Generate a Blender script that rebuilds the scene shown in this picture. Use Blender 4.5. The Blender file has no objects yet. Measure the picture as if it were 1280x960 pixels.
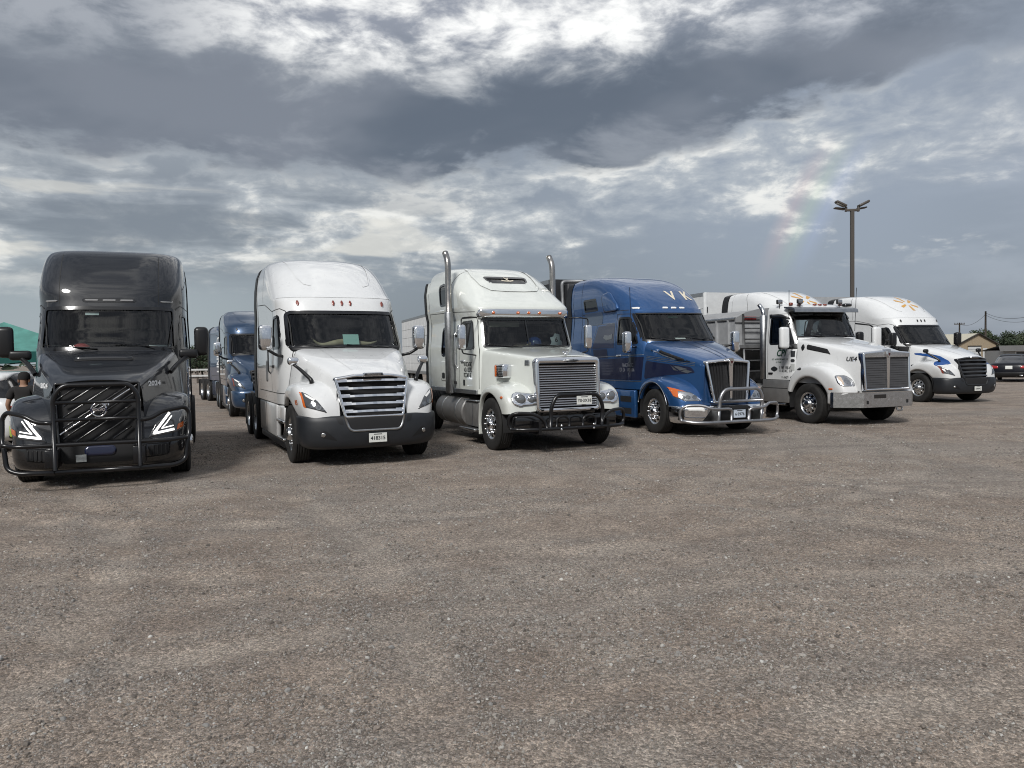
import bpy, bmesh, math, random
import numpy as np
from mathutils import Vector, Matrix
from mathutils.bvhtree import BVHTree

R = math.radians
rng = np.random.default_rng(7)
random.seed(7)
scene = bpy.context.scene
C = scene.collection

# ------------------------------------------------------------------ camera
CAM_H, PITCH, ROLL = 1.75, R(-2.0), R(0.9)
cam_data = bpy.data.cameras.new('camera')
cam_data.sensor_width = 36.0
cam_data.lens = 27.0
cam_data.clip_start = 0.05
cam_data.clip_end = 3000
cam = bpy.data.objects.new('camera', cam_data)
C.objects.link(cam)
_r = Vector((1, 0, 0)); _f = Vector((0, math.cos(PITCH), math.sin(PITCH))); _u = Vector((0, -math.sin(PITCH), math.cos(PITCH)))
_r2 = _r * math.cos(ROLL) - _u * math.sin(ROLL)
_u2 = _r * math.sin(ROLL) + _u * math.cos(ROLL)
cam.matrix_world = Matrix(((_r2.x, _u2.x, -_f.x, 0), (_r2.y, _u2.y, -_f.y, 0), (_r2.z, _u2.z, -_f.z, CAM_H), (0, 0, 0, 1)))
scene.camera = cam

# ------------------------------------------------------------------ exposure
scene.view_settings.view_transform = 'Standard'
scene.view_settings.look = 'None'
scene.view_settings.exposure = 0.5
scene.view_settings.gamma = 1.0
scene.cycles.use_denoising = True
scene.cycles.pixel_filter_type = 'BLACKMAN_HARRIS'
scene.cycles.filter_width = 1.05
scene.cycles.max_bounces = 6
scene.cycles.transparent_max_bounces = 12
scene.cycles.caustics_reflective = False
scene.cycles.caustics_refractive = False

# ------------------------------------------------------------------ sun and sky
SUN_AZ, SUN_EL = R(-160), R(40)        # behind the camera, to its left
world = bpy.data.worlds.new('World')
scene.world = world
world.use_nodes = True
world.cycles.sampling_method = 'MANUAL'
world.cycles.sample_map_resolution = 512


class NT:
    """small helper to write node trees"""
    def __init__(s, tree):
        s.t = tree
    def n(s, typ, **kw):
        nd = s.t.nodes.new(typ)
        for k, v in kw.items():
            setattr(nd, k, v)
        return nd
    def lk(s, a, b):
        s.t.links.new(a, b)
    def val(s, x, sock):
        if hasattr(x, 'links') or hasattr(x, 'is_linked'):
            s.lk(x, sock)
        else:
            sock.default_value = x
    def math(s, op, a, b=None, c=None, clamp=False):
        m = s.n('ShaderNodeMath', operation=op, use_clamp=clamp)
        s.val(a, m.inputs[0])
        if b is not None: s.val(b, m.inputs[1])
        if c is not None: s.val(c, m.inputs[2])
        return m.outputs[0]
    def smooth(s, x, a, b):
        m = s.n('ShaderNodeMapRange', interpolation_type='SMOOTHSTEP')
        s.val(x, m.inputs[0]); m.inputs[1].default_value = a; m.inputs[2].default_value = b
        return m.outputs[0]
    def mix(s, fac, a, b):
        m = s.n('ShaderNodeMix', data_type='RGBA')
        s.val(fac, m.inputs[0])
        for x, i in ((a, 6), (b, 7)):
            if isinstance(x, (tuple, list)):
                m.inputs[i].default_value = (x[0], x[1], x[2], 1)
            else:
                s.lk(x, m.inputs[i])
        return m.outputs[2]
    def noise(s, vec, scale, detail=6, rough=0.55, dist=0.0, lac=2.0):
        m = s.n('ShaderNodeTexNoise')
        s.lk(vec, m.inputs['Vector'])
        m.inputs['Scale'].default_value = scale; m.inputs['Detail'].default_value = detail
        m.inputs['Roughness'].default_value = rough; m.inputs['Distortion'].default_value = dist
        m.inputs['Lacunarity'].default_value = lac
        return m.outputs[0]


def build_sky():
    t = NT(world.node_tree)
    for nd in list(world.node_tree.nodes):
        world.node_tree.nodes.remove(nd)
    out = t.n('ShaderNodeOutputWorld'); bg = t.n('ShaderNodeBackground')
    t.lk(bg.outputs[0], out.inputs[0])
    bg.inputs[1].default_value = 0.11
    sky = t.n('ShaderNodeTexSky', sky_type='NISHITA')
    sky.sun_disc = False
    sky.sun_elevation = SUN_EL
    sky.sun_rotation = SUN_AZ
    sky.dust_density = 2.0
    tc = t.n('ShaderNodeTexCoord')
    sep = t.n('ShaderNodeSeparateXYZ'); t.lk(tc.outputs['Generated'], sep.inputs[0])
    x, y, z = sep.outputs
    hor = t.math('SQRT', t.math('ADD', t.math('MULTIPLY', x, x), t.math('MULTIPLY', y, y)))
    el = t.math('DIVIDE', z, t.math('MAXIMUM', hor, 0.02))           # tangent of the elevation
    sa = t.math('DIVIDE', x, t.math('MAXIMUM', hor, 0.02))           # sine of the azimuth
    # coordinates on a cloud deck, so that clouds flatten towards the horizon
    zz = t.math('ADD', t.math('MAXIMUM', z, 0.0), 0.16)
    cx = t.math('DIVIDE', x, zz); cy = t.math('DIVIDE', y, zz)
    comb = t.n('ShaderNodeCombineXYZ'); t.lk(cx, comb.inputs[0]); t.lk(cy, comb.inputs[1]); t.lk(t.math('MULTIPLY', z, 1.6), comb.inputs[2])
    deck = comb.outputs[0]
    comb2 = t.n('ShaderNodeCombineXYZ'); t.lk(x, comb2.inputs[0]); t.lk(y, comb2.inputs[1]); t.lk(t.math('MULTIPLY', z, 2.3), comb2.inputs[2])
    dirv = comb2.outputs[0]
    n_med = t.noise(dirv, 5.5, 9, 0.58, 0.35)
    n_fin = t.noise(dirv, 15.0, 9, 0.60, 0.3)
    n_soft = t.noise(deck, 1.35, 4, 0.5, 0.3)
    n_deck = t.noise(deck, 3.6, 8, 0.56, 0.3)
    wob = t.math('ADD', t.math('MULTIPLY', t.math('SUBTRACT', n_med, 0.5), 0.16), t.math('MULTIPLY', t.math('SUBTRACT', n_fin, 0.5), 0.075))
    wob = t.math('ADD', wob, t.math('MULTIPLY', t.math('SUBTRACT', n_deck, 0.5), 0.07))
    # a heavy grey deck hangs between two ragged edges and climbs to the right
    rise = t.math('MULTIPLY', t.math('MAXIMUM', t.math('ADD', sa, 0.0), 0.0), 0.155)
    e1 = t.math('SUBTRACT', t.math('ADD', el, wob), rise)
    low_edge = t.smooth(e1, 0.225, 0.262)
    top_edge = t.smooth(t.math('ADD', e1, t.math('MULTIPLY', rise, 0.35)), 0.315, 0.42)
    dark = t.math('MULTIPLY', low_edge, t.math('SUBTRACT', 1.0, top_edge))
    left = t.smooth(sa, 0.30, -0.30)
    # rain haze under the deck: blue grey on the right, paler grey on the left
    mid = t.math('SUBTRACT', 1.0, t.smooth(t.math('ABSOLUTE', t.math('ADD', sa, 0.03)), 0.05, 0.40))
    hz = t.mix(t.math('MULTIPLY', mid, 0.85), t.mix(left, (0.172, 0.198, 0.236), (0.235, 0.272, 0.295)), (0.118, 0.137, 0.160))
    base = t.mix(t.smooth(el, 0.0, 0.20), hz, t.mix(t.math('MULTIPLY', mid, 0.6), t.mix(left, (0.20, 0.228, 0.272), (0.19, 0.21, 0.235)), (0.165, 0.188, 0.220)))
    # sunlit broken cumulus just below the deck
    band = t.math('MULTIPLY', t.smooth(e1, 0.085, 0.19), t.math('SUBTRACT', 1.0, low_edge))
    pf = t.math('ADD', t.math('MULTIPLY', n_fin, 0.40), t.math('ADD', t.math('MULTIPLY', n_med, 0.40), t.math('MULTIPLY', n_deck, 0.20)))
    thin = t.math('SUBTRACT', 1.0, t.math('MULTIPLY', t.smooth(sa, 0.46, 0.60), 0.6))
    col = t.mix(t.math('MULTIPLY', t.math('MULTIPLY', band, thin), t.math('MULTIPLY', t.smooth(pf, 0.40, 0.53), 0.80)), base, (0.335, 0.355, 0.370))
    col = t.mix(t.math('MULTIPLY', t.math('MULTIPLY', band, thin), t.math('MULTIPLY', t.smooth(pf, 0.488, 0.60), 0.92)), col, (0.66, 0.65, 0.61))
    # stray small clouds lower down
    strayb = t.math('MULTIPLY', t.smooth(el, 0.09, 0.13), t.math('SUBTRACT', 1.0, t.smooth(el, 0.24, 0.30)))
    col = t.mix(t.math('MULTIPLY', strayb, t.math('MULTIPLY', t.smooth(pf, 0.53, 0.61), 0.65)), col, (0.54, 0.54, 0.52))
    # flat layered streaks low on the left
    comb3 = t.n('ShaderNodeCombineXYZ'); t.lk(x, comb3.inputs[0]); t.lk(y, comb3.inputs[1]); t.lk(t.math('MULTIPLY', z, 6.0), comb3.inputs[2])
    n_str = t.noise(comb3.outputs[0], 3.2, 8, 0.55, 0.35)
    lowb = t.math('MULTIPLY', t.smooth(el, 0.075, 0.13), t.math('SUBTRACT', 1.0, t.smooth(el, 0.17, 0.26)))
    lowb = t.math('MULTIPLY', lowb, t.smooth(sa, 0.12, -0.20))
    col = t.mix(t.math('MULTIPLY', t.math('MULTIPLY', lowb, t.smooth(n_str, 0.56, 0.44)), 0.65), col, (0.105, 0.122, 0.145))
    col = t.mix(t.math('MULTIPLY', t.math('MULTIPLY', lowb, t.smooth(n_str, 0.545, 0.64)), 0.70), col, (0.49, 0.48, 0.44))
    # bright upper field with grey hollows
    upc = t.smooth(t.math('ADD', t.math('MULTIPLY', n_med, 0.45), t.math('ADD', t.math('MULTIPLY', n_deck, 0.20), t.math('MULTIPLY', n_fin, 0.35))), 0.43, 0.565)
    upper = t.mix(upc, (0.20, 0.215, 0.250), (0.70, 0.70, 0.685))
    upper = t.mix(t.smooth(sa, 0.12, 0.48), upper, t.mix(upc, (0.19, 0.21, 0.245), (0.52, 0.53, 0.55)))
    upper = t.mix(t.smooth(sa, -0.24, -0.46), upper, t.mix(upc, (0.115, 0.130, 0.155), (0.25, 0.265, 0.29)))
    col = t.mix(top_edge, col, upper)
    # the deck itself, softly modelled from within
    dk = t.mix(t.smooth(n_soft, 0.36, 0.64), (0.074, 0.088, 0.110), (0.135, 0.148, 0.172))
    dk = t.mix(t.math('MULTIPLY', t.smooth(n_med, 0.53, 0.68), 0.55), dk, (0.235, 0.25, 0.275))
    fade = t.math('SUBTRACT', 1.0, t.math('MULTIPLY', t.smooth(t.math('ADD', sa, t.math('MULTIPLY', t.math('SUBTRACT', n_med, 0.5), 0.30)), 0.45, 0.58), 0.75))
    col = t.mix(t.math('MULTIPLY', t.math('MULTIPLY', dark, fade), 0.97), col, dk)
    # the rain-washed right of the sky, mottled
    col = t.mix(t.math('MULTIPLY', t.smooth(sa, 0.40, 0.56), 0.40), col, t.mix(t.smooth(t.math('ADD', t.math('MULTIPLY', n_soft, 0.5), t.math('MULTIPLY', n_med, 0.5)), 0.40, 0.60), (0.162, 0.183, 0.216), (0.265, 0.288, 0.328)))
    # rainbow: 42 degrees around the point opposite the low western sun
    anti = Vector((math.sin(R(58)) * math.cos(R(9)), math.cos(R(58)) * math.cos(R(9)), -math.sin(R(9))))
    dp = t.n('ShaderNodeVectorMath', operation='DOT_PRODUCT'); t.lk(tc.outputs['Generated'], dp.inputs[0]); dp.inputs[1].default_value = anti
    ang = t.math('ARCCOSINE', dp.outputs['Value'])
    for a0, c in ((42.2, (1.0, 0.55, 0.42)), (41.2, (0.75, 0.95, 0.5)), (40.2, (0.5, 0.62, 1.0))):
        g = t.math('SUBTRACT', 1.0, t.math('ABSOLUTE', t.math('DIVIDE', t.math('SUBTRACT', ang, R(a0)), R(0.9))))
        g = t.math('MULTIPLY', t.math('MAXIMUM', g, 0.0), 0.085)
        g = t.math('MULTIPLY', g, t.math('MULTIPLY', t.smooth(el, 0.07, 0.16), t.math('SUBTRACT', 1.0, t.smooth(el, 0.20, 0.27))))
        g = t.math('MULTIPLY', g, t.smooth(y, 0.0, 0.3))
        col = t.mix(g, col, c)
    # a little of the clear sky behind it all
    sc = t.n('ShaderNodeVectorMath', operation='SCALE'); t.lk(col, sc.inputs[0]); sc.inputs['Scale'].default_value = 10.0
    col = t.mix(0.06, sc.outputs[0], sky.outputs[0])
    t.lk(col, bg.inputs[0])


build_sky()
sun_data = bpy.data.lights.new('sun', 'SUN')
sun_data.energy = 2.2
sun_data.angle = R(14)
sun_data.color = (1.0, 0.98, 0.95)
sun = bpy.data.objects.new('sun', sun_data)
C.objects.link(sun)
sun_dir = Vector((math.sin(SUN_AZ) * math.cos(SUN_EL), math.cos(SUN_AZ) * math.cos(SUN_EL), math.sin(SUN_EL)))
sun.rotation_euler = sun_dir.to_track_quat('Z', 'Y').to_euler()
sun.location = (0, 0, 30)

# ================================================================== materials
MATS = {}


def mat(name, col, rough=0.5, metal=0.0, coat=0.0, coat_rough=0.04, emit=0.0, var=0.0, vscale=6.0, bump=0.0, bscale=200.0, lining=None, flake=0.0, spec=0.5, grime=0.0):
    if name in MATS:
        return MATS[name]
    m = bpy.data.materials.new(name); m.use_nodes = True
    t = NT(m.node_tree); nt = m.node_tree
    b = nt.nodes['Principled BSDF']; out = nt.nodes['Material Output']
    b.inputs['Base Color'].default_value = (*col, 1)
    b.inputs['Roughness'].default_value = rough
    b.inputs['Metallic'].default_value = metal
    b.inputs['Coat Weight'].default_value = coat
    b.inputs['Coat Roughness'].default_value = coat_rough
    b.inputs['Specular IOR Level'].default_value = spec
    tc = t.n('ShaderNodeTexCoord')
    if emit:
        b.inputs['Emission Color'].default_value = (*col, 1); b.inputs['Emission Strength'].default_value = emit
    csock = None
    if var:
        nz = t.noise(tc.outputs['Object'], vscale, 6, 0.6)
        csock = t.mix(t.smooth(nz, 0.3, 0.75), tuple(max(0, c * (1 - var)) for c in col), tuple(min(1, c * (1 + var * 0.6)) for c in col))
        rr = t.n('ShaderNodeMapRange'); t.lk(nz, rr.inputs[0]); rr.inputs[3].default_value = max(0.02, rough - 0.08); rr.inputs[4].default_value = min(1, rough + 0.12)
        t.lk(rr.outputs[0], b.inputs['Roughness'])
    if grime:                      # road film: streaky dust thrown up by the wheels, strongest low on the body
        sp = t.n('ShaderNodeSeparateXYZ'); t.lk(tc.outputs['Object'], sp.inputs[0])
        gz = t.noise(tc.outputs['Object'], 3.0, 8, 0.65, 0.3)
        g = t.math('MULTIPLY', t.smooth(t.math('ADD', sp.outputs[2], t.math('MULTIPLY', gz, -1.2)), 0.9, -0.2), grime)
        csock = t.mix(g, csock if csock else col, (0.21, 0.185, 0.16))
        if coat:
            t.lk(t.math('MULTIPLY', t.math('SUBTRACT', 1.0, g), coat), b.inputs['Coat Weight'])
    if csock:
        t.lk(csock, b.inputs['Base Color'])
    if bump:
        nb = t.noise(tc.outputs['Object'], bscale, 3, 0.5)
        bp = t.n('ShaderNodeBump'); bp.inputs['Strength'].default_value = bump; bp.inputs['Distance'].default_value = 0.004
        t.lk(nb, bp.inputs['Height']); t.lk(bp.outputs[0], b.inputs['Normal'])
    if lining:                     # outer skin painted, inner face dark trim
        geo = t.n('ShaderNodeNewGeometry')
        li = t.n('ShaderNodeBsdfPrincipled'); li.inputs['Base Color'].default_value = (*lining, 1); li.inputs['Roughness'].default_value = 0.85
        mx = t.n('ShaderNodeMixShader'); t.lk(geo.outputs['Backfacing'], mx.inputs[0]); t.lk(b.outputs[0], mx.inputs[1]); t.lk(li.outputs[0], mx.inputs[2])
        t.lk(mx.outputs[0], out.inputs[0])
    MATS[name] = m
    return m


def glass_mat(name, tint, refl=1.0, rough=0.0):
    if name in MATS:
        return MATS[name]
    m = bpy.data.materials.new(name); m.use_nodes = True
    nt = m.node_tree; t = NT(nt)
    nt.nodes.remove(nt.nodes['Principled BSDF'])
    out = nt.nodes['Material Output']
    tr = t.n('ShaderNodeBsdfTransparent'); tr.inputs[0].default_value = (*tint, 1)
    gl = t.n('ShaderNodeBsdfGlossy'); gl.inputs['Roughness'].default_value = rough; gl.inputs[0].default_value = (refl, refl, refl, 1)
    fr = t.n('ShaderNodeFresnel'); fr.inputs[0].default_value = 1.52
    f2 = t.math('MINIMUM', t.math('MULTIPLY', fr.outputs[0], 1.05), 1.0)
    mx = t.n('ShaderNodeMixShader'); t.lk(f2, mx.inputs[0]); t.lk(tr.outputs[0], mx.inputs[1]); t.lk(gl.outputs[0], mx.inputs[2])
    t.lk(mx.outputs[0], out.inputs[0])
    MATS[name] = m
    return m


TRIM = (0.008, 0.008, 0.009)
WHITE = mat('white_paint', (0.69, 0.70, 0.70), 0.28, coat=1.0, coat_rough=0.02, var=0.025, lining=TRIM, grime=0.30)
WHITE2 = mat('ivory_paint', (0.66, 0.685, 0.645), 0.30, coat=1.0, coat_rough=0.03, var=0.03, lining=TRIM, grime=0.30)
GREY = mat('graphite_paint', (0.0055, 0.0072, 0.011), 0.45, metal=0.0, coat=1.0, coat_rough=0.05, lining=TRIM, spec=0.3)
BLUE = mat('blue_metallic_paint', (0.021, 0.085, 0.235), 0.30, metal=0.5, coat=1.0, coat_rough=0.015, lining=TRIM)
NAVY = mat('navy_paint', (0.008, 0.012, 0.040), 0.30, metal=0.2, coat=1.0)
SLATEBLUE = mat('steel_blue_paint', (0.020, 0.050, 0.105), 0.32, metal=0.4, coat=1.0, coat_rough=0.02, lining=TRIM)
ROYAL = mat('royal_blue_paint', (0.006, 0.035, 0.105), 0.32, metal=0.2, coat=1.0, lining=TRIM)
STRIPE = mat('stripe_blue_decal', (0.012, 0.065, 0.24), 0.35)
PLASTIC = mat('black_plastic', (0.006, 0.0063, 0.0075), 0.5, bump=0.05, bscale=400)
BUMPERGREY = mat('charcoal_plastic', (0.014, 0.016, 0.0195), 0.46, var=0.1)
GLOSSBLACK = mat('gloss_black', (0.010, 0.010, 0.011), 0.15, coat=0.6)
BLACKTUBE = mat('black_powder_coat', (0.005, 0.005, 0.006), 0.28, bump=0.03)
RUBBER = mat('tyre_rubber', (0.012, 0.0115, 0.011), 0.8, var=0.5, vscale=7, bump=0.1, bscale=120)
CHROME = mat('chrome', (0.80, 0.81, 0.83), 0.07, metal=1.0)
ALU = mat('polished_aluminium', (0.62, 0.63, 0.64), 0.22, metal=1.0, var=0.15, vscale=14)
BRUSHED = mat('brushed_steel', (0.42, 0.43, 0.44), 0.38, metal=1.0, var=0.15, vscale=10)
TUBEALU = mat('grey_aluminium_tube', (0.40, 0.40, 0.41), 0.36, metal=1.0, var=0.1)
DULL = mat('galvanised_grey', (0.25, 0.255, 0.26), 0.5, metal=0.6, var=0.2, grime=0.4)
FRAME = mat('chassis_black', (0.013, 0.013, 0.014), 0.7, var=0.2)
SEAM = mat('panel_gap', (0.02, 0.02, 0.02), 0.8)
VOID = mat('grille_mesh_black', (0.006, 0.006, 0.007), 0.75)
GLASS = glass_mat('windscreen_glass', (0.66, 0.72, 0.71))
SIDEGLASS = glass_mat('side_glass', (0.16, 0.18, 0.18))
FRIT = mat('black_frit_band', (0.006, 0.006, 0.007), 0.22, coat=0.4)
REFLECTOR = mat('lamp_reflector', (0.42, 0.43, 0.45), 0.2, metal=0.9, bump=0.3, bscale=60)
LAMPDARK = mat('lamp_housing_smoked', (0.055, 0.058, 0.063), 0.10, coat=1.0)
LENS = glass_mat('clear_lens', (0.90, 0.91, 0.92))
AMBER = mat('amber_lens', (0.55, 0.12, 0.02), 0.18, coat=1.0)
REDLENS = mat('red_lens', (0.36, 0.012, 0.012), 0.2, coat=1.0)
MARKER = mat('marker_amber_dark', (0.20, 0.035, 0.018), 0.2, coat=1.0)
LED = mat('lit_running_light', (1.0, 0.98, 0.94), 0.3, emit=0.9)
CLEARLED = mat('clear_marker_lens', (0.80, 0.80, 0.78), 0.15, coat=1.0)
PLATE = mat('licence_plate_white', (0.62, 0.63, 0.60), 0.4)
PLATEBLUE = mat('licence_plate_pale_blue', (0.50, 0.56, 0.64), 0.4)
INK = mat('dark_ink', (0.015, 0.017, 0.02), 0.6)
WHITEINK = mat('white_decal', (0.75, 0.76, 0.76), 0.4)
GREENINK = mat('dark_green_decal', (0.012, 0.065, 0.035), 0.4)
ORANGEINK = mat('orange_decal', (0.45, 0.11, 0.03), 0.45)
GOLDINK = mat('gold_decal', (0.55, 0.30, 0.07), 0.4)
CREAMINK = mat('cream_decal', (0.66, 0.60, 0.48), 0.4)
TRIMMAT = mat('cab_trim', (0.010, 0.010, 0.011), 0.85, var=0.2)
SEATMAT = mat('seat_fabric', (0.012, 0.0125, 0.016), 0.9, var=0.2)
CURTAIN = mat('curtain_cloth', (0.024, 0.022, 0.020), 0.95, var=0.3)
PAPER = mat('paper_white', (0.75, 0.77, 0.76), 0.8)
MINT = mat('paper_mint', (0.40, 0.66, 0.60), 0.8)
HORN = mat('horn_ivory', (0.42, 0.36, 0.24), 0.5, var=0.25)
REDCLOTH = mat('red_cloth', (0.30, 0.03, 0.03), 0.8)
MIRRORBLACK = mat('mirror_shell_black', (0.006, 0.006, 0.007), 0.35)
TRAILERWHITE = mat('trailer_white_panel', (0.62, 0.63, 0.63), 0.45, var=0.08, grime=0.5)
TRAILERGREY = mat('trailer_grey_panel', (0.42, 0.43, 0.44), 0.45, metal=0.2, var=0.12, grime=0.2)
TRAILERDARK = mat('trailer_dark_panel', (0.020, 0.021, 0.024), 0.5, var=0.1)
MESHSCREEN = mat('grille_screen', (0.10, 0.10, 0.105), 0.5, metal=0.5, bump=0.5, bscale=260)

# ================================================================== mesh tools


class M:
    """quads in an array, anything else in a list"""
    def __init__(s, V, Q=None, X=None):
        s.V = np.asarray(V, float).reshape(-1, 3)
        s.Q = np.zeros((0, 4), int) if Q is None or len(Q) == 0 else np.asarray(Q, int)
        s.X = [] if X is None else list(X)
    def __add__(s, o):
        n = len(s.V)
        return M(np.vstack([s.V, o.V]), np.vstack([s.Q, o.Q + n]), s.X + [tuple(i + n for i in f) for f in o.X])
    def mirror(s):
        V = s.V.copy(); V[:, 0] *= -1
        return M(V, s.Q[:, ::-1], [f[::-1] for f in s.X])
    def faces(s):
        return [tuple(q) for q in s.Q.tolist()] + s.X
    def bvh(s):
        return BVHTree.FromPolygons([Vector(v) for v in s.V], s.faces())
    def move(s, d):
        return M(s.V + np.asarray(d, float), s.Q, s.X)
    def rot(s, axis, ang, about=(0, 0, 0)):
        m = np.array(Matrix.Rotation(ang, 3, axis)); a = np.asarray(about, float)
        return M((s.V - a) @ m.T + a, s.Q, s.X)
    def flip(s):
        return M(s.V, s.Q[:, ::-1], [f[::-1] for f in s.X])


def join(ms):
    ms = list(ms); r = ms[0]
    for m in ms[1:]:
        r = r + m
    return r


def grid(P, flip=False, closed_u=False):
    """P: (nu, nv, 3)"""
    nu, nv = P.shape[:2]
    idx = np.arange(nu * nv).reshape(nu, nv)
    if closed_u:
        idx = np.vstack([idx, idx[:1]])
    a, b, c, d = idx[:-1, :-1], idx[1:, :-1], idx[1:, 1:], idx[:-1, 1:]
    q = np.stack([a, b, c, d] if not flip else [a, d, c, b], -1).reshape(-1, 4)
    return M(P.reshape(-1, 3), q)


def obj(name, m, material, parent=None, smooth=True, auto=None):
    me = bpy.data.meshes.new(name)
    me.from_pydata([tuple(v) for v in m.V], [], m.faces())
    me.materials.append(material)
    if smooth:
        me.polygons.foreach_set('use_smooth', np.ones(len(me.polygons), bool))
        if auto:
            bm = bmesh.new(); bm.from_mesh(me)
            for e in bm.edges:
                if len(e.link_faces) == 2 and e.calc_face_angle(0) > R(auto):
                    e.smooth = False
            bm.to_mesh(me); bm.free()
    me.update()
    o = bpy.data.objects.new(name, me)
    C.objects.link(o)
    if parent is not None:
        o.parent = parent
    return o


def share(name, src, parent, loc=(0, 0, 0), rot=(0, 0, 0), scale=(1, 1, 1)):
    o = bpy.data.objects.new(name, src.data)
    C.objects.link(o); o.parent = parent
    o.location = loc; o.rotation_euler = rot; o.scale = scale
    return o


def empty(name, parent=None, loc=(0, 0, 0), rotz=0.0):
    o = bpy.data.objects.new(name, None)
    C.objects.link(o); o.location = loc; o.rotation_euler = (0, 0, rotz); o.empty_display_size = 0.3
    if parent is not None:
        o.parent = parent
    return o


def tag(o, label, cat, group=None, kind=None):
    o['label'] = label
    if cat: o['category'] = cat
    if group: o['group'] = group
    if kind: o['kind'] = kind
    return o


def box(c, s, bev=0.0, seg=2):
    bm = bmesh.new()
    bmesh.ops.create_cube(bm, size=1.0)
    for v in bm.verts:
        v.co = Vector((v.co.x * s[0] + c[0], v.co.y * s[1] + c[1], v.co.z * s[2] + c[2]))
    if bev:
        bmesh.ops.bevel(bm, geom=list(bm.edges), offset=min(bev, min(s) * 0.49), segments=seg, profile=0.5, affect='EDGES')
    bm.normal_update()
    V = [tuple(v.co) for v in bm.verts]; X = [tuple(v.index for v in f.verts) for f in bm.faces]
    bm.free()
    return M(V, None, X)


def bx(x0, x1, y0, y1, z0, z1, bev=0.0, seg=2):
    return box(((x0 + x1) / 2, (y0 + y1) / 2, (z0 + z1) / 2), (abs(x1 - x0), abs(y1 - y0), abs(z1 - z0)), bev, seg)


def fpath(pts, r=0.1, n=6, closed=False):
    """polyline with its bends rounded"""
    pts = [np.asarray(p, float) for p in pts]
    out = []
    N = len(pts)
    for i, p in enumerate(pts):
        if not closed and i in (0, N - 1):
            out.append(p); continue
        a = pts[i - 1] - p; b = pts[(i + 1) % N] - p
        la, lb = np.linalg.norm(a), np.linalg.norm(b)
        rr = min(r, la * 0.48, lb * 0.48)
        A, B = p + a / la * rr, p + b / lb * rr
        for k in range(n + 1):
            t = k / n
            out.append((1 - t) ** 2 * A + 2 * t * (1 - t) * p + t * t * B)
    return np.array(out)


def tube(path, r, n=10, closed=False, caps=True):
    P = np.asarray(path, float)
    N = len(P)
    T = np.zeros_like(P)
    for i in range(N):
        a = P[(i - 1) % N] if (closed or i > 0) else P[i]
        b = P[(i + 1) % N] if (closed or i < N - 1) else P[i]
        T[i] = (b - a) / (np.linalg.norm(b - a) + 1e-9)
    up = np.array([0, 0, 1.0]) if abs(T[0][2]) < 0.9 else np.array([1.0, 0, 0])
    u = np.cross(T[0], up); u /= np.linalg.norm(u)
    rings = []
    rad = np.broadcast_to(np.asarray(r, float), (N,))
    for i in range(N):
        u = u - T[i] * (u @ T[i]); u /= np.linalg.norm(u)
        w = np.cross(T[i], u)
        ang = np.linspace(0, 2 * np.pi, n, endpoint=False)
        rings.append(P[i] + rad[i] * (np.cos(ang)[:, None] * u + np.sin(ang)[:, None] * w))
    G = np.array(rings)                                  # (N, n, 3)
    idx = np.arange(N * n).reshape(N, n)
    rows = np.vstack([idx, idx[:1]]) if closed else idx
    cols = np.concatenate([rows, rows[:, :1]], 1)
    a, b, c, d = cols[:-1, :-1], cols[1:, :-1], cols[1:, 1:], cols[:-1, 1:]
    q = np.stack([a, d, c, b], -1).reshape(-1, 4)
    X = []
    if caps and not closed:
        X = [tuple(idx[0]), tuple(idx[-1][::-1])]
    return M(G.reshape(-1, 3), q, X)


def lathe(prof, n=36, axis='x', c=(0, 0, 0)):
    """prof: (r, a) pairs, a along the axis"""
    prof = np.asarray(prof, float)
    ang = np.linspace(0, 2 * np.pi, n, endpoint=False)
    r = prof[:, 0][None, :]; a = np.repeat(prof[:, 1][None, :], n, 0)
    p = np.cos(ang)[:, None] * r; q = np.sin(ang)[:, None] * r
    if axis == 'x': G = np.stack([a, p, q], -1)
    elif axis == 'y': G = np.stack([q, a, p], -1)
    else: G = np.stack([p, q, a], -1)
    m = grid(G, closed_u=True)
    m.V += np.asarray(c, float)
    return m


def prism(poly, axis, a, b):
    """closed outline extruded from a to b along an axis; poly in (x,z) for y, (y,z) for x, (x,y) for z"""
    poly = np.asarray(poly, float); n = len(poly)
    def lift(t):
        if axis == 'y': return np.stack([poly[:, 0], np.full(n, t), poly[:, 1]], -1)
        if axis == 'x': return np.stack([np.full(n, t), poly[:, 0], poly[:, 1]], -1)
        return np.stack([poly[:, 0], poly[:, 1], np.full(n, t)], -1)
    V = np.vstack([lift(a), lift(b)])
    Q = [(i, (i + 1) % n, (i + 1) % n + n, i + n) for i in range(n)]
    return M(V, Q, [tuple(range(n))[::-1], tuple(range(n, 2 * n))])


def fixn(m):
    """point the normals of a closed shape outward"""
    bm = bmesh.new()
    vs = [bm.verts.new(v) for v in m.V]
    for f in m.faces():
        try: bm.faces.new([vs[i] for i in f])
        except ValueError: pass
    bmesh.ops.recalc_face_normals(bm, faces=list(bm.faces))
    bm.verts.index_update()
    r = M([tuple(v.co) for v in bm.verts], None, [tuple(v.index for v in f.verts) for f in bm.faces])
    bm.free()
    return r


def rpoly(pts, r=0.05, n=5):
    P = [np.array([p[0], 0.0, p[1]]) for p in pts]
    o = fpath(P, r, n, closed=True)
    return o[:, [0, 2]]


def rrect(x0, x1, z0, z1, r=0.05, n=5):
    return rpoly([(x0, z0), (x1, z0), (x1, z1), (x0, z1)], r, n)


def ell(cx, cz, rx, rz, n=28):
    a = np.linspace(0, 2 * np.pi, n, endpoint=False)
    return np.stack([cx + rx * np.cos(a), cz + rz * np.sin(a)], -1)


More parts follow.
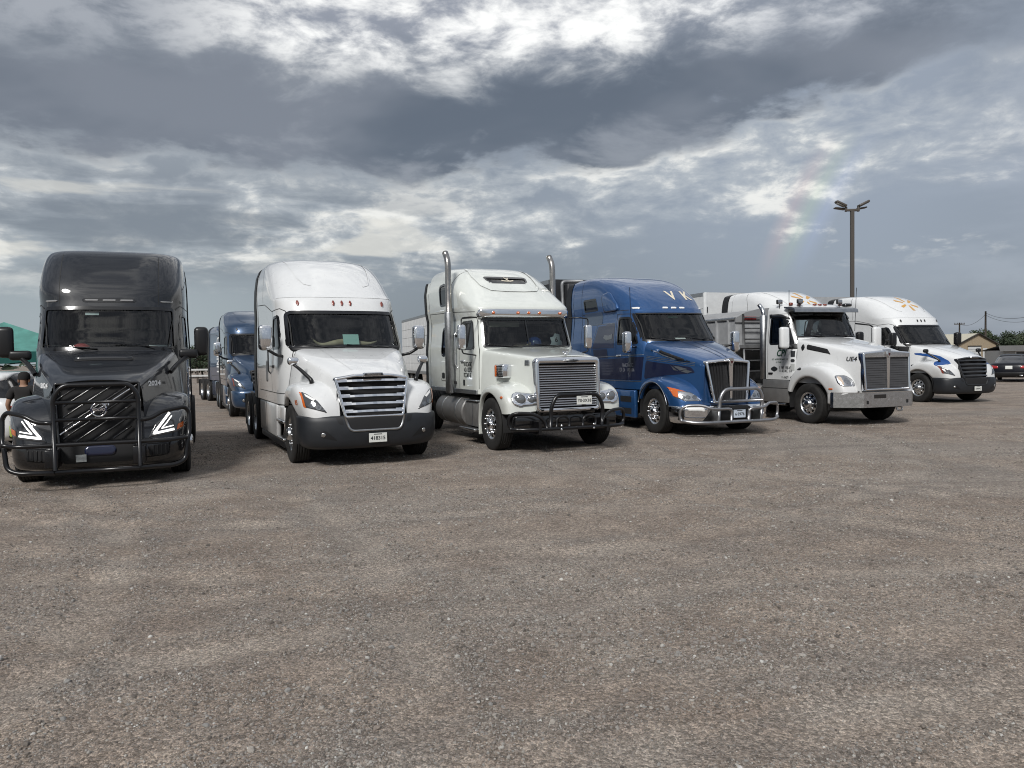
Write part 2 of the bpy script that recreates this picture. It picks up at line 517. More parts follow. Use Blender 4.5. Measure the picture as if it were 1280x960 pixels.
def inset(poly, d):
    poly = np.asarray(poly, float)
    a = np.roll(poly, 1, 0); b = np.roll(poly, -1, 0)
    t = b - a; t /= np.linalg.norm(t, axis=1)[:, None] + 1e-9
    area = np.sum(poly[:, 0] * np.roll(poly[:, 1], -1) - np.roll(poly[:, 0], -1) * poly[:, 1])
    nrm = np.stack([-t[:, 1], t[:, 0]], -1) * (1 if area > 0 else -1)
    return poly + nrm * d


def flipx(poly):
    p = np.asarray(poly, float).copy(); p[:, 0] *= -1
    return p[::-1]


def inside(P, poly):
    x, y = P[:, 0], P[:, 1]
    res = np.zeros(len(P), bool)
    n = len(poly); j = n - 1
    for i in range(n):
        xi, yi = poly[i]; xj, yj = poly[j]
        c = (yi > y) != (yj > y)
        with np.errstate(divide='ignore', invalid='ignore'):
            res ^= c & (x < (xj - xi) * (y - yi) / (yj - yi + 1e-12) + xi)
        j = i
    return res


def nearest(P, polys):
    best = np.full(len(P), 1e9); Q = P.copy()
    for poly in polys:
        A = np.asarray(poly, float); B = np.roll(A, -1, 0)
        for a, b in zip(A, B):
            ab = b - a; L = ab @ ab
            if L < 1e-14: continue
            t = np.clip(((P - a) @ ab) / L, 0, 1)
            q = a + t[:, None] * ab
            d = np.linalg.norm(P - q, axis=1)
            k = d < best
            best[k] = d[k]; Q[k] = q[k]
    return Q, best


AX = {'y': (0, 2), 'x': (1, 2), 'z': (0, 1)}


def cut(m, poly, axis, cond=None):
    """open a hole in the shape of an outline seen along an axis; the rim is pulled onto the outline"""
    ix = AX[axis]
    cen = m.V[m.Q].mean(1)
    dele = inside(cen[:, ix], poly)
    if cond is not None:
        dele &= cond(cen)
    kept = m.Q[~dele]
    rim = np.intersect1d(np.unique(m.Q[dele]), np.unique(kept)) if len(kept) and dele.any() else []
    V = m.V.copy()
    if len(rim):
        q, d = nearest(V[rim][:, ix], [poly])
        for k, r_ in enumerate(rim):
            V[r_, ix[0]] = q[k, 0]; V[r_, ix[1]] = q[k, 1]
    return M(V, kept, m.X)


def patch(bvh, polys, axis, sign, off=0.004, res=0.02, thick=0.0, maxd=9.0):
    """sheet that lies on a body; outline(s) given in the view along an axis (even-odd)"""
    polys = [np.asarray(p, float) for p in (polys if isinstance(polys, list) else [polys])]
    allp = np.vstack(polys)
    lo, hi = allp.min(0) - res * 0.3, allp.max(0) + res * 0.3
    n0, n1 = max(3, int((hi[0] - lo[0]) / res) + 2), max(3, int((hi[1] - lo[1]) / res) + 2)
    U, W = np.meshgrid(np.linspace(lo[0], hi[0], n0), np.linspace(lo[1], hi[1], n1), indexing='ij')
    P = np.stack([U.ravel(), W.ravel()], -1)
    idx = np.arange(n0 * n1).reshape(n0, n1)
    q = np.stack([idx[:-1, :-1], idx[1:, :-1], idx[1:, 1:], idx[:-1, 1:]], -1).reshape(-1, 4)
    ins = np.zeros(len(q), bool); cen = P[q].mean(1)
    for p in polys: ins ^= inside(cen, p)
    keep = q[ins]; drop = q[~ins]
    if len(keep) == 0:
        return M(np.zeros((0, 3)))
    rim = np.intersect1d(np.unique(keep), np.unique(drop))
    qn, _ = nearest(P[rim], polys); P[rim] = qn
    used = np.unique(keep); remap = -np.ones(len(P), int); remap[used] = np.arange(len(used))
    P = P[used]; keep = remap[keep]
    V = np.zeros((len(P), 3)); ok = np.ones(len(P), bool)
    N = np.zeros((len(P), 3))
    for i, (a, b) in enumerate(P):
        if axis == 'y':
            o_, d_ = Vector((a, -4 * 1.0 if sign < 0 else 14, b)), Vector((0, 1 if sign < 0 else -1, 0))
        elif axis == 'x':
            o_, d_ = Vector((sign * 6, a, b)), Vector((-sign, 0, 0))
        else:
            o_, d_ = Vector((a, b, 8)), Vector((0, 0, -1))
        h = bvh.ray_cast(o_, d_)
        if h[0] is None:
            ok[i] = False; continue
        nn = h[1] if h[1].dot(d_) < 0 else -h[1]
        V[i] = h[0]; N[i] = nn
    f = ok[keep].all(1)
    keep = keep[f]
    V0 = V + N * off
    m = M(V0, keep if (axis == 'y') == (sign < 0) or (axis == 'x' and sign > 0) or axis == 'z' else keep[:, ::-1])
    # orient by normals
    if len(keep):
        fn = np.cross(V0[m.Q[:, 1]] - V0[m.Q[:, 0]], V0[m.Q[:, 2]] - V0[m.Q[:, 0]])
        if (np.einsum('ij,ij->i', fn, N[m.Q[:, 0]])).sum() < 0:
            m.Q = m.Q[:, ::-1]
    if thick:
        e = {}
        for a in m.Q.tolist():
            for k in range(4):
                ed = (a[k], a[(k + 1) % 4])
                if (ed[1], ed[0]) in e: del e[(ed[1], ed[0])]
                else: e[ed] = 1
        n = len(V0); sk = []
        for (a, b) in e: sk.append((b, a, a + n, b + n))
        m = M(np.vstack([V0, V0 - N * thick]), np.vstack([m.Q, np.array(sk, int).reshape(-1, 4)]))
    return m


def ribbon(bvh, pts, axis, sign, w=0.012, off=0.002, step=0.03):
    """thin strip following a line over a body (a panel gap, a pin stripe)"""
    pts = [np.asarray(p, float) for p in pts]
    L = []
    for a, b in zip(pts[:-1], pts[1:]):
        k = max(2, int(np.linalg.norm(b - a) / step))
        for t in np.linspace(0, 1, k, endpoint=False): L.append(a + (b - a) * t)
    L.append(pts[-1]); L = np.array(L)
    t = np.gradient(L, axis=0); t /= np.linalg.norm(t, axis=1)[:, None] + 1e-9
    nr = np.stack([-t[:, 1], t[:, 0]], -1)
    rows = []
    for p, q in zip(L, nr):
        row = []
        for s in (-0.5, 0.5):
            a, b = p + q * w * s
            if axis == 'y': o_, d_ = Vector((a, -4, b)), Vector((0, 1, 0))
            elif axis == 'x': o_, d_ = Vector((sign * 6, a, b)), Vector((-sign, 0, 0))
            else: o_, d_ = Vector((a, b, 8)), Vector((0, 0, -1))
            h = bvh.ray_cast(o_, d_)
            if h[0] is None: row = None; break
            nn = h[1] if h[1].dot(d_) < 0 else -h[1]
            row.append(np.array(h[0] + nn * off))
        if row is not None: rows.append(row)
    if len(rows) < 2: return M(np.zeros((0, 3)))
    return grid(np.array(rows))


def bbasis(n, t, deg=3):
    deg = min(deg, n - 1)
    kn = np.concatenate([np.zeros(deg), np.linspace(0, 1, n - deg + 1), np.ones(deg)])
    t = np.clip(np.asarray(t, float), 0, 1 - 1e-9)
    B = np.zeros((len(t), len(kn) - 1))
    for i in range(len(kn) - 1):
        B[:, i] = (t >= kn[i]) & (t < kn[i + 1])
    for d in range(1, deg + 1):
        Bn = np.zeros((len(t), len(kn) - 1 - d))
        for i in range(len(kn) - 1 - d):
            a = kn[i + d] - kn[i]; b = kn[i + d + 1] - kn[i + 1]
            if a > 0: Bn[:, i] += (t - kn[i]) / a * B[:, i]
            if b > 0: Bn[:, i] += (kn[i + d + 1] - t) / b * B[:, i + 1]
        B = Bn
    return B[:, :n]


def bsurf(ctrl, nu, nv):
    ctrl = np.asarray(ctrl, float)
    Bu = bbasis(ctrl.shape[0], np.linspace(0, 1, nu)); Bv = bbasis(ctrl.shape[1], np.linspace(0, 1, nv))
    return np.einsum('ui,vj,ijk->uvk', Bu, Bv, ctrl)


def bcurve(pts, n):
    pts = np.asarray(pts, float)
    return bbasis(len(pts), np.linspace(0, 1, n)) @ pts


def pchip(x, Y, xi):
    x = np.asarray(x, float); Y = np.asarray(Y, float)
    h = np.diff(x); d = np.diff(Y, axis=0) / h[:, None]
    m = np.zeros_like(Y)
    for k in range(1, len(x) - 1):
        w1, w2 = 2 * h[k] + h[k - 1], h[k] + 2 * h[k - 1]
        s = d[k - 1] * d[k] > 0
        with np.errstate(divide='ignore', invalid='ignore'):
            v = (w1 + w2) / (w1 / d[k - 1] + w2 / d[k])
        m[k] = np.where(s, v, 0)
    m[0], m[-1] = d[0], d[-1]
    k = np.clip(np.searchsorted(x, xi, side='right') - 1, 0, len(h) - 1)
    t = ((xi - x[k]) / h[k])[:, None]; H = h[k][:, None]
    return (2 * t**3 - 3 * t**2 + 1) * Y[k] + (t**3 - 2 * t**2 + t) * H * m[k] + (-2 * t**3 + 3 * t**2) * Y[k + 1] + (t**3 - t**2) * H * m[k + 1]


def resample(P, n):
    s = np.concatenate([[0], np.cumsum(np.linalg.norm(np.diff(P, axis=0), axis=1))])
    ti = np.linspace(0, s[-1], n)
    return np.stack([np.interp(ti, s, P[:, k]) for k in range(P.shape[1])], -1)


def shell(keys, nz=80, nf=40, ns=60, nr=4, cap_top=True, cap_bot=True):
    """body lofted through plan outlines; key = (z, half width, front y, corner depth, exponent, rear y)"""
    K = np.asarray(keys, float)
    d = np.diff(K[:, [0, 1, 2]], axis=0)
    s = np.concatenate([[0], np.cumsum(np.linalg.norm(d, axis=1))])
    I = pchip(s, K, np.linspace(0, s[-1], nz))
    rings = []
    th = np.linspace(0, np.pi / 2, 400)
    for z, w, yf, D, n, yr in I:
        fx = w * np.sin(th) ** (2 / n); fy = yf + D * (1 - np.cos(th) ** (2 / n))
        F = resample(np.stack([fx, fy], -1), nf)
        S = np.stack([np.full(ns, w), np.linspace(yf + D, yr, ns + 1)[1:]], -1) if yr > yf + D + 1e-3 else np.stack([np.full(ns, w), np.linspace(yf + D, yf + D + 1e-3, ns + 1)[1:]], -1)
        rr = np.stack([np.linspace(w, 0, nr + 1)[1:], np.full(nr, S[-1, 1])], -1)
        half = np.vstack([F, S, rr])
        full = np.vstack([half, (half * [-1, 1])[::-1][1:-1]])
        rings.append(np.concatenate([full, np.full((len(full), 1), z)], 1))
    G = np.array(rings)                                      # (nz, n, 3)
    nzv, n = G.shape[:2]
    idx = np.arange(nzv * n).reshape(nzv, n)
    cols = np.concatenate([idx, idx[:, :1]], 1)
    a, b, c, dd = cols[:-1, :-1], cols[:-1, 1:], cols[1:, 1:], cols[1:, :-1]
    q = np.stack([a, b, c, dd], -1).reshape(-1, 4)
    X = []
    if cap_top: X.append(tuple(idx[-1]))
    if cap_bot: X.append(tuple(idx[0][::-1]))
    return M(G.reshape(-1, 3), q, X)


def hood(stations, n_u=64, n_v=50):
    """bonnet lofted through cross sections; station = (y, half width, z centre, z shoulder, bottom half width, bottom z, sharpness)"""
    net = []
    for (y, w, zt, zs, wb, zb, sh) in stations:
        half = [(0, zt), (0.35 * w, zt - 0.05 * (zt - zs)), (0.72 * w, zt - 0.35 * (zt - zs)), (w * (0.92 + 0.07 * sh), zs + (0.02 * (1 - sh)))]
        half += [(w, zs - 0.05 - 0.03 * (1 - sh)), (0.6 * w + 0.4 * wb, 0.6 * zs + 0.4 * zb), (wb, zb)]
        row = [(-x, y, z) for x, z in half[::-1]] + [(x, y, z) for x, z in half[1:]]
        net.append(row)
    P = bsurf(np.array(net), n_v, n_u)
    return grid(P, flip=False)


def fender(st, yw, xi, xc, ra=0.60, zc=0.5, zbot=0.8, nu=56, nv=40, lipin=0.07, zbr=None):
    """front wing swept over the wheel; station = (y, z, outer x, corner drop)"""
    prof = np.array([(a[0], a[1]) for a in st], float)
    tg = np.gradient(prof, axis=0); tg /= np.linalg.norm(tg, axis=1)[:, None]
    nrm = np.stack([tg[:, 1], -tg[:, 0]], -1)
    out = prof - np.array([yw, zc])
    sgn = np.where(np.einsum('ij,ij->i', nrm, out) < 0, -1, 1)
    nrm *= sgn[:, None]
    net = []
    for (y, z, xo, e), n in zip(st, nrm):
        ed = np.array([y, z]) - n * e * 0.30
        ou = np.array([y, z]) - n * e
        d = ou - np.array([yw, zc]); a = math.atan2(d[1], d[0])
        lip = np.array([yw + ra * math.cos(a), zc + ra * math.sin(a)])
        zlim = zbot if (d[0] <= 0 or zbr is None) else zbr
        if lip[1] < zlim:
            dz = zlim - zc; sy = 1 if d[0] > 0 else -1
            lip = np.array([yw + sy * math.sqrt(max(ra * ra - dz * dz, 0.01)), zbot])
        xin = xi if not isinstance(xi, (list, tuple)) else np.interp(y, xi[0], xi[1])
        net.append([(xin, y, z + 0.03), ((xin + xc) / 2, y, z + 0.02), (min(xc, xo - 0.1), y, z), (xo - 0.045, *ed), (xo, *ou), (xo + 0.004, *((ou + lip) / 2)), (xo + 0.006, *lip), (xo - lipin, *lip)])
    P = bsurf(np.array(net), nu, nv)
    m = grid(P)
    # outward normals on the crown
    k = len(m.Q) // 2
    c = m.V[m.Q].mean(1); fn = np.cross(m.V[m.Q[:, 1]] - m.V[m.Q[:, 0]], m.V[m.Q[:, 2]] - m.V[m.Q[:, 0]])
    if np.einsum('ij,ij->i', fn, c - np.array([0.4, yw, zc])).sum() < 0:
        m = m.flip()
    return m


def text2d(s, size, shear=0.0, bold=0.0):
    cu = bpy.data.curves.new('lettering', 'FONT')
    cu.body = s; cu.size = size; cu.align_x = 'CENTER'; cu.align_y = 'CENTER'; cu.shear = shear; cu.offset = bold; cu.resolution_u = 3
    o = bpy.data.objects.new('lettering', cu)
    me = o.to_mesh()
    V = np.array([v.co[:] for v in me.vertices]) if len(me.vertices) else np.zeros((0, 3))
    F = [tuple(p.vertices) for p in me.polygons]
    o.to_mesh_clear(); bpy.data.objects.remove(o); bpy.data.curves.remove(cu)
    return V, F


def text(name, s, size, at, axis, sign, material, parent, bvh=None, off=0.004, shear=0.0, bold=0.0, lean=0.0, rot=0.0, stretch=1.0, dz=None):
    """flat lettering; at = (a, z) on a body (bvh given) or a full point; axis/sign = which way it faces"""
    V, F = text2d(s, size, shear, bold)
    if len(V) == 0: return None
    V[:, 0] *= stretch
    if rot:
        c, q = math.cos(rot), math.sin(rot)
        V[:, :2] = V[:, :2] @ np.array([[c, q], [-q, c]])
    P = np.zeros((len(V), 3))
    for i, v in enumerate(V):
        u, w = v[0], v[1]
        if axis == 'y': a, z = at[0] + u, at[-1] + w
        else: a, z = at[-2] + (u if sign > 0 else -u), at[-1] + w
        if bvh is not None:
            if axis == 'y': o_, d_ = Vector((a, -4, z)), Vector((0, 1, 0))
            else: o_, d_ = Vector((sign * 6, a, z)), Vector((-sign, 0, 0))
            h = bvh.ray_cast(o_, d_)
            if h[0] is None:
                P[i] = P[i - 1]; continue
            nn = h[1] if h[1].dot(d_) < 0 else -h[1]
            P[i] = h[0] + nn * off
        elif axis == 'y': P[i] = (a, at[1] - off + lean * w, z)
        else: P[i] = (at[0] + sign * off, a, z)
    return obj(name, M(P, None, F), material, parent, smooth=False)

# ================================================================== shared truck parts
PROTO = {}


def wheel_protos():
    # steer tyre: ribbed tread
    pr = [(0.285, -0.115), (0.31, -0.138), (0.38, -0.15), (0.45, -0.146), (0.485, -0.132), (0.497, -0.118)]
    for g in (-0.085, -0.045, 0.0, 0.045, 0.085):
        pr += [(0.502, g - 0.016), (0.502, g - 0.006), (0.488, g - 0.004), (0.488, g + 0.004), (0.502, g + 0.006), (0.502, g + 0.016)]
    pr += [(0.497, 0.118), (0.485, 0.132), (0.45, 0.146), (0.38, 0.15), (0.31, 0.138), (0.285, 0.115)]
    PROTO['tyre'] = obj('tyre', lathe(pr, 56).flip(), RUBBER)
    # dual drive tyres
    pd = []
    for c in (-0.155, 0.155):
        pd += [(0.285, c - 0.11), (0.33, c - 0.135), (0.42, c - 0.142), (0.485, c - 0.128)]
        for g in (-0.07, 0.0, 0.07):
            pd += [(0.502, c + g - 0.025), (0.502, c + g - 0.007), (0.482, c + g - 0.005), (0.482, c + g + 0.005), (0.502, c + g + 0.007), (0.502, c + g + 0.025)]
        pd += [(0.485, c + 0.128), (0.42, c + 0.142), (0.33, c + 0.135), (0.285, c + 0.11)]
    PROTO['dual'] = obj('tyre', lathe(pd, 48).flip(), RUBBER)

    def rim(prof, n=60, hole=(0.195, 0.238), nut_a=0.115, nut_r=0.168, nut_h=0.03, nutw=0.013):
        m = lathe(prof, n).flip()
        c = m.V[m.Q].mean(1); rr = np.hypot(c[:, 1], c[:, 2]); an = np.degrees(np.arctan2(c[:, 2], c[:, 1])) % 36
        k = (rr > hole[0]) & (rr < hole[1]) & (an > 9) & (an < 27) & (c[:, 0] > -0.5)
        m.Q = m.Q[~k]
        parts = [m]
        for i in range(10):
            a = R(36 * i)
            cy, cz = nut_r * math.cos(a), nut_r * math.sin(a)
            parts.append(lathe([(nutw, nut_a - 0.01), (nutw, nut_a + nut_h * 0.6), (nutw * 0.55, nut_a + nut_h), (0.0005, nut_a + nut_h)], 8, c=(0, cy, cz)).flip())
        return join(parts)
    steer = [(0.275, -0.12), (0.275, 0.085), (0.29, 0.115), (0.297, 0.122), (0.29, 0.128), (0.272, 0.118), (0.262, 0.095), (0.25, 0.088), (0.24, 0.092), (0.225, 0.100), (0.21, 0.106), (0.195, 0.110), (0.18, 0.113), (0.15, 0.115), (0.13, 0.118), (0.105, 0.125), (0.10, 0.165), (0.09, 0.185), (0.05, 0.195), (0.0005, 0.197)]
    PROTO['rim'] = obj('rim', rim(steer), ALU)
    PROTO['rim_chrome'] = obj('rim', rim(steer, nut_h=0.085, nutw=0.019), CHROME)
    deep = [(0.275, -0.02), (0.275, 0.25), (0.29, 0.268), (0.297, 0.272), (0.29, 0.278), (0.27, 0.262), (0.262, 0.15), (0.255, 0.09), (0.24, 0.078), (0.225, 0.07), (0.21, 0.066), (0.195, 0.064), (0.18, 0.064), (0.15, 0.066), (0.14, 0.08), (0.135, 0.17), (0.12, 0.19), (0.06, 0.195), (0.0005, 0.195)]
    PROTO['rim_deep'] = obj('rim', rim(deep, nut_a=0.065), ALU)
    PROTO['drum'] = obj('brake_drum', lathe([(0.27, -0.12), (0.27, 0.02), (0.0005, 0.03)], 24).flip(), FRAME)
    for o in PROTO.values():
        C.objects.unlink(o)


wheel_protos()


def wheel(root, sx, y, kind='steer', rim='rim', x=None, r=0.5, steer=0.0):
    x = (1.04 if kind == 'steer' else 0.93) if x is None else x
    e = empty('wheel', root, (sx * x, y, r - 0.012))
    e.rotation_euler = (0, 0, (0 if sx > 0 else math.pi) + steer)
    share('tyre', PROTO['tyre' if kind == 'steer' else 'dual'], e)
    share('rim', PROTO[rim if kind == 'steer' else 'rim_deep'], e)
    share('brake_drum', PROTO['drum'], e)
    return e


def new_truck(label, o, yaw, group='semi trucks parked in the front row', name='semi_truck'):
    root = empty(name, None, (o[0], o[1], 0), R(yaw))
    tag(root, label, 'truck', group)
    return root


def thing_on(root, name, m, material, label, cat, smooth=True):
    """a loose thing lying in or on a truck: top level, placed in the truck's own frame"""
    o = obj(name, m, material, None, smooth)
    o.location = root.location; o.rotation_euler = root.rotation_euler
    tag(o, label, cat)
    return o


def window(root, m, bvh, poly, axis, sign, name='side_window', glass=None, frit=0.035, depth=0.012, cond=None):
    if axis == 'x':
        cond = (lambda c: c[:, 0] * sign > 0.3)
    elif cond is None:
        cond = (lambda c: c[:, 1] < 3.6)
    m2 = cut(m, poly, axis, cond)
    o = obj(name, patch(bvh, poly, axis, sign, -depth, 0.04), glass or SIDEGLASS, root)
    obj('window_seal', patch(bvh, [inset(poly, -0.012), inset(poly, frit)], axis, sign, 0.003, 0.018), FRIT, o)
    return m2, o


def ring3d(outer, inner, yf, depth, back=0.02, rows=(0.0, 0.12, 0.35, 0.65, 0.88, 1.0)):
    """bright surround with a rounded face, between an outer and an inner outline"""
    o = np.array([(x, yf(x, z), z) for x, z in outer]); i = np.array([(x, yf(x, z), z) for x, z in inner]); n = len(o)
    G = [o + [0, back, 0]]
    for r_ in rows:
        d = depth * (0.45 + 0.55 * math.sin(math.pi * r_) ** 0.5)
        G.append(o * (1 - r_) + i * r_ - [0, d, 0])
    G.append(i + [0, back, 0])
    G = np.array(G)
    m = grid(np.swapaxes(G, 0, 1), closed_u=True)
    fn = np.cross(m.V[m.Q[:, 1]] - m.V[m.Q[:, 0]], m.V[m.Q[:, 2]] - m.V[m.Q[:, 0]])
    return m.flip() if fn[:, 1].sum() > 0 else m


def bar(z, x0, x1, h, d, yf, n=16, slope=0.0, zarch=0.0):
    xs = np.linspace(x0, x1, n)
    G = []
    for (dy, dz) in ((-d * 0.35, h / 2), (0, h / 2), (0, -h / 2), (-d, -h / 2)):
        G.append([(x, yf(x, z) + dy, z + dz + slope * x + zarch * (1 - (x / max(abs(x0), abs(x1))) ** 2)) for x in xs])
    G = np.array(G)
    m = grid(G, closed_u=True)
    k = n
    m.X = [(0, k, 2 * k, 3 * k)[::-1], (k - 1, 2 * k - 1, 3 * k - 1, 4 * k - 1)]
    return fixn(m)


def panel(poly, yf, res=0.05, off=0.0):
    """filled front-facing sheet with depth given by yf"""
    poly = np.asarray(poly, float)
    return M([(x, yf(x, z) + off, z) for x, z in poly], None, [tuple(range(len(poly)))])


def mirror(root, c, s, shellmat, arms, glassside=1, r=0.016, name='mirror'):
    """upright wing mirror, glass towards the rear (+y), with its arms"""
    o = obj(name, box(c, s, min(s) * 0.42, 4), shellmat, root)
    obj('mirror_glass', box((c[0], c[1] + s[1] / 2 + 0.003, c[2]), (s[0] * 0.8, 0.006, s[2] * 0.9), 0.0), CHROME, o, smooth=False)
    for a in arms:
        obj('mirror_arm', tube(fpath(a, 0.05), r, 8), MIRRORBLACK if shellmat is not CHROME else MIRRORBLACK, o)
    return o


def hood_mirror(root, sx, base, head, shellmat, armmat=None):
    """small convex mirror on a raked stalk"""
    o = obj('hood_mirror', box(head, (0.19, 0.11, 0.13), 0.05, 4), shellmat, root)
    b = np.array(base); h = np.array(head)
    P = fpath([b + [0, 0.03, -0.10], b, b + (h - b) * 0.6 + np.array([0, 0, -0.015]), h + [0, 0, -0.05]], 0.08)
    obj('mirror_stalk', tube(P, np.linspace(0.040, 0.026, len(P)), 8), armmat or MIRRORBLACK, o)
    return o


def interior(root, yb, zb, w, yc, zt, curtain=CURTAIN, wheel_x=0.52):
    it = obj('dashboard', bx(-w, w, yb + 0.22, yb + 0.75, zb - 0.45, zb - 0.05, 0.06), TRIMMAT, root)
    obj('cab_floor', bx(-w - 0.05, w + 0.05, yb + 0.2, yc, 1.02, 1.06), TRIMMAT, root, smooth=False)
    for sx in (-1, 1):
        s = obj('seat', join([box((sx * 0.52, yb + 1.35, zb - 0.42), (0.52, 0.5, 0.16), 0.06), box((sx * 0.52, yb + 1.62, zb + 0.02), (0.5, 0.14, 0.8), 0.06).rot('X', R(-8), (0, yb + 1.62, zb - 0.35)), box((sx * 0.52, yb + 1.70, zb + 0.50), (0.28, 0.11, 0.2), 0.05)]), SEATMAT, root)
    # steering wheel
    a = np.linspace(0, 2 * np.pi, 28, endpoint=False)
    ringp = np.stack([0.22 * np.cos(a), np.zeros(28), 0.22 * np.sin(a)], -1)
    sw = tube(ringp, 0.016, 8, closed=True) + tube([(-0.21, 0, 0), (0.21, 0, 0)], 0.014, 6) + tube([(0, 0, 0), (0, 0, -0.21)], 0.014, 6)
    sw = sw.rot('X', R(-35)).move((wheel_x, yb + 0.86, zb - 0.02))
    obj('steering_wheel', sw, TRIMMAT, root)
    # folded sleeper curtain behind the seats
    xs = np.linspace(-w - 0.1, w + 0.1, 160)
    G = np.array([[(x, yc + 0.03 * math.sin(x * 46) + 0.012 * math.sin(x * 117), z) for x in xs] for z in (1.05, zt)])
    obj('sleeper_curtain', grid(G), curtain, root)


def wiper(root, bvh, p0, p1, p2):
    pts = []
    for (x, z) in (p0, p1, p2):
        h = bvh.ray_cast(Vector((x, -4, z)), Vector((0, 1, 0)))
        pts.append(np.array(h[0]) + [0, -0.03, 0.0] if h[0] else np.array([x, 1.8, z]))
    o = obj('wiper', tube([pts[0], pts[1]], 0.010, 6), PLASTIC, root)
    obj('wiper_blade', tube([pts[1] + (pts[1] - pts[2]) * 0.4, pts[1], pts[2]], 0.009, 6), PLASTIC, o)


def chassis(root, y0, y1, drives, sides=(-1, 1), flaps=True):
    for sx in (-1, 1):
        obj('frame_rail', bx(sx * 0.37, sx * 0.46, y0, y1, 0.72, 1.0), FRAME, root, smooth=False)
    obj('front_axle', join([bx(-0.95, 0.95, drives[0] - 0.06, drives[0] + 0.06, 0.36, 0.48, 0.02), bx(-0.55, 0.55, 0.35, 0.55, 0.42, 0.75, 0.03)]), FRAME, root, smooth=False)
    obj('engine_underside', bx(-0.42, 0.42, drives[0] - 0.3, drives[0] + 1.6, 0.5, 1.05, 0.05), FRAME, root)
    for y in drives[1:]:
        obj('drive_axle', tube([(-0.95, y, 0.5), (0.95, y, 0.5)], 0.09, 10), FRAME, root)
        for sx in (-1, 1):
            wheel(root, sx, y, 'dual')
    if len(drives) > 1:
        obj('fifth_wheel', join([bx(-0.42, 0.42, np.mean(drives[1:]) - 0.4, np.mean(drives[1:]) + 0.4, 1.05, 1.14, 0.03)]), FRAME, root)
    for sx in (-1, 1):
        if flaps:
            obj('mud_flap', bx(sx * 0.62, sx * 1.22, y1 - 0.03, y1 - 0.01, 0.2, 0.95), PLASTIC, root, smooth=False)


def extender(root, y0, y1, z0, keys, paint, black=0.06, wmin=0.8):
    """side and roof fairings that carry the cab outline rearward over the gap, edged with rubber"""
    K = np.asarray(keys, float)
    zt = float(np.interp(wmin, K[::-1, 1][:len(K)], K[::-1, 0])) if K[-1, 1] < wmin else K[-1, 0]
    zs = np.concatenate([np.linspace(z0, 2.6, 8), np.linspace(2.7, zt, 26)])
    ws = np.interp(zs, K[:, 0], K[:, 1])
    for sx in (-1, 1):
        def strip(ya, yb, o):
            G = np.array([[(sx * (w + o), y, z) for w, z in zip(ws, zs)] for y in (ya, yb)])
            I = G - np.array([sx * 0.03, 0, 0])
            m = join([grid(G, flip=sx < 0), grid(I, flip=sx > 0), grid(np.array([G[-1], I[-1]]), flip=sx < 0)])
            return m
        p = obj('side_extender', strip(y0 + 0.004, y1, 0.0), paint, root)
        obj('rubber_edge', strip(y1 + 0.001, y1 + black, 0.012), PLASTIC, p)
        obj('extender_gap', strip(y0 - 0.004, y0 + 0.010, 0.003), SEAM, p)


def nose_panel(root, st, paint, dy=0.004):
    """closes the front of a bonnet behind the grille"""
    y, w, zt, zs, wb, zb, sh = st
    half = [(wb, zb), (0.6 * w + 0.4 * wb, 0.6 * zs + 0.4 * zb), (w, zs - 0.05), (w * 0.97, zs), (0.72 * w, zt - 0.35 * (zt - zs)), (0, zt)]
    pts = [(-x, z) for x, z in half] + [(x, z) for x, z in half[::-1][1:]]
    obj('nose_panel', panel(pts[::-1], lambda x, z: y - dy), paint, root, smooth=False)


def wheel_wells(root, yw, r=0.62, y0=None):
    a = np.linspace(R(-12), R(192), 24)
    for sx in (-1, 1):
        G = np.array([[(sx * x, yw + r * math.cos(t), 0.5 + r * math.sin(t)) for t in a] for x in (0.45, 1.16)])
        well = grid(G)
        disc = M([(sx * 0.5, yw + r * math.cos(t), 0.5 + r * math.sin(t)) for t in a], None, [tuple(range(len(a)))])
        obj('wheel_well', well + disc, FRAME, root)


def plate(root, at, w, h, s, size, face=PLATE, lean=0.0):
    p = obj('licence_plate', bx(at[0] - w / 2, at[0] + w / 2, at[1] - 0.008, at[1], at[2] - h / 2, at[2] + h / 2, 0.003, 1), face, root, smooth=False)
    text('plate_number', s, size, (at[0], at[1] - 0.008, at[2] - h * 0.06), 'y', -1, INK, p, off=0.002, bold=0.002)
    obj('plate_header', bx(at[0] - w * 0.22, at[0] + w * 0.22, at[1] - 0.0105, at[1] - 0.008, at[2] + h * 0.34, at[2] + h * 0.42), INK, p, smooth=False)
    return p


def spark(root, bvh, c, r, material, axis='y'):
    """six strokes around a centre, laid on the roof fairing"""
    for k in range(6):
        a = R(60 * k + 30)
        d = np.array([math.cos(a), math.sin(a)]); p = np.array([-d[1], d[0]])
        p0 = np.array(c) + d * r * 0.30 * np.array([1, 0.62]); p1 = np.array(c) + d * r * np.array([1, 0.62])
        q = p * r * 0.13 * np.array([1, 0.7])
        poly = np.array([p0 - q * 0.6, p1 - q, p1 + q, p0 + q * 0.6])
        obj('roof_emblem_ray', patch(bvh, poly, 'y', -1, 0.004, 0.03), material, root)


def emblem_kw(root, y, z):
    """upright shield badge"""
    pts = [(-0.05, z + 0.075), (0.05, z + 0.075), (0.055, z), (0, z - 0.085), (-0.055, z)]
    o = obj('hood_badge', fixn(prism(pts, 'y', y - 0.02, y + 0.03)), CHROME, root, smooth=False)
    pts2 = [(-0.024, z + 0.03), (0.024, z + 0.03), (0.026, z), (0, z - 0.035), (-0.026, z)]
    obj('badge_field', fixn(prism(pts2, 'y', y - 0.024, y - 0.018)), mat('badge_maroon', (0.05, 0.006, 0.008), 0.3, coat=0.5), o, smooth=False)


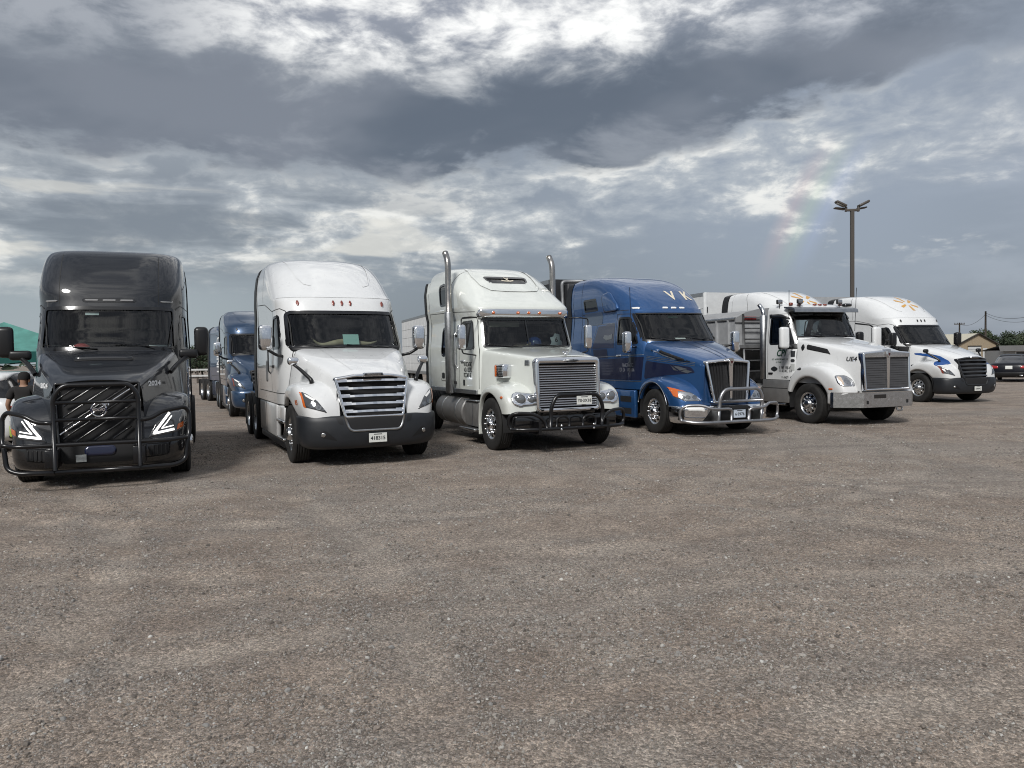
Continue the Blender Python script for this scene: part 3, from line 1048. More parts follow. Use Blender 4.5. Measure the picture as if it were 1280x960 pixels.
def fine_print(root, bv, at, rows, axis, sign, material, h=0.06, w=0.5, seed=1):
    """rows of lettering too small to read in the photograph: letter-sized strokes"""
    rr = random.Random(seed); ms = []
    for i in range(rows):
        a = at[0] + (w / 2 if sign < 0 else -w / 2) * rr.uniform(0.8, 1.0); e = at[0] - (w / 2 if sign < 0 else -w / 2)
        d = -1 if sign < 0 else 1
        z = at[1] - i * h * 1.5
        while (e - a) * d > h * 0.3:
            lw = h * rr.uniform(0.35, 0.65)
            if rr.random() > 0.14:
                k = rr.choice((0, 1, 2))
                st = [[(a, z - h / 2), (a, z + h / 2), (a + d * lw, z + h / 2), (a + d * lw, z - h / 2)], [(a + d * lw, z + h / 2), (a, z + h / 2), (a, z - h / 2), (a + d * lw, z - h / 2)], [(a, z - h / 2), (a + d * lw / 2, z + h / 2), (a + d * lw, z - h / 2)]][k]
                ms.append(ribbon(bv, st, axis, sign, h * 0.22, 0.005, h * 0.5))
            a += d * (lw + h * 0.22)
    ms = [m for m in ms if len(m.V)]
    o = obj('door_lettering', join(ms), material, root, smooth=False)
    o['kind'] = 'stuff'            # letters too small to pick apart
    return o


# ================================================================== truck: aerodynamic sleeper with wide barred grille
def aero_truck(label, o, yaw, paint, grille='chrome', group='semi trucks parked in the front row', bumper=BUMPERGREY, mirrors=CHROME, number=None, platetxt='418315',
               emblem=True, full=True, roof=3.86, stripe=False, sparkmat=None, doortext=None, roofletters=None, sidewall=None):
    t = new_truck(label, o, yaw, group)
    k = roof - 3.86
    YB = 5.3
    keys = [(0.95, 1.19, 1.60, 1.25, 3.0, YB), (1.5, 1.20, 1.62, 1.25, 3.0, YB), (1.93, 1.19, 1.74, 1.18, 3.2, YB),
            (2.3, 1.18, 2.0, 1.12, 3.3, YB), (2.66, 1.165, 2.27, 1.08, 3.4, YB), (2.80, 1.165, 2.335, 1.08, 3.4, YB), (2.92, 1.17, 2.40, 1.1, 3.3, YB),
            (3.0, 1.17, 2.47, 1.2, 3.0, YB), (3.3 + k * .5, 1.155, 2.80, 1.3, 2.7, YB), (3.58 + k * .8, 1.115, 3.2, 1.35, 2.5, YB), (3.75 + k, 1.045, 3.62, 1.3, 2.4, YB), (3.83 + k, 0.93, 4.05, 1.0, 2.4, YB), (roof, 0.65, 4.6, 0.5, 2.3, YB)]
    m = shell(keys, 96, 44, 70); bv = m.bvh()
    ws = rpoly([(-1.06, 1.97), (1.06, 1.97), (1.03, 2.66), (-1.03, 2.66)], 0.10)
    m, w = window(t, m, bv, ws, 'y', -1, 'windshield', GLASS, 0.045)
    sw = rpoly([(2.36, 1.98), (3.06, 1.98), (3.06, 2.58), (2.70, 2.60), (2.46, 2.30)], 0.07)
    for sx in (-1, 1):
        m, _ = window(t, m, bv, sw, 'x', sx)
    cab = obj('cab', m, paint, t, auto=50)
    for sx in (-1, 1):
        for ln in ([(1.95, 1.15), (1.98, 1.95), (2.3, 2.40), (2.55, 2.68), (2.7, 2.73), (3.14, 2.70), (3.16, 1.15)], [(3.16, 2.70), (4.2, 2.90), (5.28, 2.95)], [(4.42, 2.95), (4.45, 3.4), (4.6, 3.78)], [(1.9, 1.15), (5.1, 1.15)]):
            obj('panel_gap', ribbon(bv, ln, 'x', sx, 0.014), SEAM, cab)
        obj('door_handle', bx(sx * 1.175, sx * 1.22, 2.82, 3.04, 1.62, 1.67, 0.015), PLASTIC, cab)
        if full:
            obj('sleeper_vent', patch(bv, rrect(3.7, 3.95, 1.35, 1.75, 0.04), 'x', sx, 0.006, 0.03, 0.01), DULL, cab)
            obj('grab_handle', tube(fpath([(sx * 1.19, 3.3, 1.5), (sx * 1.24, 3.32, 1.55), (sx * 1.24, 3.32, 2.2), (sx * 1.19, 3.3, 2.25)], 0.04), 0.014, 8), PLASTIC, cab)
    # moulded roof panel with raised edges
    obj('roof_moulding', join([ribbon(bv, [(s * 0.78, 3.80 + k), (s * 0.76, 3.6 + k * .8), (s * 0.70, 3.35 + k * .5), (s * 0.62, 3.22 + k * .4), (s * 0.5, 3.18 + k * .4)], 'y', -1, 0.03, 0.008) for s in (-1, 1)] + [ribbon(bv, [(-1.12, 2.945), (1.12, 2.945)], 'y', -1, 0.022, 0.006)]), paint, cab)
    for x in (-0.80, -0.16, 0, 0.16, 0.80):
        obj('marker_light', patch(bv, ell(x, 2.82, 0.022, 0.05, 14), 'y', -1, 0.018, 0.012, 0.02), MARKER if grille == 'chrome' else MIRRORBLACK, cab)
    extender(t, 5.3, 5.55, 0.95, keys, paint, 0.34)
    # bonnet
    hm = hood([(1.86, 1.0, 1.985, 1.93, 1.14, 1.0, 0.2), (1.6, 0.97, 1.95, 1.88, 1.12, 1.0, 0.2), (1.2, 0.88, 1.86, 1.76, 1.03, 1.0, 0.25), (0.8, 0.77, 1.76, 1.64, 0.90, 0.95, 0.3), (0.5, 0.67, 1.66, 1.54, 0.76, 0.9, 0.35), (0.34, 0.62, 1.60, 1.49, 0.66, 0.85, 0.4), (0.25, 0.60, 1.55, 1.45, 0.62, 0.85, 0.5), (0.215, 0.59, 1.52, 1.43, 0.60, 0.85, 0.5)])
    hd = obj('hood', hm, paint, t, auto=60)
    nose_panel(hd, (0.215, 0.59, 1.52, 1.43, 0.60, 0.82, 0.5), paint, -0.13)
    hb = hm.bvh()
    for s in (-1, 1):
        obj('hood_crease', ribbon(hb, [(s * 0.55, 1.7), (s * 0.46, 1.0), (s * 0.30, 0.35)], 'z', 1, 0.02, 0.004), paint, hd)
    obj('cowl_panel', patch(bv, rpoly([(-1.0, 1.925), (1.0, 1.925), (1.03, 1.985), (-1.03, 1.985)], 0.02), 'y', -1, 0.012, 0.03, 0.01), PLASTIC, cab)
    for s in (-1, 1):
        obj('hood_gap', ribbon(hb, [(1.80, 1.02), (1.82, 1.5), (1.83, 1.9)], 'x', s, 0.012, 0.004), SEAM, hd)
        obj('hood_latch', patch(hb, rrect(1.55, 1.68, 1.22, 1.27, 0.015), 'x', s, 0.012, 0.02, 0.01), PLASTIC, hd)
    fst = [(1.78, 0.92, 1.19, 0.08), (1.77, 1.08, 1.20, 0.08), (1.68, 1.27, 1.205, 0.10), (1.40, 1.385, 1.21, 0.12), (1.05, 1.42, 1.21, 0.13), (0.72, 1.40, 1.20, 0.15), (0.45, 1.32, 1.17, 0.20), (0.26, 1.16, 1.13, 0.26), (0.17, 0.98, 1.10, 0.30), (0.14, 0.80, 1.08, 0.30)]
    fm = fender(fst, 1.30, ([0.14, 0.30, 0.6], [0.56, 0.55, 0.50]), 0.86, 0.62, 0.5, 0.78)
    for sx in (-1, 1):
        fo = obj('fender', fm if sx > 0 else fm.mirror(), paint, t)
        fb = (fm if sx > 0 else fm.mirror()).bvh()
        P = [(0.76, 0.90), (1.09, 1.00), (1.125, 1.23), (1.06, 1.225), (0.90, 1.10)]
        hp = rpoly(P if sx > 0 else [(-a, b) for a, b in P][::-1], 0.035)
        hl = obj('headlight', patch(fb, hp, 'y', -1, 0.006, 0.02, 0.02), LAMPDARK, fo)
        A = [(1.06, 0.985), (1.09, 1.00), (1.125, 1.23), (1.10, 1.225)]
        obj('turn_signal', patch(fb, rpoly(A if sx > 0 else [(-a, b) for a, b in A][::-1], 0.015), 'y', -1, 0.010, 0.015), AMBER if grille == 'chrome' else MARKER, hl)
        A = [(0.92, 1.115), (1.07, 1.21), (1.055, 1.165), (0.95, 1.09)]
        obj('running_light', patch(fb, rpoly(A if sx > 0 else [(-a, b) for a, b in A][::-1], 0.008), 'y', -1, 0.011, 0.01), CLEARLED, hl)
        for cx_, cz_ in ((0.985, 1.02), (0.885, 0.985)):
            obj('lamp_bowl', patch(fb, ell(sx * cx_, cz_, 0.042, 0.040, 18), 'y', -1, 0.011, 0.012), mat('lamp_bowl_dark', (0.18, 0.19, 0.2), 0.1, metal=0.8, coat=1.0), hl)
        if stripe:
            P = [(1.62, 1.66), (1.15, 1.65), (0.78, 1.56), (0.50, 1.40), (0.40, 1.27), (0.62, 1.25), (0.80, 1.42), (1.12, 1.54), (1.62, 1.625)]
            obj('blue_stripe', patch((hm + fm + fm.mirror()).bvh(), rpoly(P, 0.03), 'x', sx, 0.006, 0.03), STRIPE, fo)
        if number and sx < 0:
            text('fender_number', number, 0.11, (0.62, 1.06), 'x', -1, ORANGEINK, fo, fb, 0.006, bold=0.003)
        # louvre behind the bonnet shoulder
        if stripe:
            obj('cowl_vent', patch(bv, rpoly([(1.9, 1.72), (2.5, 1.80), (2.5, 1.94), (1.9, 1.9)], 0.02), 'x', sx, 0.012, 0.03, 0.01), VOID, cab)
    # grille
    yf = lambda x, z: 0.045 + 0.12 * (z - 0.83) / 0.65 + 0.09 * (x / 0.6) ** 2
    outer = rpoly([(-0.50, 0.80), (0.50, 0.80), (0.63, 1.46), (0.30, 1.515), (-0.30, 1.515), (-0.63, 1.46)], 0.05)
    inner = inset(outer, 0.05)
    gm = CHROME if grille == 'chrome' else GLOSSBLACK
    g = obj('grille', ring3d(outer, inner, yf, 0.035, 0.10), gm, t, auto=40)
    obj('grille_screen', panel(outer, yf, off=0.045), VOID, g, smooth=False)
    for i in range(5):
        z = 0.905 + i * 0.124
        wv = np.interp(z, [0.80, 1.46], [0.475, 0.60])
        obj('grille_bar', bar(z, -wv, wv, 0.034 if grille == 'chrome' else 0.05, 0.045, yf, zarch=0.012), gm, g, smooth=False)
        if grille == 'chrome':
            for sx in (-1, 1):
                obj('bar_fin', bar(z + 0.022, sx * wv if sx < 0 else wv * 0.72, -wv * 0.72 if sx < 0 else wv, 0.03, 0.02, yf, 6), gm, g, smooth=False)
    if emblem:
        bpol = rpoly([(-0.17, 1.475), (0.17, 1.475), (0.16, 1.535), (-0.16, 1.535)], 0.025)
        b = obj('grille_badge', fixn(prism(bpol, 'y', 0.11, 0.25)), CHROME, g)
        obj('badge_field', fixn(prism(inset(bpol, 0.012), 'y', 0.102, 0.11)), INK, b, smooth=False)
        text('badge_text', 'FREIGHTLINER', 0.036, (0, 0.102, 1.505), 'y', -1, CHROME, b, off=0.002)
    # bumper with lower intake
    bk = [(0.30, 1.02, 0.16, 0.55, 2.9, 0.72), (0.34, 1.09, 0.09, 0.56, 3.0, 0.70), (0.45, 1.14, 0.045, 0.58, 3.1, 0.66), (0.60, 1.16, 0.03, 0.58, 3.1, 0.64), (0.76, 1.165, 0.045, 0.58, 3.1, 0.66), (0.83, 1.16, 0.07, 0.56, 3.0, 0.70), (0.845, 1.12, 0.10, 0.5, 3.0, 0.70)]
    bm_ = shell(bk, 40, 46, 8); bb = bm_.bvh()
    ip = rpoly([(-0.40, 0.62), (0.40, 0.62), (0.475, 0.83), (-0.475, 0.83)], 0.05)
    bo = obj('bumper', bm_, bumper, t, auto=50)
    obj('lower_intake', patch(bb, ip, 'y', -1, 0.004, 0.025), VOID, bo)
    tr = [(-0.50, 0.83), (-0.42, 0.60), (0.42, 0.60), (0.50, 0.83)]
    pth = []
    for x, z in fpath([(a, 0, b) for a, b in tr], 0.08)[:, [0, 2]]:
        h = bb.ray_cast(Vector((x, -4, z)), Vector((0, 1, 0)))
        if h[0]: pth.append(np.array(h[0]))
    obj('intake_trim', tube(pth, 0.022, 8), BRUSHED if grille == 'chrome' else bumper, bo)
    for i in range(3):
        obj('intake_slat', patch(bb, np.array([(-0.40, 0.665 + i * .05), (0.40, 0.665 + i * .05), (0.41, 0.675 + i * .05), (-0.41, 0.675 + i * .05)]), 'y', -1, 0.014, 0.03, 0.01), bumper, bo)
    for sx in (-1, 1):
        obj('tow_recess', patch(bb, rpoly([(sx * 0.62, 0.45), (sx * 0.86, 0.50), (sx * 0.88, 0.60), (sx * 0.80, 0.62)][::sx], 0.03), 'y', -1, 0.004, 0.02), PLASTIC, bo)
        obj('fog_lamp', patch(bb, ell(sx * 0.84, 0.55, 0.035, 0.035, 16), 'y', -1, 0.010, 0.012, 0.01), ALU, bo)
        obj('bumper_inset', patch(bb, rpoly([(sx * 0.53, 0.70), (sx * 0.60, 0.72), (sx * 0.64, 0.82), (sx * 0.54, 0.82)][::sx], 0.015), 'y', -1, 0.003, 0.02), PLASTIC, bo)
    if platetxt:
        plate(t, (0.02, 0.0, 0.475), 0.30, 0.15, platetxt, 0.082)
    # mirrors
    for sx in (-1, 1):
        mirror(t, (sx * 1.44, 2.12, 2.17), (0.24, 0.17, 0.46), mirrors, [[(sx * 1.08, 2.25, 1.82), (sx * 1.26, 2.12, 1.86), (sx * 1.40, 2.10, 1.95)]], r=0.028)
        hood_mirror(t, sx, (sx * 0.90, 0.66, 1.42), (sx * 1.14, 1.0, 1.74), mirrors)
    for p in (((-0.1, 1.98), (-0.5, 2.0), (-0.9, 2.04)), ((0.75, 1.98), (0.35, 2.0), (-0.05, 2.03))):
        wiper(t, bv, *p)
    interior(t, 1.80, 1.95, 0.95, 3.75, 2.85)
    # side fairings, steps and tanks
    for sx in (-1, 1):
        f = obj('side_fairing', join([bx(sx * 1.10, sx * 1.19, 2.75, 5.15, 0.30, 0.93, 0.03), bx(sx * 1.08, sx * 1.17, 1.93, 2.75, 0.66, 0.93, 0.03)]), paint, t)
        obj('fairing_gap', bx(sx * 1.186, sx * 1.1935, 4.1, 4.115, 0.32, 0.92), SEAM, f, smooth=False)
        for zz in (0.30, 0.62):
            obj('step', bx(sx * 0.85, sx * 1.20, 1.95, 2.72, zz, zz + 0.05, 0.012), ALU, f)
        obj('step_riser', bx(sx * 0.85, sx * 1.02, 1.93, 2.75, 0.30, 0.93), PLASTIC, f, smooth=False)
        obj('fairing_skirt', bx(sx * 1.10, sx * 1.175, 1.93, 5.1, 0.18, 0.29, 0.01), PLASTIC, f)
    wheel_wells(t, 1.30)
    for sx in (-1, 1):
        wheel(t, sx, 1.30)
    chassis(t, 0.6, 7.9, (1.30, 5.95, 7.28))
    if sparkmat:
        spark(t, bv, (0.05, 3.48), 0.42, sparkmat)
    if roofletters:
        text('roof_lettering', roofletters, 0.30, (0.0, 3.25 + k * 0.5), 'y', -1, GOLDINK, cab, bv, 0.006, bold=0.008)
    if doortext:
        text('door_lettering', doortext, 0.10, (2.55, 1.55), 'x', -1, INK, cab, bv, 0.006)
    if sidewall:
        text('side_lettering', sidewall, 0.85, (3.75, 2.05), 'x', -1, WHITEINK, cab, bv, 0.008, bold=0.02, rot=R(90), stretch=0.5)
    return t


# ================================================================== truck: dark sleeper with slatted diagonal grille and black guard
def dark_truck(label, o, yaw):
    t = new_truck(label, o, yaw)
    paint = GREY
    keys = [(0.95, 1.18, 1.62, 1.5, 3.2, 5.2), (1.97, 1.17, 1.80, 1.45, 3.2, 5.2), (2.35, 1.155, 2.02, 1.4, 3.3, 5.2), (2.68, 1.145, 2.20, 1.4, 3.4, 5.2),
            (2.76, 1.145, 2.23, 1.4, 3.5, 5.2), (2.95, 1.145, 2.29, 1.4, 4.0, 5.2), (3.25, 1.14, 2.48, 1.5, 4.3, 5.2), (3.50, 1.125, 2.70, 1.6, 4.3, 5.2), (3.64, 1.105, 2.88, 1.7, 4.2, 5.2), (3.705, 1.08, 3.05, 1.7, 4.2, 5.2), (3.745, 1.03, 3.30, 1.5, 4.0, 5.2), (3.76, 0.88, 3.9, 1.0, 3.4, 5.2)]
    m = shell(keys, 96, 44, 70); bv = m.bvh()
    ws = rpoly([(-1.01, 1.98), (1.01, 1.98), (0.985, 2.68), (-0.985, 2.68)], 0.07)
    m, w = window(t, m, bv, ws, 'y', -1, 'windshield', GLASS, 0.04)
    sw = rpoly([(2.30, 1.98), (3.1, 1.98), (3.1, 2.58), (2.68, 2.60), (2.46, 2.34)], 0.07)
    for sx in (-1, 1):
        m, _ = window(t, m, bv, sw, 'x', sx)
    cab = obj('cab', m, paint, t, auto=50)
    for sx in (-1, 1):
        for ln in ([(1.95, 1.15), (1.98, 1.95), (2.32, 2.40), (2.55, 2.68), (2.7, 2.74), (3.18, 2.70), (3.2, 1.15)], [(3.2, 2.70), (5.15, 2.80)], [(2.9, 3.05), (3.5, 3.25), (5.1, 3.3)]):
            obj('panel_gap', ribbon(bv, ln, 'x', sx, 0.014), SEAM, cab)
        obj('door_handle', bx(sx * 1.16, sx * 1.20, 2.85, 3.07, 1.62, 1.67, 0.015), CHROME, cab)
        obj('marker_light', patch(bv, rrect(sx * 0.86 - 0.09, sx * 0.86 + 0.09, 2.78, 2.80, 0.008), 'y', -1, 0.012, 0.012, 0.012), mat('unlit_strip_lamp', (0.22, 0.22, 0.22), 0.2, coat=1.0), cab)
        obj('panel_gap', ribbon(bv, [(sx * 0.74, 2.74), (sx * 0.74, 3.62)], 'y', -1, 0.01), SEAM, cab)
    for x in (-0.26, 0, 0.26):
        obj('marker_light', patch(bv, rrect(x - 0.10, x + 0.10, 2.79, 2.81, 0.008), 'y', -1, 0.012, 0.012, 0.012), MATS['unlit_strip_lamp'], cab)
    obj('marker_recess', patch(bv, rrect(-0.40, 0.40, 2.772, 2.828, 0.02), 'y', -1, 0.004, 0.03), GLOSSBLACK, cab)
    extender(t, 5.2, 5.45, 0.95, keys, paint, 0.35)
    hm = hood([(1.95, 1.03, 1.985, 1.92, 1.13, 1.0, 0.2), (1.6, 0.98, 1.92, 1.84, 1.10, 1.0, 0.25), (1.15, 0.87, 1.81, 1.73, 0.97, 0.95, 0.7), (0.75, 0.75, 1.69, 1.61, 0.82, 0.9, 0.75), (0.45, 0.64, 1.60, 1.53, 0.70, 0.8, 0.75), (0.30, 0.59, 1.545, 1.46, 0.63, 0.7, 0.5), (0.25, 0.58, 1.52, 1.44, 0.61, 0.65, 0.5)])
    hd = obj('hood', hm, paint, t, auto=60); hb = hm.bvh()
    nose_panel(hd, (0.25, 0.58, 1.52, 1.44, 0.61, 0.6, 0.5), paint, -0.16)
    sc = obj('hood_scoop', patch(hb, rpoly([(-0.40, 1.22), (0.40, 1.22), (0.34, 1.44), (-0.34, 1.44)], 0.05), 'z', 1, 0.035, 0.03, 0.05), paint, hd)
    obj('scoop_slot', patch(hb, rpoly([(-0.40, 1.14), (0.40, 1.14), (0.40, 1.235), (-0.40, 1.235)], 0.03), 'z', 1, 0.012, 0.03, 0.01), VOID, sc)
    fst = [(1.92, 0.90, 1.17, 0.08), (1.90, 1.06, 1.18, 0.08), (1.76, 1.22, 1.19, 0.10), (1.45, 1.30, 1.20, 0.12), (1.08, 1.32, 1.20, 0.13), (0.75, 1.27, 1.19, 0.18), (0.48, 1.16, 1.16, 0.25), (0.32, 1.0, 1.14, 0.30), (0.24, 0.84, 1.12, 0.32), (0.21, 0.62, 1.11, 0.32)]
    fm = fender(fst, 1.35, ([0.2, 0.5], [0.56, 0.50]), 0.84, 0.62, 0.5, 0.60)
    for sx in (-1, 1):
        mm = fm if sx > 0 else fm.mirror()
        fo = obj('fender', mm, paint, t); fb = mm.bvh()
        q = lambda P, r: rpoly([(sx * a, b) for a, b in P][::sx], r)
        hl = obj('headlight', patch(fb, q([(0.64, 0.66), (1.02, 0.72), (1.14, 0.80), (1.14, 1.03), (0.96, 1.02), (0.74, 0.86)], 0.03), 'y', -1, 0.006, 0.02, 0.02), LAMPDARK, fo)
        qq = lambda P: [(sx * a_, b_) for a_, b_ in P]
        obj('running_light', ribbon(fb, qq([(0.925, 1.0), (0.83, 0.87), (0.715, 0.715), (0.985, 0.762)]), 'y', -1, 0.034, 0.014, 0.012), LED, hl)
        obj('running_light', ribbon(fb, qq([(0.955, 0.955), (0.88, 0.85), (0.82, 0.782), (0.975, 0.815)]), 'y', -1, 0.016, 0.014, 0.012), LED, hl)
        obj('turn_signal', patch(fb, q([(1.02, 0.75), (1.10, 0.79), (1.10, 0.86), (1.03, 0.83)], 0.012), 'y', -1, 0.011, 0.012), AMBER, hl)
        text('fender_number', '2024', 0.10, (sx * 0.72, 1.44), 'y', -1, WHITEINK, hd, hb, 0.006, bold=0.004, stretch=0.75)
        # mirrors: tall head outboard, convex head below, thick arm from the bonnet side
        mirror(t, (sx * 1.40, 1.76, 2.10), (0.22, 0.16, 0.48), MIRRORBLACK, [], r=0.03)
        cm = obj('convex_mirror', box((sx * 1.20, 1.70, 1.895), (0.30, 0.14, 0.15), 0.05, 4), MIRRORBLACK, t)
        obj('mirror_arm', tube(fpath([(sx * 0.93, 1.25, 1.60), (sx * 1.05, 1.45, 1.75), (sx * 1.20, 1.72, 1.86), (sx * 1.42, 1.76, 1.90)], 0.1), 0.036, 10), MIRRORBLACK, cm)
    # grille with slanted slats, one bright diagonal and a ring badge
    yf = lambda x, z: 0.10 + 0.13 * (z - 0.62) / 0.9 + 0.06 * (x / 0.55) ** 2
    outer = rpoly([(-0.50, 0.60), (0.50, 0.60), (0.56, 1.49), (-0.56, 1.49)], 0.05)
    g = obj('grille', ring3d(outer, inset(outer, 0.035), yf, 0.03, 0.12), GLOSSBLACK, t, auto=40)
    obj('grille_screen', panel(outer, yf, off=0.06), VOID, g, smooth=False)
    for c in np.arange(-0.95, 1.0, 0.15):
        P = []
        for s in np.linspace(-1, 1, 24):
            x, z = s * 0.9, 1.05 + s * 0.62 + c
            wv = np.interp(z, [0.6, 1.49], [0.465, 0.525])
            if abs(x) < wv and 0.635 < z < 1.455: P.append((x, yf(x, z) + 0.02, z))
        if len(P) > 2:
            obj('grille_slat', tube(P, 0.016, 6), GLOSSBLACK, g)
    P = [(x, yf(x, z) - 0.015, z) for x, z in zip(np.linspace(-0.47, 0.51, 12), np.linspace(0.765, 1.44, 12))]
    obj('diagonal_bar', tube(P, 0.012, 6), CHROME, g)
    a = np.linspace(0, 2 * np.pi, 32, endpoint=False)
    by = 0.075
    bd = obj('ring_badge', tube(np.stack([0.03 + 0.095 * np.cos(a), np.full(32, by), 1.10 + 0.095 * np.sin(a)], -1), 0.014, 8, closed=True), CHROME, g)
    obj('badge_arrow', join([tube([(0.095, by, 1.165), (0.15, by, 1.22)], 0.012, 6), tube([(0.09, by, 1.222), (0.155, by, 1.225), (0.15, by, 1.16)], 0.011, 6)]), CHROME, bd)
    obj('badge_band', bx(-0.075, 0.135, by - 0.02, by + 0.015, 1.075, 1.125, 0.005), NAVY, bd, smooth=False)
    text('badge_text', 'VOLVO', 0.05, (0.03, by - 0.02, 1.10), 'y', -1, CHROME, bd, off=0.003, bold=0.002)
    # bumper
    bk = [(0.25, 1.02, 0.22, 0.6, 2.9, 0.75), (0.29, 1.09, 0.15, 0.6, 3.0, 0.74), (0.42, 1.13, 0.11, 0.6, 3.1, 0.72), (0.58, 1.14, 0.12, 0.6, 3.1, 0.72), (0.645, 1.13, 0.15, 0.6, 3.0, 0.74), (0.66, 1.08, 0.2, 0.5, 3.0, 0.74)]
    bm_ = shell(bk, 34, 46, 8); bb = bm_.bvh()
    bo = obj('bumper', bm_, GLOSSBLACK, t, auto=50)
    for sx in (-1, 1):
        q = lambda P, r: rpoly([(sx * a_, b_) for a_, b_ in P][::sx], r)
        du = obj('air_duct', patch(bb, q([(0.66, 0.40), (0.90, 0.42), (0.92, 0.56), (0.64, 0.55)], 0.03), 'y', -1, 0.004, 0.02), VOID, bo)
        for i in range(4):
            x = 0.70 + 0.055 * i
            obj('duct_slat', patch(bb, q([(x, 0.41), (x + 0.012, 0.41), (x + 0.012, 0.55), (x, 0.55)], 0.002), 'y', -1, 0.012, 0.012, 0.008), PLASTIC, du)
    obj('lower_intake', patch(bb, rrect(-0.46, 0.46, 0.36, 0.62, 0.04), 'y', -1, 0.004, 0.03), VOID, bo)
    obj('radar_cover', patch(bb, rrect(-0.16, 0.22, 0.46, 0.58, 0.02), 'y', -1, 0.014, 0.03, 0.01), NAVY, bo)
    obj('inspection_card', bx(-0.275, -0.145, 0.07, 0.085, 0.375, 0.475), mat('faded_card', (0.34, 0.36, 0.36), 0.6, var=0.3, vscale=30), bo, smooth=False)
    # tube guard
    gy = -0.13
    gd = obj('grille_guard', tube(fpath([(-0.50, gy, 0.30), (-0.50, gy, 1.30), (-0.38, gy, 1.46), (0.44, gy, 1.46), (0.55, gy, 1.30), (0.55, gy, 0.30)], 0.09), 0.034, 10), BLACKTUBE, t)
    for z in (1.22, 0.985):
        obj('guard_bar', tube([(-0.50, gy, z), (0.55, gy, z)], 0.024, 8), BLACKTUBE, gd)
    obj('guard_bar', tube(fpath([(-1.13, 0.02, 0.66), (-0.95, gy, 0.645), (0.95, gy, 0.645), (1.16, 0.05, 0.66)], 0.1), 0.030, 10), BLACKTUBE, gd)
    for sx, e in ((-1, 1.16), (1, 1.20)):
        obj('guard_wing', tube(fpath([(sx * 0.52, gy, 0.95), (sx * 0.70, gy, 0.96), (sx * 0.86, -0.06, 1.06), (sx * (e - 0.06), 0.16, 1.10), (sx * e, 0.20, 1.02), (sx * e, 0.14, 0.72), (sx * (e - 0.03), 0.08, 0.62), (sx * (e - 0.06), 0.05, 0.33), (sx * (e - 0.2), -0.02, 0.27), (sx * 0.5, gy, 0.27)], 0.1), 0.032, 10), BLACKTUBE, gd)
        obj('guard_bracket', join([bx(sx * 0.46, sx * 0.62, gy - 0.02, 0.22, 0.33, 0.58, 0.01)]), BLACKTUBE, gd)
        for zz in (0.36, 0.44, 0.52):
            obj('guard_bolt', lathe([(0.014, -0.012), (0.012, 0.0), (0.0005, 0.0)][::-1], 8, 'y', (sx * 0.58, gy - 0.018, zz)), CHROME, gd)
    obj('guard_bar', tube([(-0.5, gy, 0.27), (0.55, gy, 0.27)], 0.032, 10), BLACKTUBE, gd)
    for p in (((-0.15, 1.99), (-0.45, 2.02), (-0.95, 2.06)), ((0.95, 1.99), (0.55, 2.03), (0.1, 2.07))):
        wiper(t, bv, *p)
    interior(t, 1.85, 1.96, 0.95, 3.7, 2.85)
    for sx in (-1, 1):
        f = obj('side_fairing', join([bx(sx * 1.09, sx * 1.17, 2.8, 5.2, 0.30, 0.93, 0.03), bx(sx * 1.07, sx * 1.15, 2.05, 2.8, 0.66, 0.93, 0.03)]), paint, t)
        for zz in (0.30, 0.62):
            obj('step', bx(sx * 0.85, sx * 1.18, 2.07, 2.77, zz, zz + 0.05, 0.012), ALU, f)
    wheel_wells(t, 1.35)
    for sx in (-1, 1):
        wheel(t, sx, 1.35)
    chassis(t, 0.6, 8.0, (1.35, 6.0, 7.33))
    return t


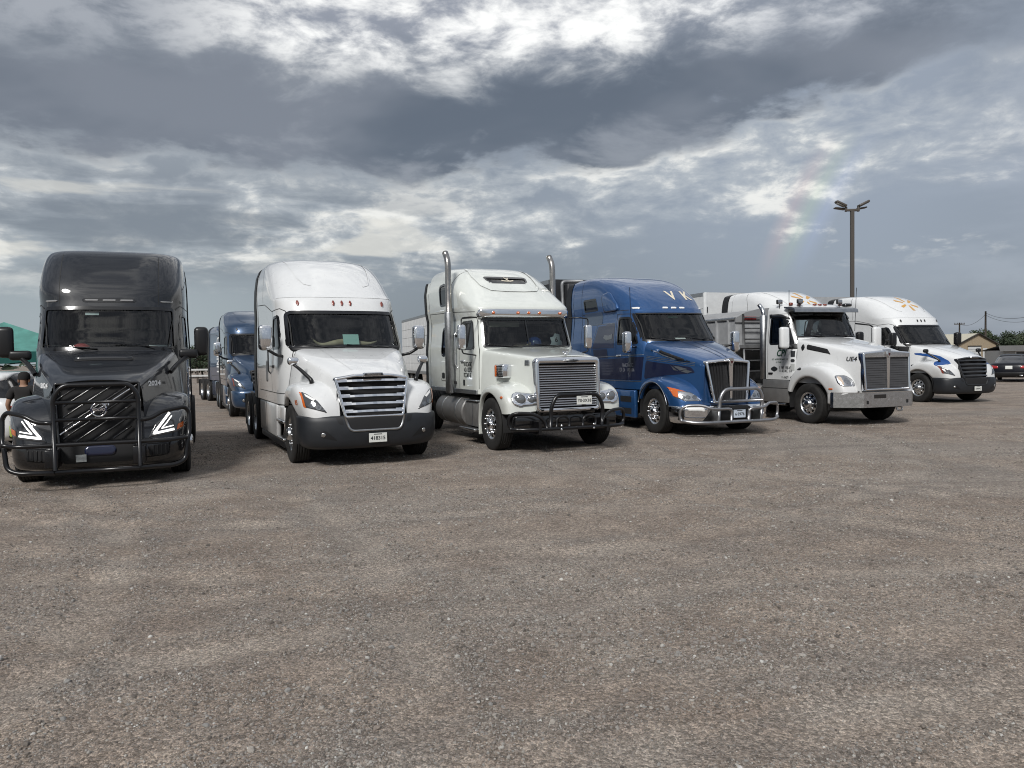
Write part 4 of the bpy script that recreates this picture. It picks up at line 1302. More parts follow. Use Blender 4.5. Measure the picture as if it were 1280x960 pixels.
# ================================================================== truck: square-nosed classic with tall stacks
def classic_truck(label, o, yaw):
    t = new_truck(label, o, yaw)
    paint = WHITE2
    YR = 5.0
    keys = [(1.02, 1.10, 1.66, 0.5, 4.2, YR), (1.90, 1.10, 1.74, 0.5, 4.4, YR), (2.2, 1.075, 1.83, 0.5, 4.4, YR), (2.56, 1.05, 1.94, 0.5, 4.4, YR), (2.60, 1.06, 1.92, 0.5, 4.4, YR), (2.76, 1.09, 1.93, 0.5, 4.4, YR), (2.82, 1.10, 1.98, 0.6, 4.2, YR),
            (3.0, 1.11, 2.24, 0.8, 3.6, YR), (3.25, 1.12, 2.62, 1.0, 3.2, YR), (3.48, 1.08, 3.0, 1.05, 3.0, YR), (3.64, 1.02, 3.32, 1.0, 2.9, YR), (3.73, 0.93, 3.62, 0.8, 2.8, YR), (3.775, 0.8, 3.95, 0.6, 2.6, YR), (3.79, 0.55, 4.3, 0.4, 2.4, YR)]
    m = shell(keys, 100, 44, 70); bv = m.bvh()
    ws = rpoly([(-0.97, 1.95), (0.97, 1.95), (0.935, 2.54), (-0.935, 2.54)], 0.06)
    m, w = window(t, m, bv, ws, 'y', -1, 'windshield', GLASS, 0.035)
    obj('centre_pillar', ribbon(bv, [(0, 1.95), (0, 2.54)], 'y', -1, 0.03, 0.002), FRIT, w)
    for sx in (-1, 1):
        m, _ = window(t, m, bv, rpoly([(2.02, 1.93), (2.85, 1.93), (2.85, 2.50), (2.22, 2.50)], 0.06), 'x', sx)
        m, _ = window(t, m, bv, rpoly([(3.62, 2.92), (4.18, 2.92), (4.20, 3.38), (3.85, 3.40), (3.62, 3.28)], 0.08), 'x', sx, 'sleeper_window')
        m, _ = window(t, m, bv, rrect(3.86, 4.16, 1.80, 2.42, 0.10), 'x', sx, 'sleeper_window')
    rw = rpoly([(-0.44, 3.345), (0.44, 3.345), (0.50, 3.485), (-0.50, 3.485)], 0.05)
    m, rwo = window(t, m, bv, rw, 'y', -1, 'roof_window', SIDEGLASS, 0.03, cond=lambda c: c[:, 1] < 4)
    cab = obj('cab', m, paint, t, auto=50)
    obj('roof_emblem', join([ribbon(bv, [(-0.14, 3.40), (-0.06, 3.385), (0.06, 3.385), (0.14, 3.40)], 'y', -1, 0.022, 0.012), ribbon(bv, [(-0.04, 3.47), (0.0, 3.42), (0.04, 3.385)], 'y', -1, 0.022, 0.014), ribbon(bv, [(0.05, 3.47), (0.0, 3.42)], 'y', -1, 0.018, 0.013)]), CREAMINK, rwo)
    # raised roof moulding
    obj('roof_moulding', join([ribbon(bv, [(s * 0.66, 3.72), (s * 0.70, 3.5), (s * 0.66, 3.28), (s * 0.52, 3.17), (s * 0.2, 3.15), (0, 3.15)], 'y', -1, 0.05, 0.014) for s in (-1, 1)]), paint, cab)
    v = obj('sun_visor', patch(bv, rpoly([(-1.0, 2.585), (1.0, 2.585), (0.985, 2.715), (-0.985, 2.715)], 0.03), 'y', -1, 0.05, 0.03, 0.06), CHROME, cab)
    for x in (-0.72, -0.19, 0.05, 0.29, 0.78):
        obj('marker_light', lathe([(0.0005, -0.05), (0.02, -0.045), (0.032, -0.015), (0.034, 0.02)], 14, 'y', (x, float(bv.ray_cast(Vector((x, -4, 2.65)), Vector((0, 1, 0)))[0].y) - 0.055, 2.65)), AMBER, v)
    for sx in (-1, 1):
        for ln in ([(1.86, 1.12), (1.88, 1.90), (2.10, 2.56), (2.92, 2.58), (2.94, 1.12)], [(3.34, 1.1), (3.34, 2.7), (3.40, 3.45), (3.5, 3.7)], [(2.1, 2.68), (3.3, 2.74), (4.98, 2.78)], [(3.7, 2.0), (3.72, 3.2)]):
            obj('panel_gap', ribbon(bv, ln, 'x', sx, 0.012), SEAM, cab)
        obj('door_handle', bx(sx * 1.08, sx * 1.13, 2.62, 2.82, 1.66, 1.70, 0.012), CHROME, cab)
        obj('grab_handle', tube(fpath([(sx * 1.10, 3.06, 1.55), (sx * 1.16, 3.06, 1.6), (sx * 1.16, 3.06, 2.25), (sx * 1.10, 3.06, 2.3)], 0.04), 0.014, 8), CHROME, cab)
        ho = obj('storage_hatch', patch(bv, rrect(3.85, 4.2, 1.25, 1.68, 0.05), 'x', sx, 0.006, 0.03, 0.01), paint, cab)
        obj('hatch_vent', patch(bv, rrect(3.93, 4.12, 1.30, 1.42, 0.02), 'x', sx, 0.010, 0.02), PLASTIC, ho)
        obj('rocker_panel', bx(sx * 1.06, sx * 1.115, 1.9, YR, 1.01, 1.10, 0.01), BRUSHED, cab, smooth=False)
        # stacks: pipe over a wider heat shield
        st = obj('exhaust_stack', tube(fpath([(sx * 1.24, 3.17, 1.02), (sx * 1.24, 3.17, 3.70), (sx * 1.24, 3.20, 3.86), (sx * 1.24, 3.34, 4.02)], 0.14, 10), 0.066, 16), mat('stack_steel', (0.40, 0.385, 0.365), 0.24, metal=1.0, var=0.2), t)
        sh = lathe([(0.078, 1.0), (0.094, 1.01), (0.094, 2.72), (0.088, 2.74), (0.066, 2.745)], 20, 'z', (sx * 1.24, 3.17, 0)).flip()
        obj('heat_shield', fixn(sh), BRUSHED, st)
        for zz in (1.2, 2.2):
            obj('stack_bracket', bx(sx * 1.08, sx * 1.24, 3.12, 3.22, zz, zz + 0.05), FRAME, st, smooth=False)
    # lettering on the near door
    fine_print(cab, bv, (2.42, 1.62), 3, 'x', -1, INK, 0.075, 0.50, 4)
    obj('door_sticker', patch(bv, rrect(2.60, 2.70, 1.18, 1.29, 0.01), 'x', -1, 0.005, 0.02), INK, cab)
    extender(t, YR, YR + 0.2, 1.05, keys, paint, 0.16, 1.06)
    # bonnet
    hm = hood([(1.82, 1.0, 1.945, 1.915, 1.05, 1.0, 0.8), (1.5, 0.95, 1.92, 1.885, 1.0, 1.0, 0.85), (1.0, 0.84, 1.87, 1.83, 0.88, 0.95, 0.9), (0.5, 0.73, 1.815, 1.775, 0.76, 0.9, 0.9), (0.18, 0.665, 1.775, 1.735, 0.69, 0.8, 0.9), (0.12, 0.655, 1.765, 1.725, 0.67, 0.75, 0.9), (0.10, 0.65, 1.75, 1.71, 0.665, 0.74, 0.9)])
    hd = obj('hood', hm, paint, t, auto=45); hb = hm.bvh()
    nose_panel(hd, (0.125, 0.65, 1.75, 1.71, 0.665, 0.74, 0.9), paint, -0.05)
    for sx in (-1, 1):
        it = obj('air_intake', bx(sx * 0.78, sx * 0.99, 0.80, 1.22, 1.36, 1.62, 0.03), CHROME, hd)
        for i in range(7):
            obj('intake_louvre', bx(sx * 0.985, sx * 1.0, 0.83, 1.10, 1.385 + i * 0.031, 1.398 + i * 0.031), VOID, it, smooth=False)
        obj('side_marker', bx(sx * 0.985, sx * 1.0, 1.125, 1.19, 1.38, 1.60, 0.01), AMBER, it)
        obj('hood_latch', patch(hb, rrect(0.26, 0.38, 1.60, 1.68, 0.01), 'x', sx, 0.012, 0.03, 0.012), BRUSHED, hd)
    orn = obj('hood_ornament', join([tube([(-0.06, 0.16, 1.84), (0, 0.13, 1.815), (0.06, 0.16, 1.84)], 0.014, 8), box((0, 0.15, 1.795), (0.05, 0.06, 0.05), 0.015), tube([(-0.045, 0.12, 1.82), (0.05, 0.2, 1.80)], 0.012, 6)]), CHROME, hd)
    # grille
    yf = lambda x, z: 0.065 + 0.03 * (z - 0.8)
    outer = rpoly([(-0.66, 0.74), (0.66, 0.74), (0.665, 1.735), (-0.665, 1.735)], 0.10)
    inner = rpoly([(-0.575, 0.82), (0.575, 0.82), (0.58, 1.625), (-0.58, 1.625)], 0.03)
    g = obj('grille', ring3d(outer, inner, yf, 0.07, 0.10), CHROME, t, auto=60)
    obj('grille_screen', panel(outer, yf, off=0.05), VOID, g, smooth=False)
    for i in range(18):
        z = 0.855 + i * 0.0425
        obj('grille_slat', bar(z, -0.58, 0.58, 0.026, 0.030, yf, 4), mat('bright_slat', (0.46, 0.46, 0.47), 0.25, metal=1.0), g, smooth=False)
    nb = obj('nameplate', fixn(prism(ell(0.05, 1.672, 0.17, 0.028), 'y', 0.02, 0.06)), BRUSHED, g)
    text('nameplate_text', 'Freightliner', 0.06, (0.05, 0.02, 1.672), 'y', -1, INK, nb, off=0.003, shear=0.3, bold=0.001)
    # wings with twin round lamps
    fst = [(1.66, 0.24, 1.19, 0.06), (1.66, 0.60, 1.195, 0.07), (1.60, 0.95, 1.20, 0.09), (1.40, 1.18, 1.21, 0.10), (1.05, 1.285, 1.215, 0.11), (0.68, 1.28, 1.215, 0.11), (0.36, 1.215, 1.21, 0.13), (0.17, 1.09, 1.20, 0.15), (0.09, 0.92, 1.19, 0.16), (0.07, 0.74, 1.18, 0.16)]
    fm = fender(fst, 1.0, ([0.05, 0.3, 1.8], [0.62, 0.60, 0.80]), 0.92, 0.60, 0.5, 0.72, zbr=0.24)
    for sx in (-1, 1):
        mm = fm if sx > 0 else fm.mirror(); fb = mm.bvh()
        fo = obj('fender', mm, paint, t)
        P = rpoly([(sx * 0.62, 0.89), (sx * 0.98, 0.86), (sx * 1.075, 0.90), (sx * 1.075, 1.06), (sx * 0.98, 1.10), (sx * 0.62, 1.065)][::sx], 0.08)
        hl = obj('headlight', patch(fb, P, 'y', -1, 0.03, 0.018, 0.05), CHROME, fo)
        for cx_, rr in ((0.72, 0.080), (0.945, 0.098)):
            h = fb.ray_cast(Vector((sx * cx_, -4, 0.98)), Vector((0, 1, 0)))
            y0 = h[0].y - 0.03
            ry = 0 if cx_ < 0.8 else sx * R(18)
            lens = lathe([(0.0005, -0.035), (rr * 0.5, -0.03), (rr * 0.85, -0.015), (rr, 0.0)], 24, 'y').rot('Z', ry).move((sx * cx_, y0, 0.98))
            ringm = lathe([(rr * 0.97, -0.004), (rr * 1.05, -0.014), (rr * 1.14, 0.0), (rr * 1.14, 0.03)], 24, 'y').rot('Z', ry).move((sx * cx_, y0, 0.98))
            obj('lamp_lens', fixn(lens), mat('sealed_beam_glass', (0.17, 0.18, 0.19), 0.08, metal=0.5, coat=1.0, bump=0.15, bscale=90), hl)
            obj('lamp_ring', fixn(ringm), CHROME, hl)
        obj('turn_signal', patch(fb, ell(0.36, 1.02, 0.045, 0.022, 14), 'x', sx, 0.012, 0.012, 0.01), AMBER, fo)
    # dark bumper beam and tube guard
    obj('bumper', join([bx(-1.05, 1.05, 0.10, 0.28, 0.46, 0.70, 0.04), bx(-0.6, 0.6, 0.12, 0.3, 0.68, 0.78, 0.02)]), GLOSSBLACK, t)
    gy = -0.20
    gd = obj('grille_guard', tube(fpath([(-0.47, gy + 0.05, 0.45), (-0.47, gy, 0.86), (-0.36, gy, 1.06), (0.46, gy, 1.06), (0.58, gy, 0.86), (0.58, gy + 0.05, 0.45)], 0.10), 0.036, 12), BLACKTUBE, t)
    obj('guard_bar', tube(fpath([(-1.14, 0.06, 0.46), (-0.95, -0.1, 0.455), (-0.7, gy + 0.03, 0.455), (0.75, gy + 0.03, 0.455), (1.0, -0.1, 0.455), (1.16, 0.06, 0.46)], 0.1), 0.034, 10), BLACKTUBE, gd)
    for sx in (-1, 1):
        obj('guard_wing', tube(fpath([(sx * 1.14, 0.06, 0.46), (sx * 1.19, 0.08, 0.54), (sx * 1.18, 0.06, 0.70), (sx * 1.08, -0.02, 0.755), (sx * 0.80, -0.12, 0.74), (sx * 0.62, gy + 0.02, 0.64), (sx * 0.55, gy + 0.02, 0.48)], 0.1), 0.030, 10), BLACKTUBE, gd)
        obj('guard_hoop', tube(fpath([(sx * 0.40 + 0.05, gy + 0.04, 0.46), (sx * 0.40 + 0.05, gy + 0.04, 0.64), (sx * 0.24 + 0.05, gy + 0.05, 0.68), (sx * 0.14 + 0.05, gy + 0.05, 0.62), (sx * 0.14 + 0.05, gy + 0.05, 0.46)], 0.07), 0.024, 8), BLACKTUBE, gd)
        obj('guard_bracket', bx(sx * 0.66, sx * 0.72, gy, 0.25, 0.36, 0.6, 0.01), BLACKTUBE, gd, smooth=False)
        for dz_ in (0.0, 0.07):
            obj('guard_bolt', lathe([(0.0005, -0.02), (0.018, -0.02), (0.02, 0.0)], 8, 'y', (sx * 0.33 + 0.05, gy - 0.01, 0.44 + dz_)), CHROME, gd)
    pl = plate(t, (0.17, -0.25, 0.955), 0.31, 0.155, 'Y0·3X18', 0.078)
    obj('plate_bracket', bx(0.14, 0.2, -0.245, -0.2, 0.86, 1.06), FRAME, pl, smooth=False)
    # mirrors on looped brackets
    for sx in (-1, 1):
        mirror(t, (sx * 1.42, 1.86, 2.16), (0.17, 0.12, 0.50), CHROME, [[(sx * 1.04, 2.0, 2.56), (sx * 1.22, 1.86, 2.56), (sx * 1.42, 1.86, 2.54), (sx * 1.42, 1.86, 2.40)], [(sx * 1.09, 1.95, 1.80), (sx * 1.40, 1.86, 1.84), (sx * 1.42, 1.86, 1.94)]], r=0.014)
    for p in (((-0.15, 1.96), (-0.5, 1.98), (-0.88, 2.01)), ((0.85, 1.96), (0.5, 1.98), (0.1, 2.01))):
        wiper(t, bv, *p)
    interior(t, 1.82, 1.93, 0.92, 3.3, 2.7)
    # tanks, battery box and steps
    for sx in (-1, 1):
        tk = obj('fuel_tank', lathe([(0.0005, 2.62), (0.30, 2.62), (0.325, 2.645), (0.325, 4.40), (0.30, 4.425), (0.0005, 4.425)], 36, 'y', (sx * 0.86, 0, 0.62)), DULL, t, auto=40)
        for y in (3.05, 3.95):
            obj('tank_strap', lathe([(0.327, y - 0.03), (0.332, y - 0.03), (0.332, y + 0.03), (0.327, y + 0.03)], 36, 'y', (sx * 0.86, 0, 0.62)), BRUSHED, tk)
        obj('filler_cap', lathe([(0.05, -0.02), (0.05, 0.05), (0.0005, 0.05)], 14, 'z', (sx * 0.92, 4.0, 0.93)), ALU, tk)
        bb_ = obj('battery_box', bx(sx * 0.62, sx * 1.12, 1.74, 2.58, 0.36, 0.86, 0.03), DULL, t)
        obj('step', bx(sx * 0.8, sx * 1.24, 1.74, 2.62, 0.29, 0.34, 0.012), ALU, bb_)
        obj('step', bx(sx * 0.9, sx * 1.16, 1.78, 2.55, 0.87, 0.90, 0.01), ALU, bb_)
        obj('box_strap', bx(sx * 1.118, sx * 1.126, 2.1, 2.14, 0.37, 0.85), BRUSHED, bb_, smooth=False)
    wheel_wells(t, 1.0)
    for sx in (-1, 1):
        wheel(t, sx, 1.0, rim='rim_chrome')
    chassis(t, 0.25, 7.8, (1.0, 5.9, 7.22))
    return t


# ================================================================== truck: blue sleeper with split grille and bright guard
def blue_truck(label, o, yaw):
    t = new_truck(label, o, yaw)
    paint = BLUE; YR = 5.65
    keys = [(0.95, 1.19, 1.62, 1.2, 3.2, YR), (1.6, 1.19, 1.66, 1.2, 3.2, YR), (2.05, 1.18, 1.80, 1.15, 3.2, YR), (2.4, 1.15, 2.05, 1.1, 3.2, YR), (2.76, 1.12, 2.31, 1.1, 3.2, YR), (2.84, 1.125, 2.36, 1.1, 3.2, YR), (2.92, 1.13, 2.44, 1.15, 3.1, YR),
            (3.15, 1.14, 2.72, 1.2, 3.5, YR), (3.4, 1.125, 3.10, 1.25, 3.5, YR), (3.6, 1.09, 3.52, 1.25, 3.4, YR), (3.74, 1.03, 4.0, 1.1, 3.2, YR), (3.81, 0.93, 4.45, 0.8, 3.0, YR), (3.84, 0.7, 4.95, 0.4, 2.6, YR)]
    m = shell(keys, 100, 44, 74); bv = m.bvh()
    ws = rpoly([(-1.0, 2.08), (1.0, 2.08), (0.97, 2.76), (-0.97, 2.76)], 0.06)
    m, w = window(t, m, bv, ws, 'y', -1, 'windshield', GLASS, 0.035)
    for sx in (-1, 1):
        m, _ = window(t, m, bv, rpoly([(2.18, 2.02), (3.02, 2.02), (3.02, 2.66), (2.62, 2.66), (2.32, 2.36)], 0.05), 'x', sx)
        m, _ = window(t, m, bv, rpoly([(4.15, 2.92), (4.95, 2.92), (5.0, 3.22), (4.25, 3.22)], 0.04), 'x', sx, 'sleeper_window')
    cab = obj('cab', m, paint, t, auto=50)
    for sx in (-1, 1):
        for ln in ([(1.95, 1.15), (1.97, 2.0), (2.3, 2.46), (2.55, 2.74), (3.1, 2.76), (3.12, 1.15)], [(5.12, 1.0), (5.12, 3.74)], [(2.7, 2.84), (5.1, 2.84)]):
            obj('panel_gap', ribbon(bv, ln, 'x', sx, 0.014), SEAM, cab)
        # fairing bulge between cab and sleeper
        obj('cab_fairing', patch(bv, rpoly([(3.05, 2.86), (3.75, 2.86), (3.85, 3.28), (3.5, 3.33), (3.1, 3.0)], 0.10), 'x', sx, 0.05, 0.03, 0.06), paint, cab)
        obj('air_panel', patch(bv, rrect(3.9, 4.95, 2.55, 2.86, 0.03), 'x', sx, 0.006, 0.04), mat('blue_grey_panel', (0.045, 0.075, 0.13), 0.35, metal=0.4, coat=1.0), cab)
        # dark graphics with silver pin lines
        gr = obj('side_graphic', patch(bv, rpoly([(1.96, 1.18), (5.0, 1.18), (5.0, 1.62), (3.9, 1.66), (1.96, 1.70)], 0.02), 'x', sx, 0.004, 0.05), NAVY, cab)
        obj('side_graphic', patch(bv, rpoly([(3.2, 1.95), (4.4, 1.95), (4.1, 2.50), (3.2, 2.52)], 0.03), 'x', sx, 0.004, 0.05), NAVY, cab)
        obj('side_graphic', patch(bv, rpoly([(3.5, 1.70), (4.3, 1.70), (4.35, 1.90), (3.55, 1.90)], 0.02), 'x', sx, 0.0045, 0.05), NAVY, cab)
        for ln in ([(1.96, 1.76), (3.9, 1.72), (5.0, 1.70)], [(1.96, 1.14), (5.0, 1.14)], [(3.2, 2.55), (4.15, 2.55), (4.5, 1.92), (4.45, 1.74)]):
            obj('pin_stripe', ribbon(bv, ln, 'x', sx, 0.014, 0.006), BRUSHED, cab)
        obj('winged_decal', patch(bv, rpoly([(3.3, 2.16), (3.62, 2.14), (3.78, 2.2), (3.72, 2.27), (3.5, 2.25), (3.3, 2.28)], 0.02), 'x', sx, 0.009, 0.03), BRUSHED, cab)
        obj('door_handle', bx(sx * 1.16, sx * 1.215, 2.80, 3.02, 1.72, 1.77, 0.015), CHROME, cab)
    fine_print(cab, bv, (2.55, 1.52), 2, 'x', -1, mat('grey_decal', (0.16, 0.17, 0.2), 0.4), 0.075, 0.62, 9)
    text('roof_lettering', 'V  K', 0.32, (0.44, 3.20), 'y', -1, CREAMINK, cab, bv, 0.008, bold=0.010, stretch=1.15)
    for x in (-0.88, -0.2, 0.03, 0.26, 0.92):
        obj('marker_light', patch(bv, rrect(x - 0.07, x + 0.07, 2.862, 2.892, 0.012), 'y', -1, 0.016, 0.012, 0.015), CLEARLED, cab)
    obj('aerial', tube([(-1.15, 2.35, 2.0), (-1.17, 2.36, 3.35)], 0.007, 6), FRAME, cab)
    extender(t, YR, YR + 0.16, 0.95, keys, paint, 0.34)
    hm = hood([(1.95, 1.01, 2.09, 2.03, 1.13, 1.0, 0.3), (1.6, 0.97, 2.03, 1.95, 1.08, 1.0, 0.35), (1.15, 0.86, 1.93, 1.82, 0.94, 0.95, 0.45), (0.75, 0.74, 1.83, 1.71, 0.80, 0.9, 0.5), (0.42, 0.63, 1.73, 1.62, 0.68, 0.85, 0.6), (0.24, 0.575, 1.66, 1.56, 0.61, 0.75, 0.6), (0.2, 0.565, 1.635, 1.54, 0.60, 0.72, 0.6)])
    hd = obj('hood', hm, paint, t, auto=60); hb = hm.bvh()
    nose_panel(hd, (0.235, 0.565, 1.635, 1.54, 0.60, 0.64, 0.6), paint, -0.03)
    obj('hood_ridge', join([ribbon(hb, [(s * 0.16, 1.8), (s * 0.11, 1.0), (s * 0.07, 0.3)], 'z', 1, 0.03, 0.012) for s in (-1, 1)]), paint, hd)
    for sx in (-1, 1):
        vt = obj('hood_vent', patch(hb, rpoly([(0.62, 1.615), (0.90, 1.70), (1.42, 1.85), (1.50, 1.83), (1.35, 1.765), (0.90, 1.64)], 0.02), 'x', sx, 0.006, 0.03, 0.01), VOID, hd)
        obj('vent_trim', ribbon(hb, [(1.72, 1.86), (1.50, 1.81), (1.35, 1.75), (0.90, 1.625), (0.58, 1.59)], 'x', sx, 0.022, 0.016), CHROME, vt)
        obj('side_graphic', patch(hb, rpoly([(0.42, 1.35), (0.55, 1.48), (1.85, 1.62), (1.85, 1.2), (1.3, 1.28)], 0.06), 'x', sx, 0.005, 0.03), NAVY, hd)
        for dz in (0.0, 0.035, 0.07):
            obj('pin_stripe', ribbon(hb, [(0.45, 1.50 + dz), (0.9, 1.56 + dz), (1.85, 1.66 + dz)], 'x', sx, 0.010, 0.006), BRUSHED, hd)
        for P in ([(0.50, 1.385), (0.62, 1.34), (0.80, 1.385), (0.66, 1.415)], [(0.62, 1.43), (0.82, 1.40), (1.0, 1.50), (0.84, 1.485)], [(0.86, 1.39), (0.98, 1.41), (1.08, 1.52), (1.0, 1.47)]):
            obj('winged_decal', patch(hb, rpoly(P, 0.012), 'x', sx, 0.010, 0.015), BRUSHED, hd)
    fst = [(2.02, 0.78, 1.19, 0.07), (1.99, 1.0, 1.195, 0.08), (1.80, 1.19, 1.20, 0.10), (1.45, 1.295, 1.205, 0.12), (1.10, 1.30, 1.205, 0.14), (0.80, 1.24, 1.20, 0.20), (0.52, 1.12, 1.18, 0.30), (0.34, 0.96, 1.17, 0.36), (0.26, 0.80, 1.16, 0.38), (0.24, 0.64, 1.16, 0.38)]
    fm = fender(fst, 1.30, ([0.2, 0.5], [0.56, 0.52]), 0.82, 0.64, 0.5, 0.62)
    for sx in (-1, 1):
        mm = fm if sx > 0 else fm.mirror(); fb = mm.bvh()
        fo = obj('fender', mm, paint, t)
        q = lambda P, r: rpoly([(sx * a, b) for a, b in P][::sx], r)
        hl = obj('headlight', patch(fb, q([(0.60, 0.76), (0.98, 0.76), (1.13, 0.84), (1.155, 1.05), (1.0, 0.985), (0.80, 0.93)], 0.025), 'y', -1, 0.007, 0.018, 0.02), REFLECTOR, fo)
        obj('turn_signal', patch(fb, q([(1.075, 0.83), (1.13, 0.86), (1.155, 1.05), (1.0, 0.985), (0.90, 0.952), (1.05, 0.965)], 0.008), 'y', -1, 0.012, 0.014), AMBER, hl)
        for cx_ in (0.76, 0.90, 1.0):
            obj('lamp_bowl', patch(fb, ell(sx * cx_, 0.835, 0.05, 0.042, 16), 'y', -1, 0.013, 0.012), mat('lamp_bowl_dark', (0.18, 0.19, 0.2), 0.1, metal=0.8, coat=1.0), hl)
        obj('arch_trim', tube([(sx * 1.212, 1.30 + 0.65 * math.cos(a), 0.5 + 0.65 * math.sin(a)) for a in np.linspace(R(15), R(165), 24)], 0.010, 6), BRUSHED, fo)
        mirror(t, (sx * 1.47, 1.95, 2.05), (0.20, 0.16, 0.50), CHROME, [[(sx * 1.12, 2.2, 1.95), (sx * 1.3, 2.02, 1.95), (sx * 1.42, 1.96, 1.98)]], r=0.03)
    yf = lambda x, z: 0.10 + 0.10 * (z - 0.7) / 0.9
    outer = rpoly([(-0.43, 0.70), (0.43, 0.70), (0.565, 1.60), (0.16, 1.635), (-0.16, 1.635), (-0.565, 1.60)], 0.07)
    g = obj('grille', ring3d(outer, inset(outer, 0.062), yf, 0.05, 0.12), CHROME, t, auto=40)
    obj('grille_screen', panel(outer, yf, off=0.04), VOID, g, smooth=False)
    obj('centre_bar', fixn(prism(rpoly([(-0.022, 0.72), (0.022, 0.72), (0.05, 1.5), (0.062, 1.66), (-0.062, 1.66), (-0.05, 1.5)], 0.02), 'y', 0.06, 0.22)), CHROME, g, auto=40)
    emblem_kw(g, 0.05, 1.57)
    for sx in (-1, 1):
        for i in range(6):
            x = sx * (0.10 + i * 0.06)
            obj('grille_slat', tube([(x, yf(x, 0.76) + 0.03, 0.765), (x * 1.22, yf(x, 1.54) + 0.03, 1.54)], 0.008, 5), VOID, g)
    # chrome bumper with swept ends
    bk = [(0.26, 1.05, 0.16, 0.6, 3.0, 0.72), (0.30, 1.12, 0.08, 0.6, 3.1, 0.68), (0.44, 1.165, 0.05, 0.6, 3.2, 0.64), (0.58, 1.17, 0.05, 0.6, 3.2, 0.64), (0.645, 1.165, 0.08, 0.6, 3.1, 0.66), (0.66, 1.12, 0.13, 0.6, 3.0, 0.66)]
    bm_ = shell(bk, 36, 50, 8); bb = bm_.bvh()
    bo = obj('bumper', bm_, CHROME, t, auto=50)
    obj('lower_intake', patch(bb, rpoly([(-0.72, 0.29), (0.72, 0.29), (0.46, 0.63), (-0.46, 0.63)], 0.03), 'y', -1, 0.004, 0.03), VOID, bo)
    for sx in (-1, 1):
        obj('fog_lamp', patch(bb, rpoly([(sx * 0.64, 0.54), (sx * 0.98, 0.56), (sx * 1.0, 0.62), (sx * 0.66, 0.62)][::sx], 0.02), 'y', -1, 0.010, 0.02, 0.01), CLEARLED, bo)
        obj('bumper_corner', patch(bb, rpoly([(sx * 1.05, 0.34), (sx * 1.12, 0.36), (sx * 1.13, 0.58), (sx * 1.06, 0.58)][::sx], 0.01), 'y', -1, 0.006, 0.02), GLOSSBLACK, bo)
    gy = -0.20
    gd = obj('grille_guard', tube(fpath([(-0.46, gy + 0.06, 0.40), (-0.46, gy, 0.84), (-0.34, gy, 1.01), (0.50, gy, 1.01), (0.60, gy, 0.84), (0.60, gy + 0.06, 0.40)], 0.11), 0.038, 12), TUBEALU, t)
    obj('guard_bar', tube([(-0.46, gy, 0.755), (0.60, gy, 0.755)], 0.030, 10), TUBEALU, gd)
    obj('guard_bar', tube(fpath([(-1.2, 0.10, 0.36), (-1.02, -0.06, 0.325), (-0.8, gy + 0.04, 0.32), (0.85, gy + 0.04, 0.32), (1.05, -0.06, 0.325), (1.22, 0.10, 0.36)], 0.1), 0.036, 12), TUBEALU, gd)
    for sx in (-1, 1):
        obj('guard_wing', tube(fpath([(sx * 1.2, 0.10, 0.36), (sx * 1.235, 0.12, 0.45), (sx * 1.23, 0.10, 0.60), (sx * 1.12, 0.02, 0.68), (sx * 0.84, -0.10, 0.685), (sx * 0.66, gy, 0.61), (sx * 0.50, gy, 0.60), (sx * 0.30 + 0.06, gy, 0.60), (sx * 0.22 + 0.06, gy + 0.02, 0.56), (sx * 0.22 + 0.06, gy + 0.04, 0.34)], 0.09), 0.032, 10), TUBEALU, gd)
        obj('guard_bracket', bx(sx * 0.50 + 0.06, sx * 0.56 + 0.06, gy + 0.02, 0.1, 0.30, 0.62, 0.01), BRUSHED, gd, smooth=False)
    plate(t, (0.12, -0.06, 0.475), 0.30, 0.17, '6·E976', 0.085, PLATEBLUE)
    for p in (((-0.15, 2.09), (-0.5, 2.11), (-0.9, 2.15)), ((0.85, 2.09), (0.45, 2.11), (0.0, 2.15))):
        wiper(t, bv, *p)
    interior(t, 1.86, 2.06, 0.95, 3.7, 2.85)
    for sx in (-1, 1):
        f = obj('side_fairing', join([bx(sx * 1.09, sx * 1.19, 2.15, YR, 0.28, 0.93, 0.03)]), paint, t)
        for zz in (0.36, 0.64):
            obj('step_recess', bx(sx * 1.186, sx * 1.194, 2.3, 2.85, zz, zz + 0.14), VOID, f, smooth=False)
    wheel_wells(t, 1.30, 0.645)
    for sx in (-1, 1):
        wheel(t, sx, 1.30, rim='rim_chrome')
    chassis(t, 0.6, 8.45, (1.30, 6.45, 7.78))
    return t


